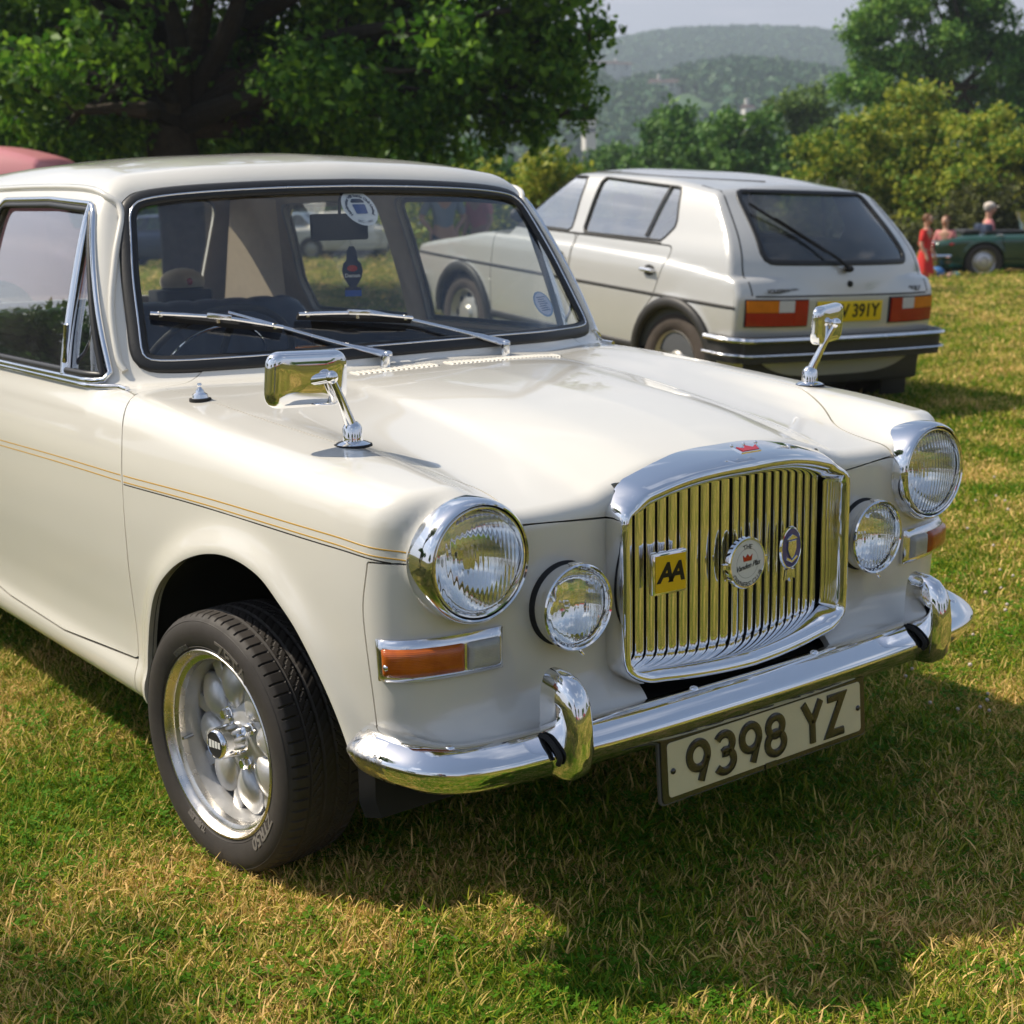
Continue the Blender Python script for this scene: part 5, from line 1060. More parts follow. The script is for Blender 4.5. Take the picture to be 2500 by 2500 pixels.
# finer near field
xs_ = np.concatenate([[-3000, -800, -200, -60, -25], np.arange(-14, 30.1, .5), [45, 90, 250, 900, 3200]]); ys_ = np.concatenate([[-3000, -800, -200, -60, -25], np.arange(-14, 40.1, .5), [60, 110, 250, 900, 3200]])
XX, YY = np.meshgrid(xs_, ys_, indexing='ij'); ZZ = ground_h(XX, YY) - .006; I = np.arange(XX.size).reshape(XX.shape)
Fq = np.stack([I[:-1, :-1], I[1:, :-1], I[1:, 1:], I[:-1, 1:]], 2).reshape(-1, 4)
tag(obj('ground', (np.stack([XX, YY, ZZ], 2).reshape(-1, 3), Fq), M_TURF, None, sharp=None), kind='structure')
# clover heads
def clover():
    g = Geo(); rn = []; g.add(ball((0, 0, .030), (.0042, .0042, .004), 7, 5)); V, F = g.get(); return V, F, [.5] * len(V)
M_CLOVER = mat('clover_head', (.62, .52, .46), rough=.8, noise=.3, nscale=300)
pc = proto('clover_head', *(lambda q: (q[0], q[1], M_CLOVER, q[2]))(clover()))
Pc, tc_ = pix_ground(170, 1900, 2900, 1000, 2000, 20); Pc = Pc[Pc[:, 0] > .9]
tag(scatter('clover_flowers', Pc, 1 + .5 * RS.rand(len(Pc)), np.zeros(len(Pc)), [pc], seed=5, tilt=.3), 'pale clover heads dotted through the grass right of the white saloon', 'clover', kind='stuff')
# ================================================================ TREES
def sprig(n, R, size, seed, m, flat=.7, aspect=.55):
    rs = np.random.RandomState(seed); V = []; F = []; rn = []
    for k in range(n):
        d = rs.normal(size=3); d /= np.linalg.norm(d); p = d * R * (rs.rand() ** .5) * (1, 1, flat); nrm_ = rs.normal(size=3) * (.8, .8, .6) + (0, 0, .7); nrm_ /= np.linalg.norm(nrm_); a = np.cross(nrm_, rs.normal(size=3)); a /= np.linalg.norm(a); b = np.cross(nrm_, a); s = size * (.6 + .7 * rs.rand()); base = len(V); v = rs.rand()
        V += [p - a * s * .5, p - a * s * .1 - b * s * aspect * .5 + nrm_ * s * .08, p + a * s * .5, p - a * s * .1 + b * s * aspect * .5 + nrm_ * s * .08]; F += [[base, base + 1, base + 2], [base, base + 2, base + 3]]; rn += [v] * 4
    return proto('leaf_sprig', V, F, m, rn)
M_BARK = mat('bark', (.075, .055, .038), rough=.9, noise=.5, nscale=9, bump=.6, bscale=18, bdist=.03)
M_OAK = leaf_mat('oak_leaves', (.040, .120, .010), (.085, .21, .016), (.20, .36, .03), pscale=.5, trans=.5)
M_ASH = leaf_mat('ash_leaves', (.07, .19, .028), (.14, .30, .045), (.24, .40, .07), pscale=.3, trans=.35)
M_YBUSH = leaf_mat('yellow_green_leaves', (.10, .19, .018), (.26, .36, .035), (.46, .46, .06), pscale=.5, trans=.35)
M_DARKT = leaf_mat('dark_green_leaves', (.035, .115, .016), (.065, .17, .024), (.12, .24, .035), pscale=.16, trans=.25)
M_OLIVE = leaf_mat('olive_leaves', (.055, .115, .02), (.10, .18, .032), (.17, .26, .045), pscale=.2, trans=.25)
M_FOREST = leaf_mat('hill_forest', (.035, .10, .04), (.055, .13, .05), (.09, .17, .06), pscale=.012, trans=.1)
SP = {'oak': [sprig(24, .34, .145, 40 + i, M_OAK) for i in range(4)], 'ash': [sprig(24, .42, .20, 50 + i, M_ASH) for i in range(3)], 'ybush': [sprig(26, .34, .15, 60 + i, M_YBUSH) for i in range(3)],
      'dark': [sprig(26, .55, .30, 70 + i, M_DARKT) for i in range(3)], 'olive': [sprig(24, .55, .30, 80 + i, M_OLIVE) for i in range(3)]}
def blob_pts(c, r, n, rs, hollow=.55):
    d = rs.normal(size=(n, 3)); d /= np.linalg.norm(d, axis=1)[:, None]; q = (hollow + (1 - hollow) * rs.rand(n)) ; return np.array(c) + d * q[:, None] * np.array(r)
def limb(a, b, r0, r1, rs, wig=.12, n=6):
    a, b = V3(a)[0], V3(b)[0]; L_ = np.linalg.norm(b - a); P = [a + (b - a) * t + rs.normal(size=3) * wig * L_ * .5 * sin(pi * t) * (1, 1, .5) for t in np.linspace(0, 1, n)]; return tube(P, np.linspace(r0, r1, n), 8)
def tree(name, label, base, trunk_top, blobs, kind, dens, group=None, r0=.35, seed=1, sub=9, cat='tree', ssc=1.0, limbs=True):
    """blobs: main crown masses (centre, radii) relative to base; each breaks up into smaller leaf clumps"""
    rs = np.random.RandomState(seed); t = thing(name, label, cat, base, group=group); g = Geo(); top = np.array(trunk_top, float)
    pts0 = [np.array([0, 0, -.1]), top * .35 + rs.normal(size=3) * .1 * (1, 1, 0), top * .7 + rs.normal(size=3) * .12 * (1, 1, 0), top]; obj('trunk', tube(smooth_curve(pts0, 4, False), np.linspace(r0, r0 * .62, 13), 12), M_BARK, t)
    P = []
    for c, r in blobs:
        c = np.array(c, float); r = np.array(r, float)
        if limbs: st_ = top * rs.uniform(.7, 1.0); obj('limb', limb(st_, c, r0 * .42, r0 * .10, rs), M_BARK, t)
        for k in range(sub):
            d = rs.normal(size=3); d /= np.linalg.norm(d); cc = c + d * r * (.45 + .45 * rs.rand()); rr = r * rs.uniform(.26, .46) * (1.1, 1.1, .8)
            if limbs and k % 3 == 0: g.add(limb(c * .6 + top * .4 if k % 2 else c, cc, r0 * .10, r0 * .03, rs, n=4))
            P.append(blob_pts(cc, rr, int(dens * (rr[0] * rr[1] + rr[0] * rr[2]) * 2), rs))
    if limbs: obj('branches', g, M_BARK, t)['kind'] = 'stuff'
    P = np.concatenate(P); o = scatter('crown', P, (.7 + .6 * rs.rand(len(P))) * ssc, rs.randint(0, len(SP[kind]), len(P)), SP[kind], parent=t, seed=seed, tilt=1.2); o['kind'] = 'stuff'; return t
def wpos(px, dist, z=0):
    """place on the field at display column px (of 1932) and a distance along the view axis"""
    d = ray_dir(px, 400); f = np.array([sin(YAW), cos(YAW)]); q = np.array(CAM[:2]) + d[:2] * (dist / (d[:2] @ f)); return (float(q[0]), float(q[1]), z)
def ray_dir(px, py): return (px - 966) / 2683. * np.array(_r2) - (py - 966) / 2683. * np.array(_u2) + np.array(_f)
def hgt(py, dist, px=966): d = ray_dir(px, py); return CAM[2] + d[2] * dist / (d[0] * sin(YAW) + d[1] * cos(YAW))
M_BARKD = mat('dark_bark', (.030, .022, .015), rough=.95, noise=.5, nscale=9, bump=.6, bscale=18, bdist=.03)
# big oak on the left: blobs in (right, away, up) of the picture axes
f2 = np.array([sin(YAW), cos(YAW), 0]); r2 = np.array([cos(YAW), -sin(YAW), 0])
def rel(px, py, d, D, P0): v = ray_dir(px, py); q = np.array(CAM) + v * ((D + d) / (v @ f2)); return tuple(q - np.array(P0))
D0 = 20.; B0 = wpos(355, D0)
ob = []
for px, py, d, r in [(-250, -50, 0, 2.0), (-100, 150, -1, 2.2), (60, 60, 1, 2.4), (150, 210, -2, 1.4), (130, -200, 0, 1.9), (350, -150, -2, 1.8), (330, 180, 3, 1.6), (500, 60, 2, 1.9), (560, 200, 0, 1.3), (620, -120, 0, 1.8), (700, 130, -1.5, 1.4), (760, 30, 1, 1.6), (820, 200, 1, 1.0), (900, -60, 0, 1.5), (900, 110, 0, 1.2), (960, 215, 0, .75), (1030, 40, 0, 1.0), (1050, 150, 0, .70), (1060, -90, 1, 1.3), (1110, 75, 0, .42), (1100, 215, 0, .38), (20, -420, 0, 1.6), (450, -480, 0, 1.8), (400, 240, 5, 1.6), (680, 250, 4, 1.4), (200, 100, 3, 1.7)]:
    ob.append((rel(px, py, d, D0, B0), (r, r, r * .8)))
tree('oak_tree', 'large dark green oak with low spreading branches behind the white saloon', B0, (0, 0, 3.4), ob, 'oak', 13, r0=.45, seed=21, sub=12)
oak_ = [o for o in bpy.data.objects if o.name.startswith('oak_tree')][0]; rs = np.random.RandomState(77)
for pl in ([(345, 200), (250, 110), (190, 20), (120, -90)], [(350, 210), (330, 60), (300, -60), (310, -200)], [(362, 190), (430, 60), (470, -60), (520, -200)], [(370, 215), (520, 120), (640, 70), (820, 40), (960, 20)], [(350, 230), (470, 190), (640, 165), (800, 170)], [(340, 225), (200, 160), (80, 110), (-60, 90)], [(300, 60), (210, -10), (60, -40)], [(430, 60), (560, -10), (700, -60)]):
    pts = [np.array(rel(p[0] + rs.uniform(-6, 6), p[1], -1.0 - .15 * k, D0, B0)) for k, p in enumerate(pl)]; pts[0] = np.array(rel(pl[0][0], pl[0][1], -.15, D0, B0)); obj('limb', tube(smooth_curve(pts, 5, False), np.linspace(.17, .03, (len(pts) - 1) * 5 + 1), 9), M_BARKD, oak_)
# tree that stands left of the view and shades the near grass
T1 = (-7.6, 6.8, 0); bl = []
for gx, gy, t_, r in [(-1.45, .25, 7.0, .42), (-1.25, -.25, 7.2, .34), (-1.75, .75, 6.8, .5), (-1.2, 1.42, 6.6, .20), (-1.6, -.7, 7.4, .5), (-2.3, .1, 7.2, .8), (-2.6, 1.5, 6.9, .9), (-2.0, -1.5, 7.6, .7), (-3.6, .4, 7.8, 1.3), (-4.0, 2.2, 7.4, 1.2), (-3.2, -1.6, 8.2, 1.2)]:
    bl.append(((gx - .57 * t_ - T1[0], gy + .64 * t_ - T1[1], t_), (r, r, r * .7)))
tree('roadside_lime', 'leafy lime tree to the left of the white saloon, shading the grass by its wheel', T1, (.4, -.2, 4.6), bl, 'ash', 30, r0=.28, seed=33, sub=7, ssc=.7)
LATE = []
E0 = wpos(1015, 32)
for i_, (px_, D_, w_, py_) in enumerate([(-60, 44, 5, 230), (200, 47, 5, 235), (470, 46, 5, 240), (720, 49, 4.5, 250), (890, 52, 4, 285)]): LATE.append((px_, D_, w_, py_))
tree('hawthorn_bush', 'yellow-green bush just left of the silver hatchback roof', E0, (0, 0, .8), [((0, 0, 1.3), (1.3, 1.2, 1.1)), ((1.0, -.6, 1.2), (.9, .9, .9)), ((-1.0, .7, 1.35), (.9, .9, 1.1)), ((-.2, -.3, 1.9), (.8, .8, .6)), ((-1.9, 1.3, 1.1), (1.0, 1.0, 1.0))], 'ybush', 26, group='bushes along the field edge', r0=.12, seed=41, sub=8, cat='bush')
def dome(name, label, px, D, w, py, kind, seed, cat='tree', group='trees beyond the field', dens=7, n=7, low=0.25, ssc=1.0):
    B = wpos(px, D); H = hgt(py, D); rs = np.random.RandomState(seed); bs = []
    for i in range(n): u = rs.uniform(-1, 1); v = rs.uniform(-.6, .6); hh = H * (1 - .35 * u * u) ; r = w * rs.uniform(.28, .42); bs.append(((r2 * u * w * .62 + f2 * v * w * .5 + np.array([0, 0, hh * rs.uniform(low, .80) ]))[:], (r, r, min(r, H * .3))))
    bs.append((np.array([0, 0, H - w * .28]), (w * .42, w * .42, w * .28)))
    return tree(name, label, B, (0, 0, H * .45), bs, kind, dens, group=group, r0=.22, seed=seed, sub=8, cat=cat, ssc=ssc, limbs=False)
dome('round_tree', 'round dark green tree with its dome above the hatchback roof', 1265, 68, 4.6, 205, 'dark', 51)
dome('round_tree', 'dark green tree just right of the round domed one, slightly nearer', 1385, 62, 3.6, 215, 'dark', 52)
dome('olive_tree', 'dull olive tree left of the tall ash', 1500, 72, 4.4, 165, 'olive', 53)
dome('olive_tree', 'low olive tree between the dark trees and the yellow shrubs', 1590, 60, 3.0, 240, 'olive', 54)
dome('round_tree', 'low dark tree seen under the oak branches', 1080, 90, 5.0, 300, 'dark', 55)
dome('round_tree', 'dark tree low behind the bush, left of the domed tree', 1175, 84, 4.4, 275, 'dark', 56)
for i_, (px_, D_, w_, py_) in enumerate(LATE): dome('backdrop_tree', ['dark tree far left behind the oak', 'dark tree behind the oak trunk, on its left', 'dark tree behind the oak, right of the trunk', 'dark tree behind the right side of the oak', 'dark tree at the foot of the oak branches on the right'][i_], px_, D_, w_, py_, 'dark', 80 + i_)
D4 = 54; B4_ = wpos(1775, D4); hb = []
for px, py, r in [(1700, -10, 1.5), (1760, -60, 1.8), (1830, 20, 1.5), (1680, 90, 1.3), (1780, 90, 1.7), (1870, 120, 1.5), (1650, 180, 1.1), (1740, 190, 1.6), (1900, 170, 1.4), (1960, 220, 1.6), (2020, 130, 1.5), (1840, 210, 1.4), (1715, -90, 1.0), (1640, 60, 1.0), (1610, 150, .9), (1800, -130, 1.6), (1700, 140, 1.4), (1930, 60, 1.3)]: hb.append((rel(px, py, 0, D4, B4_), (r, r, r * .8)))
tree('ash_tree', 'tall loose-leaved ash rising above the shrubs at the right edge', B4_, (0, 0, 6.0), hb, 'ash', 17, r0=.26, seed=61, sub=9)
for i, (px, py, D, w, lab) in enumerate([(1560, 270, 36, 1.5, 'yellow-green shrub at the left end of the row behind the hatchback'), (1640, 215, 36, 1.7, 'yellow-green shrub second from the left end of the row'), (1730, 165, 37, 2.0, 'tallest yellow-green shrub, below the ash tree'), (1830, 205, 35, 1.9, 'yellowing shrub right of the tallest one'), (1925, 250, 34, 1.9, 'orange-tinged yellow shrub at the right edge of the picture'), (2040, 230, 36, 2.2, 'yellow-green shrub beyond the right end of the row')]):
    dome('shrub', lab, px, D, w, py, 'ybush', 70 + i, cat='shrub', group='yellow-green shrubs along the far side of the field', dens=24, n=9, low=.3)
# hedge bottom with the shade under the shrubs put into its leaf colour
rs = np.random.RandomState(5); hp = []
for px in np.arange(1420, 2300, 16): B = np.array(wpos(px, 33.5 + rs.uniform(-.6, .6))); hh_ = .45 + .35 * sin(px * .021) + rs.uniform(0, .35); hp.append(blob_pts(B + (0, 0, hh_ * .8), (.8, .8, hh_), 34, rs, .3))
hp = np.concatenate(hp); hg = thing('hedge', 'shaded brown-green hedge along the ground behind the green convertible', 'hedge', wpos(1800, 33.5)); M_HEDGE = leaf_mat('hedge_leaves_shade', (.05, .055, .02), (.08, .095, .028), (.14, .15, .04), pscale=.8)
SP['hedge'] = [sprig(26, .30, .13, 90 + i, M_HEDGE) for i in range(3)]; o = scatter('foliage', hp - np.array(hg.location), .8 + .5 * rs.rand(len(hp)), rs.randint(0, 3, len(hp)), SP['hedge'], parent=hg, seed=9, tilt=1.2); o['kind'] = 'stuff'
# far side of the field on the left and behind the camera
for i, (x, y, w, h_, k, lab) in enumerate([(-14, 34, 6, 8, 'dark', 'broad dark tree at the left rear of the field'), (-26, 20, 6, 9, 'dark', 'broad dark tree beyond the lime'), (-30, -6, 7, 9, 'olive', 'olive tree to the far left'), (-24, -30, 7, 10, 'dark', 'dark tree behind and left of the photographer'), (-4, -42, 8, 9, 'olive', 'olive tree straight behind the photographer'), (18, -40, 7, 8, 'dark', 'dark tree behind and right of the photographer'), (38, -26, 7, 9, 'olive', 'olive tree far to the right'), (46, 2, 6, 8, 'dark', 'dark tree beyond the right end of the field')]):
    rs = np.random.RandomState(300 + i); bs = [((rs.uniform(-.6, .6) * w, rs.uniform(-.6, .6) * w, h_ * rs.uniform(.3, .75)), (w * .4, w * .4, h_ * .25)) for _ in range(7)]
    tree('field_tree', lab, (x, y, 0), (0, 0, h_ * .45), bs, k, 4, group='trees round the edge of the field', r0=.25, seed=310 + i, sub=7, limbs=False, ssc=1.3)
# ---------------------------------------------------------------- hills
M_HILL = mat('hill_turf', (.05, .11, .04), rough=.95, noise=.3, nscale=.02)
def ridge(name, D, pts, depth, base_py, lump, n_tree, tree_r, seed, kinds=M_FOREST):
    xs = np.linspace(pts[0][0], pts[-1][0], 90); top = pchip([p[0] for p in pts], [p[1] for p in pts], xs); V = []; K = 14
    for x, ty in zip(xs, top):
        for k in range(K):
            t = k / (K - 1); d = D - depth * (1 - t); z0 = hgt(base_py, D - depth, x); z1 = hgt(ty, D, x); z = z0 + (z1 - z0) * sin(t * pi / 2) ** 1.1; w = wpos(x, d); V.append((w[0], w[1], z))
        w = wpos(x, D + depth); V.append((w[0], w[1], -1))
    n = K + 1; F = [[i * n + k, (i + 1) * n + k, (i + 1) * n + k + 1, i * n + k + 1] for i in range(89) for k in range(K)]
    o = tag(obj(name, (V, F), M_HILL, None, sharp=None), kind='structure'); V = np.array(V).reshape(90, n, 3); rs = np.random.RandomState(seed)
    iu = rs.rand(n_tree) * 88.9; kv = rs.rand(n_tree) ** .8 * (K - 1.01); a, b = iu.astype(int), kv.astype(int); ta, tb = (iu - a)[:, None], (kv - b)[:, None]
    P = V[a, b] * (1 - ta) * (1 - tb) + V[a + 1, b] * ta * (1 - tb) + V[a, b + 1] * (1 - ta) * tb + V[a + 1, b + 1] * ta * tb
    return o, P, V
def canopy_proto(seed, m, R=1.):
    rs = np.random.RandomState(seed); V, F = ball((0, 0, .45), (1, 1, .75), 12, 8); V = V + rs.normal(size=V.shape) * .10; d = rs.normal(size=(260, 3)); d /= np.linalg.norm(d, axis=1)[:, None]; d[:, 2] = np.abs(d[:, 2]); V2, F2, rn = [], [], []
    g = [list(q) for q in (F.tolist() if isinstance(F, np.ndarray) else F)]; Vl = V.tolist(); rn = [.3] * len(Vl)
    for p in d:
        c = p * (1, 1, .8) * rs.uniform(.9, 1.12) + (0, 0, .42); a = rs.normal(size=3) * .13; b = rs.normal(size=3) * .13; i = len(Vl); v = rs.rand(); Vl += [list(c + a), list(c + b), list(c - a), list(c - b)]; g.append([i, i + 1, i + 2, i + 3]); rn += [v] * 4
    return proto('tree_crown', Vl, g, m, rn)
CP = [canopy_proto(400 + i, M_FOREST) for i in range(3)]
o, P, _ = ridge('far_hill', 1250, [(-700, 150), (500, 150), (800, 130), (1000, 118), (1085, 128), (1150, 108), (1215, 92), (1300, 82), (1400, 79), (1500, 82), (1585, 94), (1640, 122), (1720, 150), (1900, 172), (2300, 195)], 330, 215, 0, 15000, 9, 7)
tag(scatter('hill_wood', P, 4.5 + 3 * np.random.RandomState(2).rand(len(P)), np.random.RandomState(3).randint(0, 3, len(P)), CP, seed=4, tilt=.2), 'blue-green wood covering the far hill', 'wood', kind='stuff')
o, P, HV = ridge('near_hillside', 640, [(-700, 190), (500, 190), (900, 175), (1080, 178), (1160, 182), (1240, 188), (1320, 168), (1400, 158), (1480, 166), (1560, 178), (1640, 190), (1760, 200), (2000, 200), (2300, 210)], 240, 330, 0, 5200, 9, 17)
HS = [(1140, 150, 635, 13, 'pale house with a grey roof highest on the hillside'), (1172, 146, 640, 9, 'small pale house right of the highest one'), (1262, 192, 560, 15, 'long white house with dark windows low on the hillside'), (1112, 262, 330, 2.4, 'narrow white cottage gable showing under the oak'), (1408, 232, 420, 2.6, 'pale cottage wall between the dark tree and the olive tree')]
hp_ = [np.array(wpos(h[0], h[2])) for h in HS]
keep2 = np.ones(len(P), bool)
for h, q in zip(HS, hp_):
    dv_ = P[:, :2] - q[:2]; al = dv_ @ f2[:2]; la = dv_ @ r2[:2]; keep2 &= ~((np.abs(la) < h[3] * .62) & (al < 12) & (al > -110))
P = P[keep2]
tag(scatter('hillside_wood', P, 4 + 3 * np.random.RandomState(12).rand(len(P)), np.random.RandomState(13).randint(0, 3, len(P)), CP, seed=14, tilt=.2), 'green trees and copses on the nearer hillside around the houses', 'wood', kind='stuff')
M_RENDER = mat('white_render', (.62, .60, .56), rough=.8, noise=.06, nscale=.5); M_SLATE = mat('slate_roof', (.12, .075, .06), rough=.7, noise=.3, nscale=.8); M_DARKW = mat('window_dark', (.02, .025, .03), rough=.1, coat=.5)
for (px, py, D, w, lab), q in zip(HS, hp_):
    zb = hgt(py, D, px); sc = w / 20.; t = thing('house', lab, 'house', (q[0], q[1], zb - 1 + (4.0 if w > 6 else 1.5)), (0, 0, -YAW + radians(12)), group='white houses on the hillside'); hh = 5.2 * max(sc, .45) * (1 if w > 6 else 1.6); dp = 7 * max(sc, .5)
    obj('wall', box(-w / 2, w / 2, -dp / 2, dp / 2, -3, hh), M_RENDER, t, smooth=False)
    V_ = [(-w / 2 - .3, -dp / 2 - .4, hh - .1), (w / 2 + .3, -dp / 2 - .4, hh - .1), (w / 2 + .3, dp / 2 + .4, hh - .1), (-w / 2 - .3, dp / 2 + .4, hh - .1), (-w / 2 - .3, 0, hh + dp * .26), (w / 2 + .3, 0, hh + dp * .26)]
    rf = obj('roof', (V_, [[0, 1, 5, 4], [2, 3, 4, 5], [1, 2, 5], [3, 0, 4], [3, 2, 1, 0]]), M_SLATE, t, smooth=False); obj('chimney', box(-w * .3, -w * .3 + 1.0, -.5, .5, hh, hh + dp * .38 + 1.2), M_RENDER, rf, smooth=False)
    for k in range(max(2, int(w / 4))):
        for z in ((1.0, 3.3) if w > 6 else (1.2,)): x = -w / 2 + (k + .5) * w / max(2, int(w / 4)); wn = obj('window', box(x - .6, x + .6, -dp / 2 - .06, -dp / 2 + .05, z * hh / 5.2, (z + 1.2) * hh / 5.2), M_DARKW, t, smooth=False)
# ---------------------------------------------------------------- haze
M_HAZE = bpy.data.materials.new('haze'); M_HAZE.use_nodes = True; nh = M_HAZE.node_tree.nodes; nh.clear(); oh = nh.new('ShaderNodeOutputMaterial'); vh = nh.new('ShaderNodeVolumePrincipled'); vh.inputs['Color'].default_value = (.74, .86, 1, 1); vh.inputs['Density'].default_value = .00065; vh.inputs['Anisotropy'].default_value = .2; M_HAZE.node_tree.links.new(vh.outputs[0], oh.inputs['Volume'])
tag(obj('haze', box(-1700, 2300, -1700, 2300, -2.1, 260), M_HAZE, None, smooth=False), 'thin summer haze lying over the valley', 'haze', kind='stuff')
# ================================================================ OTHER VEHICLES
class CarShape:
    """shell from a few measured curves; local axes: x sideways, front at y=0, rear at y=len"""
    def __init__(s, ys, tz, yd, dw, zw, ww, fy, ry, green, arches, flare=.012, rad=.05, crown=.03, zb=.22, yl=None):
        s.T = G2([0, .35, .6, .8, 1.0], ys, np.array([[t, t - crown * .25, t - crown * .7, t - crown * 1.3, t - crown * 2] for t in tz]).T.T if 0 else [[t - c * crown for c in (0, .25, .7, 1.3, 2)] for t in tz], su=3, sv=3, absu=True)
        s.W = G2(yd, zw, [[w + d for d in dw] for w in ww], su=3, sv=1.5)
        s.fz, s.fy = fy; s.rz, s.ry = ry; s.g = green; s.arch = [(a, b, r) for a, b, r in arches]; s.flare = flare; s.rad = rad; s.zb = zb
        s.L = yd[-1]
    def lower(s, x, y, z):
        ax = np.abs(x); T = s.T(ax, y); W = s.W(y, z)
        for a, b, r in s.arch: d = np.hypot(y - a, z - b) - r; W = W + s.flare * np.exp(-((d - .01) / .035) ** 2)
        zz = z.ravel(); fr = pchip(s.fz, s.fy, zz).reshape(z.shape) + .10 * (ax / .8) ** 4; re = pchip(s.rz, s.ry, zz).reshape(z.shape) - .08 * (ax / .8) ** 4
        f = rmax(ax - W, z - T, s.rad); f = rmax(f, fr - y, s.rad); f = rmax(f, y - re, s.rad); return np.maximum(f, s.zb - z)
    def green(s, x, y, z):
        g = s.g; ax = np.abs(x); sh = z.shape; zz = z.ravel()
        S_ = pchip(g['sz'], g['sx'], zz).reshape(sh); R = pchip(g['ry'], g['rz'], y.ravel()).reshape(y.shape) - .05 * (ax / .6) ** 2
        wy = pchip(g['wz'], g['wy'], zz).reshape(sh) + .14 * (ax / .6) ** 2.4; by = pchip(g['bz'], g['by'], zz).reshape(sh) - .08 * (ax / .6) ** 2.4
        f = rmax((ax - S_) * .95, z - R, g.get('r', .06)); f = rmax(f, (wy - y) * .8, .03); f = rmax(f, (y - by) * .8, .025); return np.maximum(f, g['sz'][0] + .05 - z)
    def F(s, P):
        x, y, z = P[:, 0], P[:, 1], P[:, 2]; a = s.lower(x, y, z)
        return smin(a, s.green(x, y, z), .02) if s.g else a
    def mesh(s, h, ztop):
        xs = np.arange(-h / 2, 1.0, h); ys = np.arange(-.2, s.L + .25, h); zs = np.arange(s.zb - 2 * h, ztop, h); X, Y, Z = np.meshgrid(xs, ys, zs, indexing='ij'); D = s.F(np.stack([X.ravel(), Y.ravel(), Z.ravel()], 1)).reshape(X.shape)
        V, Q = surface_nets(D, (xs[0], ys[0], zs[0]), h); mid = np.abs(V[:, 0]) < h * .4; V[mid, 0] = 0; V2 = project(s.F, V, 3); mv = np.linalg.norm(V2 - V, axis=1); V = np.where((mv < 1.5 * h)[:, None], V2, V); V[mid, 0] = 0; return V, tri(Q)
    def on_side(s, y, z, sd):
        P = np.array([[.8, a, b] for a, b in zip(np.atleast_1d(y), np.atleast_1d(z))], float)
        for _ in range(12): f = s.F(P); g = grad(s.F, P)[:, 0]; P[:, 0] -= np.clip(f / np.where(np.abs(g) < .2, .2, g), -.08, .08)
        return P * (sd, 1, 1), nrm(s.F, P) * (sd, 1, 1)
    def on_end(s, x, z, y0):
        P = np.array([[a, y0, b] for a, b in zip(np.atleast_1d(x), np.atleast_1d(z))], float)
        for _ in range(16): f = s.F(P); g = grad(s.F, P)[:, 1]; P[:, 1] -= np.clip(f / np.where(np.abs(g) < .2, np.sign(g) * .2 + 1e-9, g), -.08, .08)
        return P, nrm(s.F, P)
def circ(a, b, r, n=28): t = np.linspace(0, 2 * pi, n + 1)[:-1]; return np.stack([a + r * np.cos(t), b + r * np.sin(t)], 1)
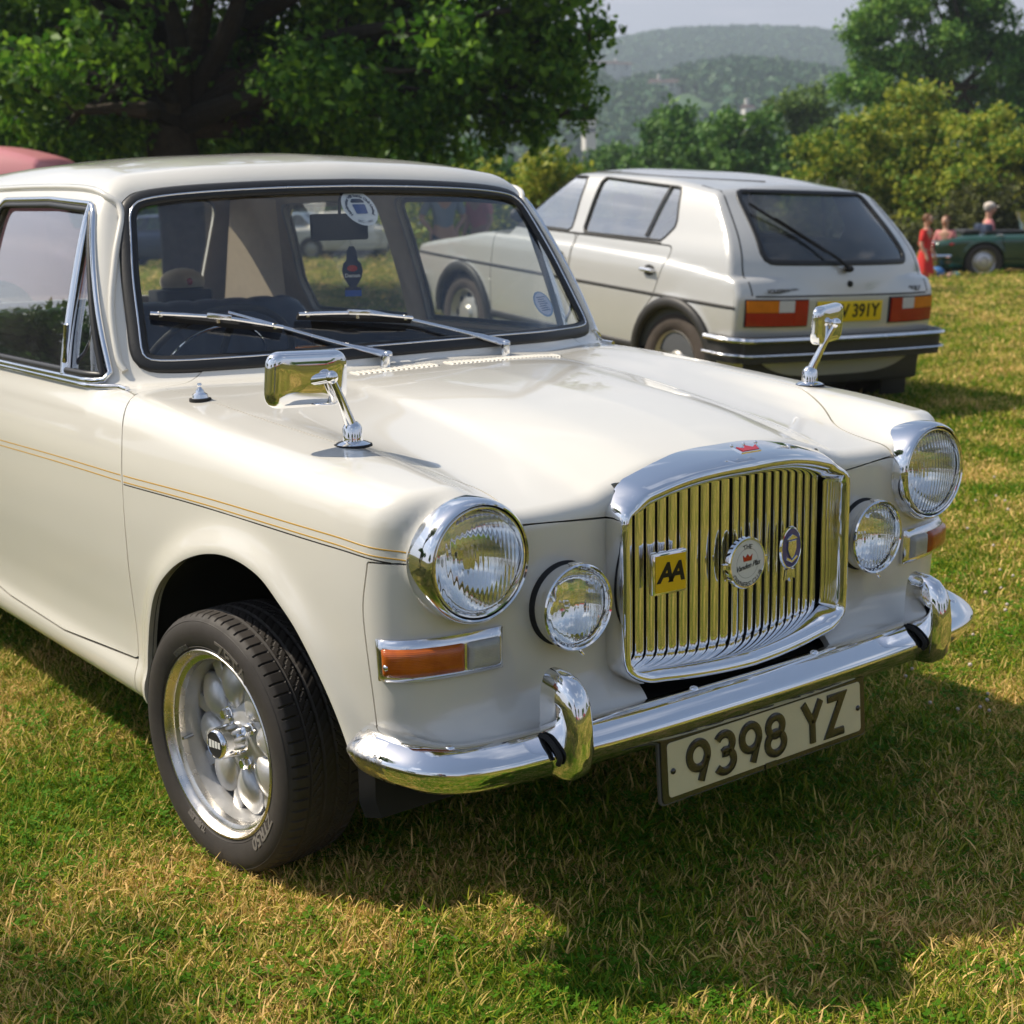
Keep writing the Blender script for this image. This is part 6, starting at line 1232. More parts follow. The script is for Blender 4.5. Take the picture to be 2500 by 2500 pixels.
def mk_car(root, sh, h, ztop, paint, doors, wins, scr, rear, glass, trimm, wheel_mats, sglass=None, wr=.29, wx=.70, interior=None, detail=True, gap=.004, bands=()):
    """generic build: panels, glass, seals, wells and wheels"""
    V, T = sh.mesh(h, ztop); Nn = nrm(sh.F, V)
    side = lambda P, V: np.where(V[:, 0] > .25, seg_dist(V[:, 1], V[:, 2], P), 1.)
    arch = lambda V: np.where(V[:, 0] > .35, -np.min([np.hypot(V[:, 1] - a, V[:, 2] - b) - r for a, b, r in sh.arch], 0), -1.)
    fs = (lambda V: np.where(V[:, 1] < sh.L * .55, seg_dist(V[:, 0], V[:, 2], scr), 1.)) if scr is not None else None
    fr = (lambda V: np.where(V[:, 1] > sh.L * .62, seg_dist(V[:, 0], V[:, 2], rear), 1.)) if rear is not None else None
    keep = [arch] + [(lambda V, d=d: -side(d, V) + gap) for d in doors] + [(lambda V, w=w: -side(w, V)) for w in wins]
    if fs: keep.append(lambda V: -fs(V))
    if fr: keep.append(lambda V: -fr(V))
    panel('body', sh.F, V, T, keep, paint, root, both=True, depth=.015)
    for mi in (True, False):
        for d in doors: panel('door', sh.F, V, T, [lambda V: side(d, V) + gap] + [(lambda V, w=w: -side(w, V)) for w in wins] + [arch], paint, root, mirror=mi, depth=.015)
        for w in wins: panel('side_window', sh.F, V - Nn * .010, T, [lambda V: side(w, V)], sglass or glass, root, mirror=mi, depth=0, proj=False)
    for s in (-1, 1):
        for w in wins: q = ring_scale(resample(w, .04, True), .002); P, n = sh.on_side(q[:, 0], q[:, 1], s); obj('window_seal', strip(P, n, .016, .005, True), trimm, root, sharp=60)
    if fs: panel('windscreen', sh.F, V - Nn * .006, T, [fs], glass, root, both=True, depth=0, proj=False)
    if fr: panel('rear_window', sh.F, V - Nn * .006, T, [fr], glass, root, both=True, depth=0, proj=False)
    if interior is not None:
        Vi = V - Nn * .03; panel('interior_lining', sh.F, Vi, T, [(lambda V, w=w: -side(w, V) - .004) for w in wins] + ([lambda V: -fs(V) - .006] if fs else []) + ([lambda V: -fr(V) - .006] if fr else []) + [lambda V: .35 - V[:, 2], lambda V: np.maximum(.9 - V[:, 1], V[:, 1] - sh.L + .3), lambda V: np.where(V[:, 1] < 1.3, V[:, 2] - .2 - 10 * (V[:, 1] - 1.), -1.)], interior, root, both=True, depth=0, proj=False)
    for a, b, r in sh.arch:
        for s in (-1, 1):
            C_ = circ(a, b, r + .02, 30); R0 = [(s * .72, p[0], max(p[1], sh.zb)) for p in circ(a, b, r, 30)]; R1 = [(s * .45, p[0], max(p[1], sh.zb)) for p in C_]; g = Geo(); g.add(loft([R0, R1])); g.add((R1, [list(range(30))])); obj('wheel_well', g, M_BLACK, root, smooth=False)
            wheel2(root, (s * wx, a, b), s, wr, *wheel_mats)
    obj('underside', box(-.6, .6, .25, sh.L - .3, sh.zb - .04, sh.zb + .02), M_BLACK, root, smooth=False)
    return V, T, Nn
W2 = {}
def wheel2(root, loc, s, r, mt, mr, style='dish'):
    k = (r, style)
    if k not in W2:
        q = r * .64; ty = mk_mesh('tyre', *lathe([(.07, q), (.085, q * 1.12), (.09, r * .86), (.078, r * .965), (.05, r), (-.05, r), (-.078, r * .965), (-.085, r * .8), (-.07, q)], 40, 'x') if 0 else lathe([(a[1], a[0]) for a in [(.07, q), (.085, q * 1.12), (.09, r * .86), (.078, r * .965), (.05, r), (-.05, r), (-.078, r * .965), (-.085, r * .8), (-.07, q)]], 40, 'x'), mt, True, None, 40)
        g = Geo(); g.add(lathe([(q, .070), (q * .99, .078), (q * .95, .072), (q * .90, .050), (q * .86, .030), (q * .62, .045), (q * .40, .050), (q * .30, .070), (.0001, .072)], 40, 'x'))
        rm = mk_mesh('rim', *g.get(), mr, True, None, 35); h = Geo()
        for i in range(8 if style == 'dish' else 16): a = i * 2 * pi / (8 if style == 'dish' else 16); c_ = (0, q * .74 * cos(a), q * .74 * sin(a)); V, F = lathe([(.0001, .0468 if 0 else .046), (q * (.13 if style == 'dish' else .07), .046)], 12, 'x'); h.add((V + np.array([.004 if 0 else .0, 0, 0]) * (1, 1, 1) + np.array([0.0, c_[1], c_[2]]) + (-.004, 0, 0), F))
        W2[k] = (ty, rm, mk_mesh('rim_holes', *h.get(), M_BLACK, False))
    w = bpy.data.objects.new('wheel', None); w.location = loc; w.rotation_euler = (0, 0, 0 if s > 0 else pi); w.parent = root; C.objects.link(w); w.empty_display_size = .1
    for nm, me in zip(('tyre', 'rim', 'rim_holes'), W2[k]): o = bpy.data.objects.new(nm, me); o.parent = w; C.objects.link(o)
    return w
# ---------------------------------------------------------------- silver hatchback
M_SILVER = mat('silver_paint', (.58, .57, .545), rough=.30, metal=.3, coat=1, coatr=.04, noise=.04, nscale=3)
M_DKGLASS = glass_sheet('hatch_glass', (.80, .86, .88), dirt=.04, spec=1.0)
M_SDGLASS = glass_sheet('hatch_side_glass', (.50, .56, .56), dirt=.10, spec=3.4)
M_DKPLAS = mat('grey_black_plastic', (.035, .033, .032), rough=.5, noise=.2, nscale=10)
M_TYRE2 = mat('dusty_tyre', (.075, .058, .048), rough=.8, noise=.3, nscale=12); M_RIM2 = mat('silver_steel_rim', (.52, .50, .47), rough=.35, metal=.6)
M_REDL = mat('red_lens', (.42, .012, .008), rough=.15, coat=.8, noise=.2, nscale=14); M_AMB2 = mat('amber_tail_lens', (.75, .20, .01), rough=.15, coat=.8, noise=.2, nscale=14); M_WHL = mat('white_tail_lens', (.60, .58, .60), rough=.2, coat=.8); M_YPL = mat('yellow_plate', (.80, .56, .01), rough=.3)
M_GREYI = mat('grey_interior', (.10, .105, .115), rough=.8)
green = dict(r=.04, sz=[.70, .92, 1.05, 1.2, 1.3, 1.38, 1.5], sx=[.790, .757, .712, .655, .605, .555, .48], ry=[1.2, 1.6, 2.0, 2.6, 3.1, 3.35, 3.8], rz=[1.27, 1.335, 1.368, 1.374, 1.340, 1.305, 1.2], wz=[.8, .93, 1.34, 1.5], wy=[.95, 1.10, 1.72, 1.95], bz=[.70, .78, .905, 1.30, 1.42, 1.6], by=[3.715, 3.705, 3.665, 3.27, 3.14, 3.0])
hs = CarShape([-.1, .05, .3, .7, 1.1, 2, 3, 3.5, 3.8], [.66, .745, .80, .865, .925, .93, .91, .87, .84], [-.1, .1, .3, .6, 1.2, 3, 3.5, 3.8], [-.08, -.03, -.012, -.004, 0, 0, -.008, -.03], [.2, .3, .5, .66, .70, .8, .93, 1.1], [.72, .775, .800, .806, .803, .795, .765, .70], ([.2, .45, .7, .9], [.05, .0, .02, .12]), ([.2, .45, .60, .72, .80, .90, 1.0], [3.64, 3.70, 3.715, 3.712, 3.68, 3.60, 3.5]), green, [(.79, .285, .335), (3.13, .300, .335)], zb=.24, rad=.032)
gx = thing('silver_hatchback', 'silver five-door hatchback parked facing away beyond the white saloon', 'car', (4.940, 7.324, .111 + .077 * 2), (0, 0, 3.066))
gx.rotation_mode = 'XYZ'; gx.matrix_world = Matrix.Translation((4.940, 7.324, .111 + .077 * 2)) @ Matrix.Rotation(3.066, 4, 'Z') @ Matrix.Rotation(-atan2(.077, 1), 4, 'X') @ Matrix.Rotation(-atan2(.028, 1), 4, 'Y')
def rpoly(P, r): return round_poly(P, r)
gd1 = rpoly([(1.16, .36), (2.05, .34), (2.06, .955), (1.16, .945)], .03); gd2 = rpoly([(2.07, .34), (2.74, .34), (2.80, .52), (2.93, .66), (3.02, .955), (2.07, .955)], .03)
gw1 = rpoly([(1.33, .965), (2.00, .965), (1.965, 1.305), (1.78, 1.300)], .03); gw2 = rpoly([(2.115, .965), (2.90, .975), (2.985, 1.07), (2.90, 1.285), (2.115, 1.308)], .035)
gscr = rpoly([(-.62, .985), (.62, .985), (.52, 1.315), (-.52, 1.315)], .06); grear = rpoly([(-.575, .915), (.575, .915), (.50, 1.285), (-.50, 1.285)], .055)
mk_car(gx, hs, .024, 1.46, M_SILVER, [gd1, gd2], [gw1, gw2], gscr, grear, M_DKGLASS, M_RUBBER, (M_TYRE2, M_RIM2), wr=.288, wx=.70, interior=M_GREYI, sglass=M_SDGLASS)
q = resample(grear, .03, True); P, n = hs.on_end(q[:, 0], q[:, 1], 3.8); obj('rear_window_seal', strip(P, n, .034, .006, True), M_RUBBER, gx, sharp=60)
q = resample(gscr, .03, True); P, n = hs.on_end(q[:, 0], q[:, 1], .8); obj('windscreen_seal', strip(P, n, .03, .006, True), M_RUBBER, gx, sharp=60)
for s in (-1, 1):
    q = resample([(.12, .675), (3.62, .672)], .06); P, n = hs.on_side(q[:, 0], q[:, 1], s); obj('side_moulding', strip(P, n, .020, .006), M_DKPLAS, gx, sharp=60)
    q = resample([(1.20, .955), (2.02, .955), (2.9, .960)], .06); P, n = hs.on_side(q[:, 0], q[:, 1], s); obj('waist_trim', strip(P, n, .014, .006), M_DKPLAS, gx, sharp=60)
    q = resample([(1.16, .345), (2.76, .345)], .06); P, n = hs.on_side(q[:, 0], q[:, 1], s); obj('sill_moulding', strip(P, n, .05, .010), M_DKPLAS, gx, sharp=60)
    for a, b, r in hs.arch:
        t = np.linspace(-.25, pi + .25, 30); q = np.stack([a + (r + .012) * np.cos(t), b + (r + .012) * np.sin(t)], 1); q = q[q[:, 1] > .25]; P, n = hs.on_side(q[:, 0], q[:, 1], s); obj('arch_flare', strip(P, n, .065, .022), M_DKPLAS, gx, sharp=50)
    q = resample([(2.74, .99), (2.80, 1.29)], .05); P, n = hs.on_side(q[:, 0], q[:, 1], s); obj('window_divider', strip(P, n, .018, .006), M_DKPLAS, gx, sharp=60)
    q = resample([(1.44, .97), (1.60, 1.17)], .05)
    for yy in (1.90, 2.82):
        P, n = hs.on_side([yy, yy + .10], [.805, .803], s); dh = obj('door_handle', tube([P[0], P[0] + n[0] * .025, P[1] + n[1] * .025, P[1]], [.012, .013, .013, .012]), M_CHROME2, gx); c_ = P[0] * .5 + P[1] * .5; obj('handle_recess', ball(c_ + n[0] * .001, (.005, .052, .034), 14, 8), M_BLACK, dh)
    P, n = hs.on_side([1.36], [1.0], s); mr_ = obj('door_mirror', ball(P[0] + (s * .07, -.01, .02), (.075, .045, .05), 14, 10), M_DKPLAS, gx); obj('mirror_foot', tube([P[0], P[0] + (s * .07, 0, .01)], .02), M_DKPLAS, mr_)
    # tail lamps
    def facing(x0, x1, z0, z1, yo=3.8):
        X, Z = np.meshgrid(np.linspace(x0, x1, 9), np.linspace(z0, z1, 5), indexing='ij'); P, n = hs.on_end(s * X.ravel(), Z.ravel(), yo); I = np.arange(45).reshape(9, 5); F = [[I[i, j], I[i + 1, j], I[i + 1, j + 1], I[i, j + 1]] for i in range(8) for j in range(4)]
        if s > 0: F = [f[::-1] for f in F]
        return P, n, F, I
    def lamp_piece(nm, x0, x1, z0, z1, m, par, off=.016):
        P, n, F, I = facing(x0, x1, z0, z1); b = list(I[:, 0]) + list(I[-1, 1:]) + list(I[-2::-1, -1]) + list(I[0, -2:0:-1]); V = np.concatenate([P + n * off, P - n * .01]); F2 = F + [[a, b_, b_ + 45, a + 45] for a, b_ in zip(b, b[1:] + b[:1])]; return obj(nm, (V, F2), m, par, sharp=40)
    tl = lamp_piece('tail_lamp', .325, .742, .572, .722, M_BLACK, gx, .008)
    lamp_piece('amber_lens', .54, .736, .652, .716, M_AMB2, tl); lamp_piece('reversing_lens', .432, .538, .652, .716, M_WHL, tl); lamp_piece('red_lens', .335, .430, .579, .716, M_REDL, tl); lamp_piece('red_lens', .432, .736, .579, .650, M_REDL, tl)
    P, n = hs.on_end([s * .60], [.60], -.1); obj('headlamp', ball((s * .52, .02, .60), (.09, .03, .09), 18, 10), M_WHL, gx)
# bumpers
def plastic_bumper(y_in, sgn, hw, zc):
    pts = [(-hw - .012, y_in - sgn * .225), (-hw - .012, y_in - sgn * .16), (-hw - .010, y_in - sgn * .08), (-hw + .03, y_in - sgn * .02), (-hw + .12, y_in + sgn * .008), (0, y_in + sgn * .035), (hw - .12, y_in + sgn * .008), (hw - .03, y_in - sgn * .02), (hw + .010, y_in - sgn * .08), (hw + .012, y_in - sgn * .16), (hw + .012, y_in - sgn * .225)]
    pts = round_poly([(p[0], p[1]) for p in pts] + [(0, y_in - sgn * 2)], [0, .06, .1, 0, .1, .06, 0, 0])[:-1] if 0 else smooth_curve(pts, 6, False); P = np.column_stack([pts, np.full(len(pts), zc)])
    b = obj('bumper', tube(P, 1, sec=[(-.04, -.075), (.035, -.075), (.055, -.05), (.06, -.01), (.055, .04), (.045, .062), (-.04, .065)], up=(0, 0, 1 if sgn < 0 else 1)), M_DKPLAS, gx, sharp=40)
    return b, P
for y_in, sg_ in ((3.70, 1), (0.02, -1)):
    b, P = plastic_bumper(y_in, sg_, .795, .455)
    # bright strip along the upper edge
    for dz, rr__ in ((.052, .015), (-.030, .007)):
        Q = P.copy(); T_, A__, B__ = frames(P, up=(0, 0, 1)); ctr = np.array([0, 1.85]); outw = P[:, :2] - ctr; sgn_ = np.sign((A__[:, :2] * outw).sum(1))[:, None]; Q = P + A__ * sgn_ * (.052 if dz > 0 else .061) + (0, 0, dz); obj('bright_strip', tube(Q, rr__, 6), M_CHROME2, b)
T_s = [0]
pl = obj('rear_plate', box(-.26, .26, 3.716, 3.724, .590, .708, .002), M_YPL, gx, label='yellow rear number plate of the hatchback')
V_, F_ = text_geo('EWV 391Y', .105, .0008, bold=.002, spacing=.98); V_ = np.stack([-V_[:, 0], 3.725 + V_[:, 2], V_[:, 1] + .648], 1); obj('plate_lettering', (V_, F_), M_INK, pl, smooth=False)
for tx, x, w_ in (('VOLKSWAGEN', .50, .035), ('GOLF', -.56, .04)):
    V_, F_ = text_geo(tx, w_, .001, bold=.001); P, n = hs.on_end([x], [.765], 3.8); V_ = np.stack([x - V_[:, 0], P[0][1] + .004 + V_[:, 2] + 0 * V_[:, 0], V_[:, 1] + .765], 1); obj('badge_lettering', (V_, F_), M_DKPLAS, gx, smooth=False)
P, n = hs.on_end([0], [.80], 3.8); obj('tailgate_lock', lathe([(.020, 0), (.016, .012), (.0001, .013)], 16, 'y'), M_BLACK, gx, M=Matrix.Translation((0, P[0][1] - .002, .80)))
obj('tailgate_seam', strip(*(lambda q: hs.on_end(q[:, 0], q[:, 1], 3.8))(resample([(-.68, .738), (.68, .738)], .05)), .010, .002), M_BLACK, gx)
for x in (-1, 1): obj('tailgate_seam', strip(*(lambda q: hs.on_end(q[:, 0], q[:, 1], 3.8))(smooth_curve([(x * .700, .742), (x * .695, .90), (x * .64, 1.10), (x * .575, 1.30)], 6, False)), .009, .002), M_BLACK, gx)
P, n = hs.on_end([.02, .10, .40], [.885, .92, 1.13], 3.8); wi = obj('rear_wiper', tube([P[0] + (0, .03, 0), P[1] + (0, .035, .02), P[2] + (0, .03, .02)], [.012, .009, .005]), M_BLACK, gx)
P, n = hs.on_end([.16, .50], [.955, 1.20], 3.8); obj('blade', tube([P[0] + (0, .02, .02), P[1] + (0, .02, .02)], [.008, .008]), M_BLACK, wi); obj('wiper_spindle', ball((.02, 3.70, .885), (.03, .03, .02), 12, 8), M_BLACK, gx)
for s in (1, -1): obj('mudflap', box(s * .70 - .11, s * .70 + .11, 3.47, 3.485, .10, .36, .003), M_DKPLAS, gx, M=Matrix.Translation((0, 0, -.01)))
obj('rear_valance', box(-.70, .70, 3.55, 3.66, .22, .40, .02), M_DKPLAS, gx); obj('fuel_tank', box(-.30, .45, 3.0, 3.5, .14, .26, .04), M_BLACK, gx)
obj('seats', Geo().add(box(-.60, .60, 2.75, 2.90, .50, .98, .05)).add(box(-.56, -.08, 1.95, 2.08, .5, 1.02, .05)).add(box(.08, .56, 1.95, 2.08, .5, 1.02, .05)), M_GREYI, gx)['kind'] = 'stuff'
for x in (-.32, .32): obj('headrest', box(x - .11, x + .11, 1.98, 2.06, 1.06, 1.20, .03), M_GREYI, gx)
obj('roof_panel_seam', strip(*(lambda q: hs.on_side(q[:, 0], q[:, 1], 1))(resample([(1.5, 1.335), (3.12, 1.335)], .08)), .012, .004), M_BLACK, gx)
# ---------------------------------------------------------------- green open sports car
M_GREEN = mat('green_paint', (.012, .055, .035), rough=.25, coat=1, coatr=.04); M_WIRE = mat('wire_wheel', (.60, .60, .62), rough=.3, metal=.8, noise=.3, nscale=60)
ss = CarShape([-.1, .1, .5, 1.2, 1.8, 2.6, 3.2, 3.6, 3.95], [.55, .66, .73, .80, .82, .80, .80, .76, .68], [-.1, .1, .4, 1.0, 3, 3.6, 3.95], [-.14, -.08, -.03, 0, 0, -.03, -.10], [.2, .3, .5, .65, .8, 1.0], [.66, .72, .76, .765, .73, .62], ([.2, .45, .7, .9], [.06, .0, .08, .2]), ([.2, .45, .6, .75, .9], [3.80, 3.90, 3.92, 3.86, 3.75]), None, [(.72, .31, .34), (3.05, .31, .34)], rad=.09, crown=.05, zb=.20)
gp = wpos(1843, 25.6); a_g = -YAW + radians(0) + pi / 2
sc_ = thing('green_sports_car', 'dark green open sports car at the right edge, with wire wheels and chrome windscreen', 'car')
yaw_g = atan2(r2[0], -r2[1]) ; 
Rg = Matrix.Rotation(atan2(-r2[0] * -1, r2[1] * -1) if 0 else atan2(-r2[0], r2[1]) , 4, 'Z')           # local -y (front) points to picture right: local +y = -r2
Rg = Matrix.Rotation(atan2(r2[0], -r2[1]), 4, 'Z')
sc_.matrix_world = Matrix.Translation((gp[0], gp[1], -.10)) @ Rg @ Matrix.Rotation(radians(-6), 4, 'Z') @ Matrix.Translation((0, -3.05, 0))
mk_car(sc_, ss, .035, .95, M_GREEN, [rpoly([(2.05, .35), (2.72, .35), (2.75, .78), (2.05, .78)], .05)], [], None, None, M_DKGLASS, M_RUBBER, (M_TYRE, M_WIRE, 'wire'), wr=.315, wx=.67, gap=.006)
obj('cockpit', box(-.52, .52, 2.25, 3.0, .76, .835, .03), M_BLACK, sc_); wsf = obj('windscreen_frame', tube([(-.60, 2.10, .80), (-.56, 2.24, 1.16), (.56, 2.24, 1.16), (.60, 2.10, .80)], .026, 8), M_CHROME, sc_); obj('windscreen', ([(-.60, 2.10, .80), (-.56, 2.24, 1.16), (.56, 2.24, 1.16), (.60, 2.10, .80)], [[0, 1, 2, 3]]), M_DKGLASS, sc_, smooth=False)
for x in (-.28, .28): obj('seat', box(x - .22, x + .22, 2.86, 3.0, .55, .95, .05), M_NAVY, sc_)
for s in (-1, 1):
    P, n = ss.on_side([.45, 3.6], [.60, .62], s); obj('side_marker', ball(P[1] + n[1] * .005, (.012, .05, .022), 10, 6), M_REDL, sc_); obj('tail_lamp', ball((s * .60, 3.90, .60), (.07, .04, .06), 12, 8), M_REDL, sc_); obj('bumper_quarter', tube([(s * .70, 3.6, .42), (s * .66, 3.92, .42), (s * .35, 3.98, .42)], .035, 8), M_CHROME, sc_)
    P, n = ss.on_side([2.75, 2.85], [.74, .74], s); obj('door_handle', tube([P[0], P[0] + n[0] * .03, P[1] + n[1] * .03, P[1]], .012), M_CHROME, sc_); P, n = ss.on_side([2.1], [.78], s); obj('door_mirror', ball(P[0] + (s * .05, 0, .10), (.07, .03, .06), 12, 8), M_CHROME, sc_)
obj('folded_hood', box(-.50, .50, 3.08, 3.36, .78, .86, .05), M_DKPLAS, sc_)
# ---------------------------------------------------------------- red van with a rounded roof, left of the saloon
M_PINK = mat('faded_red_paint', (.66, .24, .25), rough=.45, coat=.5, coatr=.2, noise=.12, nscale=2); 
vg = dict(sz=[.80, 1.0, 1.3, 1.6, 1.75, 1.9, 2.1], sx=[.84, .82, .79, .74, .66, .52, .3], ry=[.4, .8, 1.4, 2.4, 3.2, 3.6, 4.0], rz=[1.70, 1.84, 1.93, 1.97, 1.93, 1.84, 1.65], wz=[.8, 1.0, 1.7, 2.1], wy=[.42, .50, .82, 1.2], bz=[.8, 1.1, 1.7, 2.1], by=[3.92, 3.88, 3.74, 3.4])
vs = CarShape([-.1, .1, .5, 1.2, 2.6, 3.4, 3.95], [.80, .92, 1.0, 1.0, 1.0, 1.0, .98], [-.1, .1, .4, 1.0, 3, 3.6, 3.95], [-.10, -.05, -.02, 0, 0, -.02, -.05], [.2, .3, .5, .8, 1.0, 1.2], [.74, .80, .84, .85, .83, .78], ([.2, .45, .8, 1.0], [.03, .0, .05, .2]), ([.2, .45, .8, 1.1], [3.85, 3.92, 3.93, 3.90]), vg, [(.85, .33, .37), (3.2, .33, .37)], rad=.10, zb=.24)
vv = thing('red_van', 'faded pinkish red van with a rounded roof, showing over the white saloon roof', 'van')
vp = wpos(-205, 14.2); vv.matrix_world = Matrix.Translation((vp[0], vp[1], 0)) @ Matrix.Rotation(-YAW - pi / 2, 4, 'Z') @ Matrix.Translation((0, -1.95, 0))
mk_car(vv, vs, .05, 2.1, M_PINK, [rpoly([(.95, .4), (1.75, .4), (1.75, 1.05), (.95, 1.05)], .05)], [rpoly([(1.0, 1.10), (1.75, 1.10), (1.75, 1.58), (1.08, 1.58)], .06)], rpoly([(-.62, 1.12), (.62, 1.12), (.52, 1.6), (-.52, 1.6)], .08), rpoly([(-.45, 1.15), (.45, 1.15), (.42, 1.55), (-.42, 1.55)], .08), M_DKGLASS, M_RUBBER, (M_TYRE, M_RIM2), wr=.32, wx=.74, gap=.006)
obj('bumper', tube([(-.85, .15, .42), (-.80, -.04, .42), (0, -.08, .42), (.80, -.04, .42), (.85, .15, .42)], .05, 8), M_CHROME2, vv)
for s in (-1, 1): obj('headlamp', ball((s * .58, .02, .72), (.10, .05, .10), 16, 10), M_WHL, vv)
# ---------------------------------------------------------------- saloons parked along the far side, seen through the glass
fg = dict(sz=[.80, .92, 1.1, 1.25, 1.33, 1.45], sx=[.76, .745, .69, .62, .56, .45], ry=[1.2, 1.7, 2.2, 2.9, 3.3], rz=[1.25, 1.34, 1.37, 1.35, 1.25], wz=[.8, .92, 1.34, 1.5], wy=[1.15, 1.28, 1.85, 2.1], bz=[.8, .92, 1.32, 1.5], by=[3.55, 3.42, 3.02, 2.8])
fs_ = CarShape([-.1, .05, .4, 1.2, 2.5, 3.4, 3.9, 4.2], [.70, .78, .82, .90, .92, .92, .90, .84], [-.1, .1, .4, 1.2, 3, 3.8, 4.2], [-.10, -.04, -.015, 0, 0, -.015, -.05], [.2, .3, .5, .7, .9, 1.1], [.70, .78, .81, .81, .765, .68], ([.2, .45, .7, .9], [.05, .0, .02, .15]), ([.2, .45, .7, .9], [4.12, 4.18, 4.18, 4.1]), fg, [(.80, .31, .34), (3.30, .31, .34)], rad=.06, zb=.24)
def far_saloon(nm, label, px, D, yaw, paint):
    t = thing(nm, label, 'car', group='cars parked on the far side of the field'); w = wpos(px, D); t.matrix_world = Matrix.Translation((w[0], w[1], 0)) @ Matrix.Rotation(yaw, 4, 'Z') @ Matrix.Translation((0, -2.1, 0))
    mk_car(t, fs_, .06, 1.5, paint, [rpoly([(1.3, .4), (2.2, .4), (2.2, .90), (1.3, .90)], .05)], [rpoly([(1.62, .96), (2.2, .96), (2.2, 1.27), (1.95, 1.27)], .04), rpoly([(2.3, .96), (3.10, .96), (2.92, 1.27), (2.3, 1.27)], .04)], rpoly([(-.60, .98), (.60, .98), (.50, 1.30), (-.50, 1.30)], .06), rpoly([(-.60, .98), (.60, .98), (.50, 1.28), (-.50, 1.28)], .06), M_DKGLASS, M_RUBBER, (M_TYRE, M_RIM2), wr=.30, wx=.69, gap=.008)
    for y, sg_ in ((-.03, -1), (4.19, 1)): obj('bumper', tube([(-.80, y - sg_ * .2, .46), (-.74, y, .46), (.74, y, .46), (.80, y - sg_ * .2, .46)], .045, 8), M_CHROME2, t)
    for s in (-1, 1): obj('tail_lamp', box(s * .62 - .12, s * .62 + .12, 4.12, 4.17, .62, .76, .01), M_REDL, t); obj('headlamp', ball((s * .58, .02, .66), (.09, .04, .08), 12, 8), M_WHL, t)
    return t
far_saloon('white_saloon', 'plain white saloon across the field, seen through the windscreen above the air freshener', 662, 42, -YAW + pi / 2 + .15, mat('white_car_paint', (.66, .62, .55), rough=.3, coat=.8))
far_saloon('blue_saloon', 'grey-blue saloon across the field left of the plain white one, seen through the windscreen', 575, 43, -YAW + pi / 2 - .3, mat('blue_grey_paint', (.20, .26, .34), rough=.3, coat=.8))
far_saloon('dark_saloon', 'dark blue saloon across the field, seen through the rear window of the white saloon', 330, 38, -YAW + pi / 2, mat('dark_blue_paint', (.02, .03, .07), rough=.3, coat=.8))
far_saloon('silver_saloon', 'pale silver saloon across the field just right of the plain white one', 765, 46, -YAW + pi / 2 + .1, mat('pale_silver_paint', (.42, .46, .50), rough=.35, coat=.8, metal=.3))
# cars that stand behind the photographer and show only as reflections
for i, (x, y, yw, lab, col) in enumerate([(-9, -17, 1.3, 'red saloon in the row behind the photographer', (.45, .02, .015)), (-3.5, -19, 1.5, 'orange saloon in the row behind the photographer', (.55, .18, .02)), (2.5, -18, 1.4, 'white saloon in the row behind the photographer', (.6, .6, .55)), (9, -17, 1.7, 'dark red saloon in the row behind the photographer', (.25, .01, .01))]):
    t = far_saloon('parked_car', lab, 0, 10, 0, mat('parked_paint_%s' % 'abcd'[i], col, rough=.3, coat=.8)); t.matrix_world = Matrix.Translation((x, y, 0)) @ Matrix.Rotation(yw, 4, 'Z') @ Matrix.Translation((0, -2.1, 0)); t['group'] = 'cars parked behind the photographer'
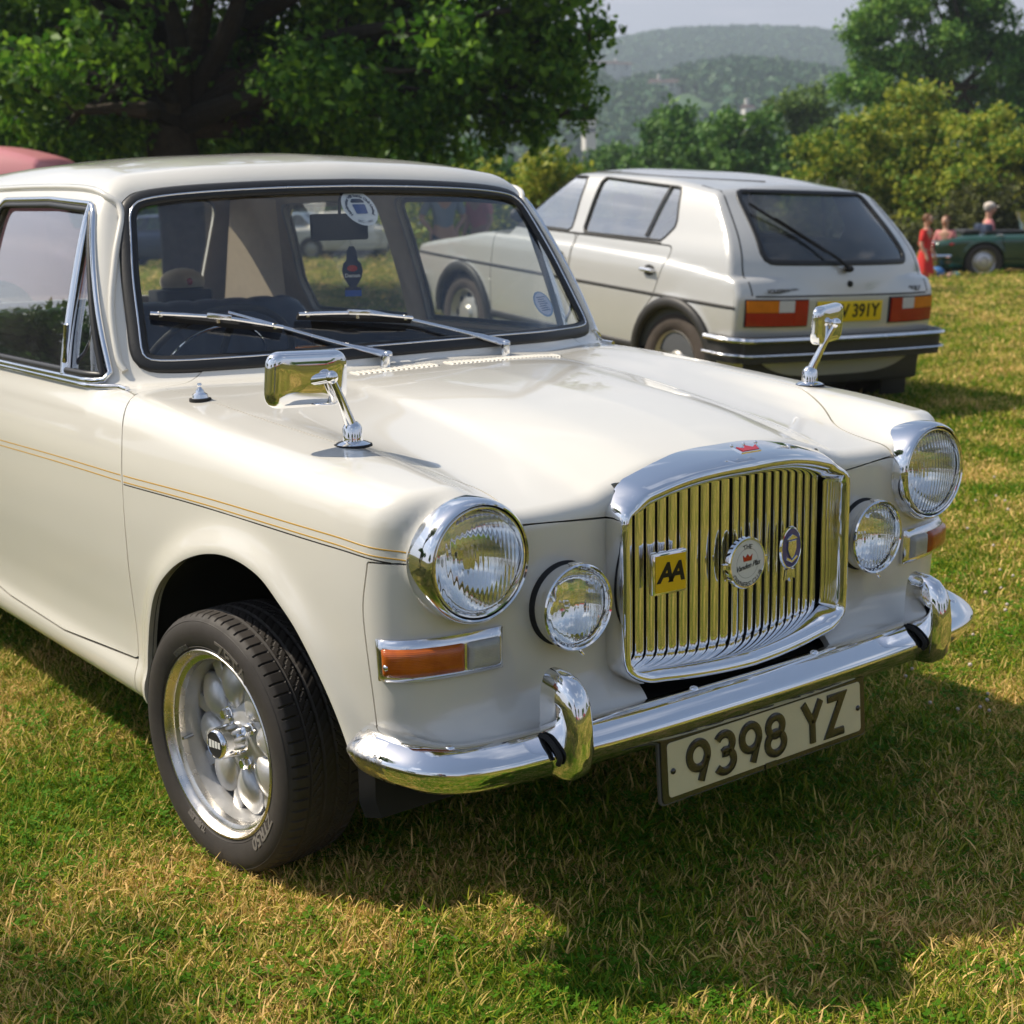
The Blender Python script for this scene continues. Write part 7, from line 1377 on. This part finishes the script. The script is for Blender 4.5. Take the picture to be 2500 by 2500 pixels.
# ================================================================ PEOPLE
def skin_body(name, verts, edges, radii, m, parent=None, sub=2):
    me = bpy.data.meshes.new(name); me.from_pydata([tuple(v) for v in verts], edges, []); o = bpy.data.objects.new(name, me); link(o, parent)
    sk = o.modifiers.new('skin', 'SKIN'); 
    for i, r in enumerate(radii): d = me.skin_vertices[0].data[i]; d.radius = (r, r) if not isinstance(r, tuple) else r
    me.skin_vertices[0].data[0].use_root = True; o.modifiers.new('sub', 'SUBSURF').levels = sub; o.modifiers['sub'].render_levels = sub
    me.materials.append(m); return o
M_SKIN = mat('skin', (.52, .30, .21), rough=.55)
def person(label, base, yaw, h, top, legs, hair, pose='stand', skirt=None, hat=None, group=None):
    """one continuous body; clothes and hair on it. local -y is forwards"""
    k = h / 1.75; t = thing('person', label, 'person', base, (0, 0, yaw), group=group); hip = .93; L_ = .0; fwd = 0
    if pose == 'sit': hip = .45
    lean = -.30 if pose == 'bend' else -.02
    def J(*p): return np.array(p) * k
    pel = J(0, 0, hip); ch = J(0, lean * .6, hip + .40); nk = J(0, lean, hip + .56); hd = J(0, lean * 1.15 - .01, hip + .70)
    V = [pel, J(0, lean * .25, hip + .18), ch, nk, hd, hd + J(0, 0, .09)]; Ed = [(0, 1), (1, 2), (2, 3), (3, 4), (4, 5)]; R = [(.135, .10), (.125, .095), (.155, .10), .052, .078, .062]
    def add(p, par, r): V.append(p); Ed.append((par, len(V) - 1)); R.append(r); return len(V) - 1
    for s in (-1, 1):
        sh = add(nk + J(s * .175, 0, -.07), 2, .055); arm = {'stand': [(s * .24, lean + .01, hip + .20), (s * .22, lean - .10, hip + .02)], 'hips': [(s * .30, lean + .06, hip + .22), (s * .17, lean + .02, hip + .06)], 'bend': [(s * .22, lean - .14, hip + .22), (s * .14, lean - .28, hip + .06)], 'sit': [(s * .24, -.08, hip + .26), (s * .16, -.30, hip + .20)]}[pose]
        el = add(J(*arm[0]), sh, .043); wr_ = add(J(*arm[1]), el, .030); palm = add(J(*arm[1]) + J(0, -.02, -.07 if pose != 'sit' else 0), wr_, .036)
        for f in range(4): add(J(*arm[1]) + J((f - 1.5) * .018, -.035, -.15 + abs(f - 1.5) * .012) if pose != 'sit' else J(*arm[1]) + J((f - 1.5) * .018, -.13, -.02), palm, .010)
        add(J(*arm[1]) + J(-s * .045, -.03, -.085), palm, .012)
        if pose == 'sit': kn = add(J(s * .11, -.42, hip + .02), 0, .065); an = add(J(s * .11, -.44, .10), kn, .042); add(J(s * .11, -.58, .05), an, .040)
        else: hj = add(J(s * .095, 0, hip - .06), 0, .095); kn = add(J(s * .11, -.02, .48), hj, .062); an = add(J(s * .115, .02, .09), kn, .042); add(J(s * .12, -.15, .045), an, .040)
    R = [tuple(q * k for q in r) if isinstance(r, tuple) else r * k for r in R]
    skin_body('body', V, Ed, R, M_SKIN, t)
    # clothes: torso and sleeves, trousers or skirt
    TV = [pel + J(0, 0, .03), J(0, lean * .25, hip + .18), ch, nk - J(0, 0, .04)]; TE = [(0, 1), (1, 2), (2, 3)]; TR = [(.150 * k, .115 * k), (.142 * k, .112 * k), (.170 * k, .118 * k), .070 * k]
    for s in (-1, 1):
        i0 = len(TV); arm0 = V[6 + 0] if 0 else None; TV.append(nk + J(s * .175, 0, -.07)); TE.append((2, i0)); TR.append(.070 * k)
        arm = {'stand': (s * .235, lean + .01, hip + .26), 'hips': (s * .29, lean + .05, hip + .26), 'bend': (s * .215, lean - .10, hip + .27), 'sit': (s * .23, -.05, hip + .30)}[pose]; TV.append(J(*arm)); TE.append((i0, i0 + 1)); TR.append(.058 * k)
    skin_body('shirt', TV, TE, TR, top, t)
    if skirt: 
        a = np.linspace(0, 2 * pi, 25)[:-1]; rings = [[(r * k * cos(t_) * (1 + .05 * cos(5 * t_)), r * k * .75 * sin(t_) + lean * .2 * k, z * k) for t_ in a] for z, r in ((hip + .10, .15), (hip - .05, .19), (hip - .35, .25), (.30, .30))]; obj('skirt', loft(rings), skirt, t, sharp=60)
    else:
        LV = [pel + J(0, 0, .04)]; LE = []; LR = [(.152 * k, .118 * k)]
        for s in (-1, 1):
            if pose == 'sit': pts = [((s * .11, -.42, hip + .02), .082), ((s * .11, -.43, .14), .062)]
            else: pts = [((s * .10, 0, hip - .08), .105), ((s * .112, -.02, .48), .080), ((s * .115, .02, .11), .062)]
            pr = 0
            for p, r in pts: LV.append(J(*p)); LE.append((pr, len(LV) - 1)); LR.append(r * k); pr = len(LV) - 1
        skin_body('trousers', LV, LE, LR, legs, t)
    for s in (-1, 1): fx = (s * .118 * k, (-.07 if pose != 'sit' else -.50) * k, .045 * k); obj('shoe', ball(fx, (.048 * k, .13 * k, .045 * k), 12, 8), M_SHOE, t)
    c = hd + J(0, -.005, .045); obj('hair', Geo().add(ball(c + J(0, .018, .018), (.092 * k, .100 * k, .100 * k), 16, 12)), hair, t)
    obj('face', ball(c + J(0, -.028, -.012), (.074 * k, .082 * k, .098 * k), 16, 12), M_SKIN, t); obj('nose', ball(c + J(0, -.112, -.020), (.012 * k, .016 * k, .020 * k), 8, 6), M_SKIN, t)
    for s in (-1, 1): obj('eye', ball(c + J(s * .030, -.100, .006), (.010 * k, .008 * k, .008 * k), 8, 6), M_BLACK, t); obj('ear', ball(c + J(s * .078, 0, -.012), (.010 * k, .018 * k, .028 * k), 8, 6), M_SKIN, t)
    obj('mouth', ball(c + J(0, -.100, -.055), (.022 * k, .008 * k, .006 * k), 8, 6), M_ENRED, t)
    if hat: ht = obj('cap', Geo().add(ball(c + J(0, .01, .045), (.100 * k, .108 * k, .075 * k), 16, 10)), hat, t); obj('cap_peak', ball(c + J(0, -.115, .030), (.070 * k, .06 * k, .010 * k), 12, 6), hat, ht)
    return t
M_HAIRB = mat('brown_hair', (.14, .06, .025), rough=.6); M_HAIRG = mat('grey_hair', (.35, .33, .31), rough=.6); M_HAIRD = mat('dark_hair', (.03, .02, .015), rough=.6)
M_REDC = mat('red_cloth', (.62, .03, .025), rough=.8); M_PINKC = mat('pink_cloth', (.62, .22, .22), rough=.8); M_NAVYC = mat('navy_cloth', (.02, .025, .06), rough=.85); M_DENIM = mat('denim', (.05, .07, .13), rough=.9); M_GREYC = mat('grey_shirt', (.24, .28, .34), rough=.9); M_CREAMC = mat('cream_cap_cloth', (.60, .52, .46), rough=.9); M_BLUEC = mat('blue_cloth', (.03, .06, .16), rough=.85)
rot_c = lambda a: -YAW + a                                                            # 0: back turned to the camera ... pi faces it
zf = -.10
person('woman in a long bright red dress standing by the tail of the green sports car', wpos(1748, 24.6, zf - .30), rot_c(.9), 1.42, M_REDC, M_REDC, M_HAIRB, 'stand', skirt=M_REDC)
person('person in a pink top and dark trousers beside the woman in red', wpos(1786, 25.2, zf - .30), rot_c(-.6), 1.38, M_PINKC, M_NAVYC, M_HAIRB, 'stand')
person('driver in a pale cap sitting in the green sports car', (0, 0, 0), 0, 1.70, M_PINKC, M_NAVYC, M_HAIRG, 'sit', hat=M_CREAMC)
drv = [o for o in bpy.data.objects if o.get('label', '').startswith('driver')][0]; drv.matrix_world = sc_.matrix_world @ Matrix.Translation((.28, 2.80, .05))
person('man in grey-blue shirt and jeans standing beyond the hatchback bonnet', wpos(836, 19.5, .0), rot_c(.3), 1.76, M_GREYC, M_DENIM, M_HAIRG, 'hips')
person('person in pink shirt and blue trousers beside the man in grey-blue shirt', wpos(905, 20.5, .0), rot_c(-.8), 1.72, M_PINKC, M_BLUEC, M_HAIRD, 'stand')
person('photographer in a dark jacket behind the camera', (CAM[0] - .25, CAM[1] - .42, 0), pi - YAW + pi, 1.78, mat('dark_jacket', (.02, .012, .02), rough=.8), M_DENIM, M_HAIRD, 'bend')
# bags on the grass by the sports car
def bag(label, px, D, col, r, seed):
    b = obj('bag', ball((0, 0, r * .75), (r, r * .8, r * .8), 14, 9), mat('bag_cloth_' + 'abcd'[seed], col, rough=.85), None); b.location = wpos(px, D, -.10); tag(b, label, 'bag', 'bags on the grass behind the sports car'); hb_ = obj('bag_strap', tube([(-r * .5, 0, r * 1.3), (0, 0, r * 1.75), (r * .5, 0, r * 1.3)], r * .06), M_BLACK, b)
bag('yellow bag at the feet of the woman in red', 1757, 24.8, (.62, .45, .10), .16, 0); bag('blue bag right of the yellow bag', 1772, 24.9, (.06, .18, .42), .16, 1); bag('small pink bag under the tail of the sports car', 1800, 24.7, (.65, .38, .32), .10, 2); bag('small turquoise bag by the sports car wheel', 1808, 24.9, (.05, .35, .45), .10, 3)
# ================================================================ LOOSE THINGS IN THE WHITE SALOON
hatt = thing('cap', 'cream cap with a red badge lying behind the rear seat of the white saloon', 'cap', (.235, 2.74, .985)); hatt.scale = (.62, .62, .85); 
obj('crown', ball((0, 0, .03), (.12, .12, .055), 24, 12), mat('cream_cloth', (.55, .46, .33), rough=.9), hatt); obj('band', lathe([(.112, -.005), (.112, .02)], 24, 'z'), M_BLACK, hatt); obj('cap_badge', ball((-.01, -.115, .035), (.018, .01, .014), 10, 6), M_ENRED, hatt)
bx2 = obj('speaker_box', box(.135, .305, 2.66, 2.80, .90, .988, .008), M_BLACK, None); tag(bx2, 'black box under the cream cap on the parcel shelf', 'box')
fr_ = thing('air_freshener', 'dark bottle-shaped air freshener card hanging from the rear-view mirror', 'air freshener', (.056, 1.345, 1.02))
oc = [(-.020, 0), (.020, 0), (.020, .020), (.008, .022), (.022, .045), (.026, .062), (.022, .080), (.014, .088), (.012, .110), (.006, .122), (-.006, .122), (-.012, .110), (-.014, .088), (-.022, .080), (-.026, .062), (-.022, .045), (-.008, .022), (-.020, .020)]
Mf = Matrix.Rotation(radians(-35), 4, 'Z') @ Matrix.Rotation(pi / 2, 4, 'X'); obj('card', prism(oc, 0, .0025), mat('card_dark', (.015, .02, .05), rough=.5), fr_, smooth=False, M=Mf); obj('red_oval', (lambda V, F: (V * (1, .6, 1) + (0, .068, 0), F))(*lathe([(.0001, .003), (.013, .003)], 20, 'z')), M_ENRED, fr_, smooth=False, M=Mf)
V_, F_ = text_geo('Demon', .0125, .0003, bold=.0004); obj('lettering', (V_ + (0, .050, .003), F_), M_WHITE, fr_, smooth=False, M=Mf); obj('blue_foot', box(-.0205, .0205, -.001, .014, .0026, .0032), mat('card_blue', (.03, .10, .40), rough=.5), fr_, smooth=False, M=Mf)
obj('cord', tube([(0, 0, .120), (-.004, 0, .15), (.0, -.015, .185)], .0012, 5), M_WHITE, fr_)
pp = obj('folded_paper', box(-.12, .06, 1.10, 1.19, .890, .893, .001), M_WHITE, None); tag(pp, 'folded white paper lying on the dashboard behind the right wiper', 'paper')
ob_ = obj('amber_block', box(-.215, -.155, 1.11, 1.17, .888, .925, .006), M_AMB2, None); tag(ob_, 'small orange packet added for a reflection on the dashboard between the two wipers', 'block')  # orange block added in place of a reflection above the dash
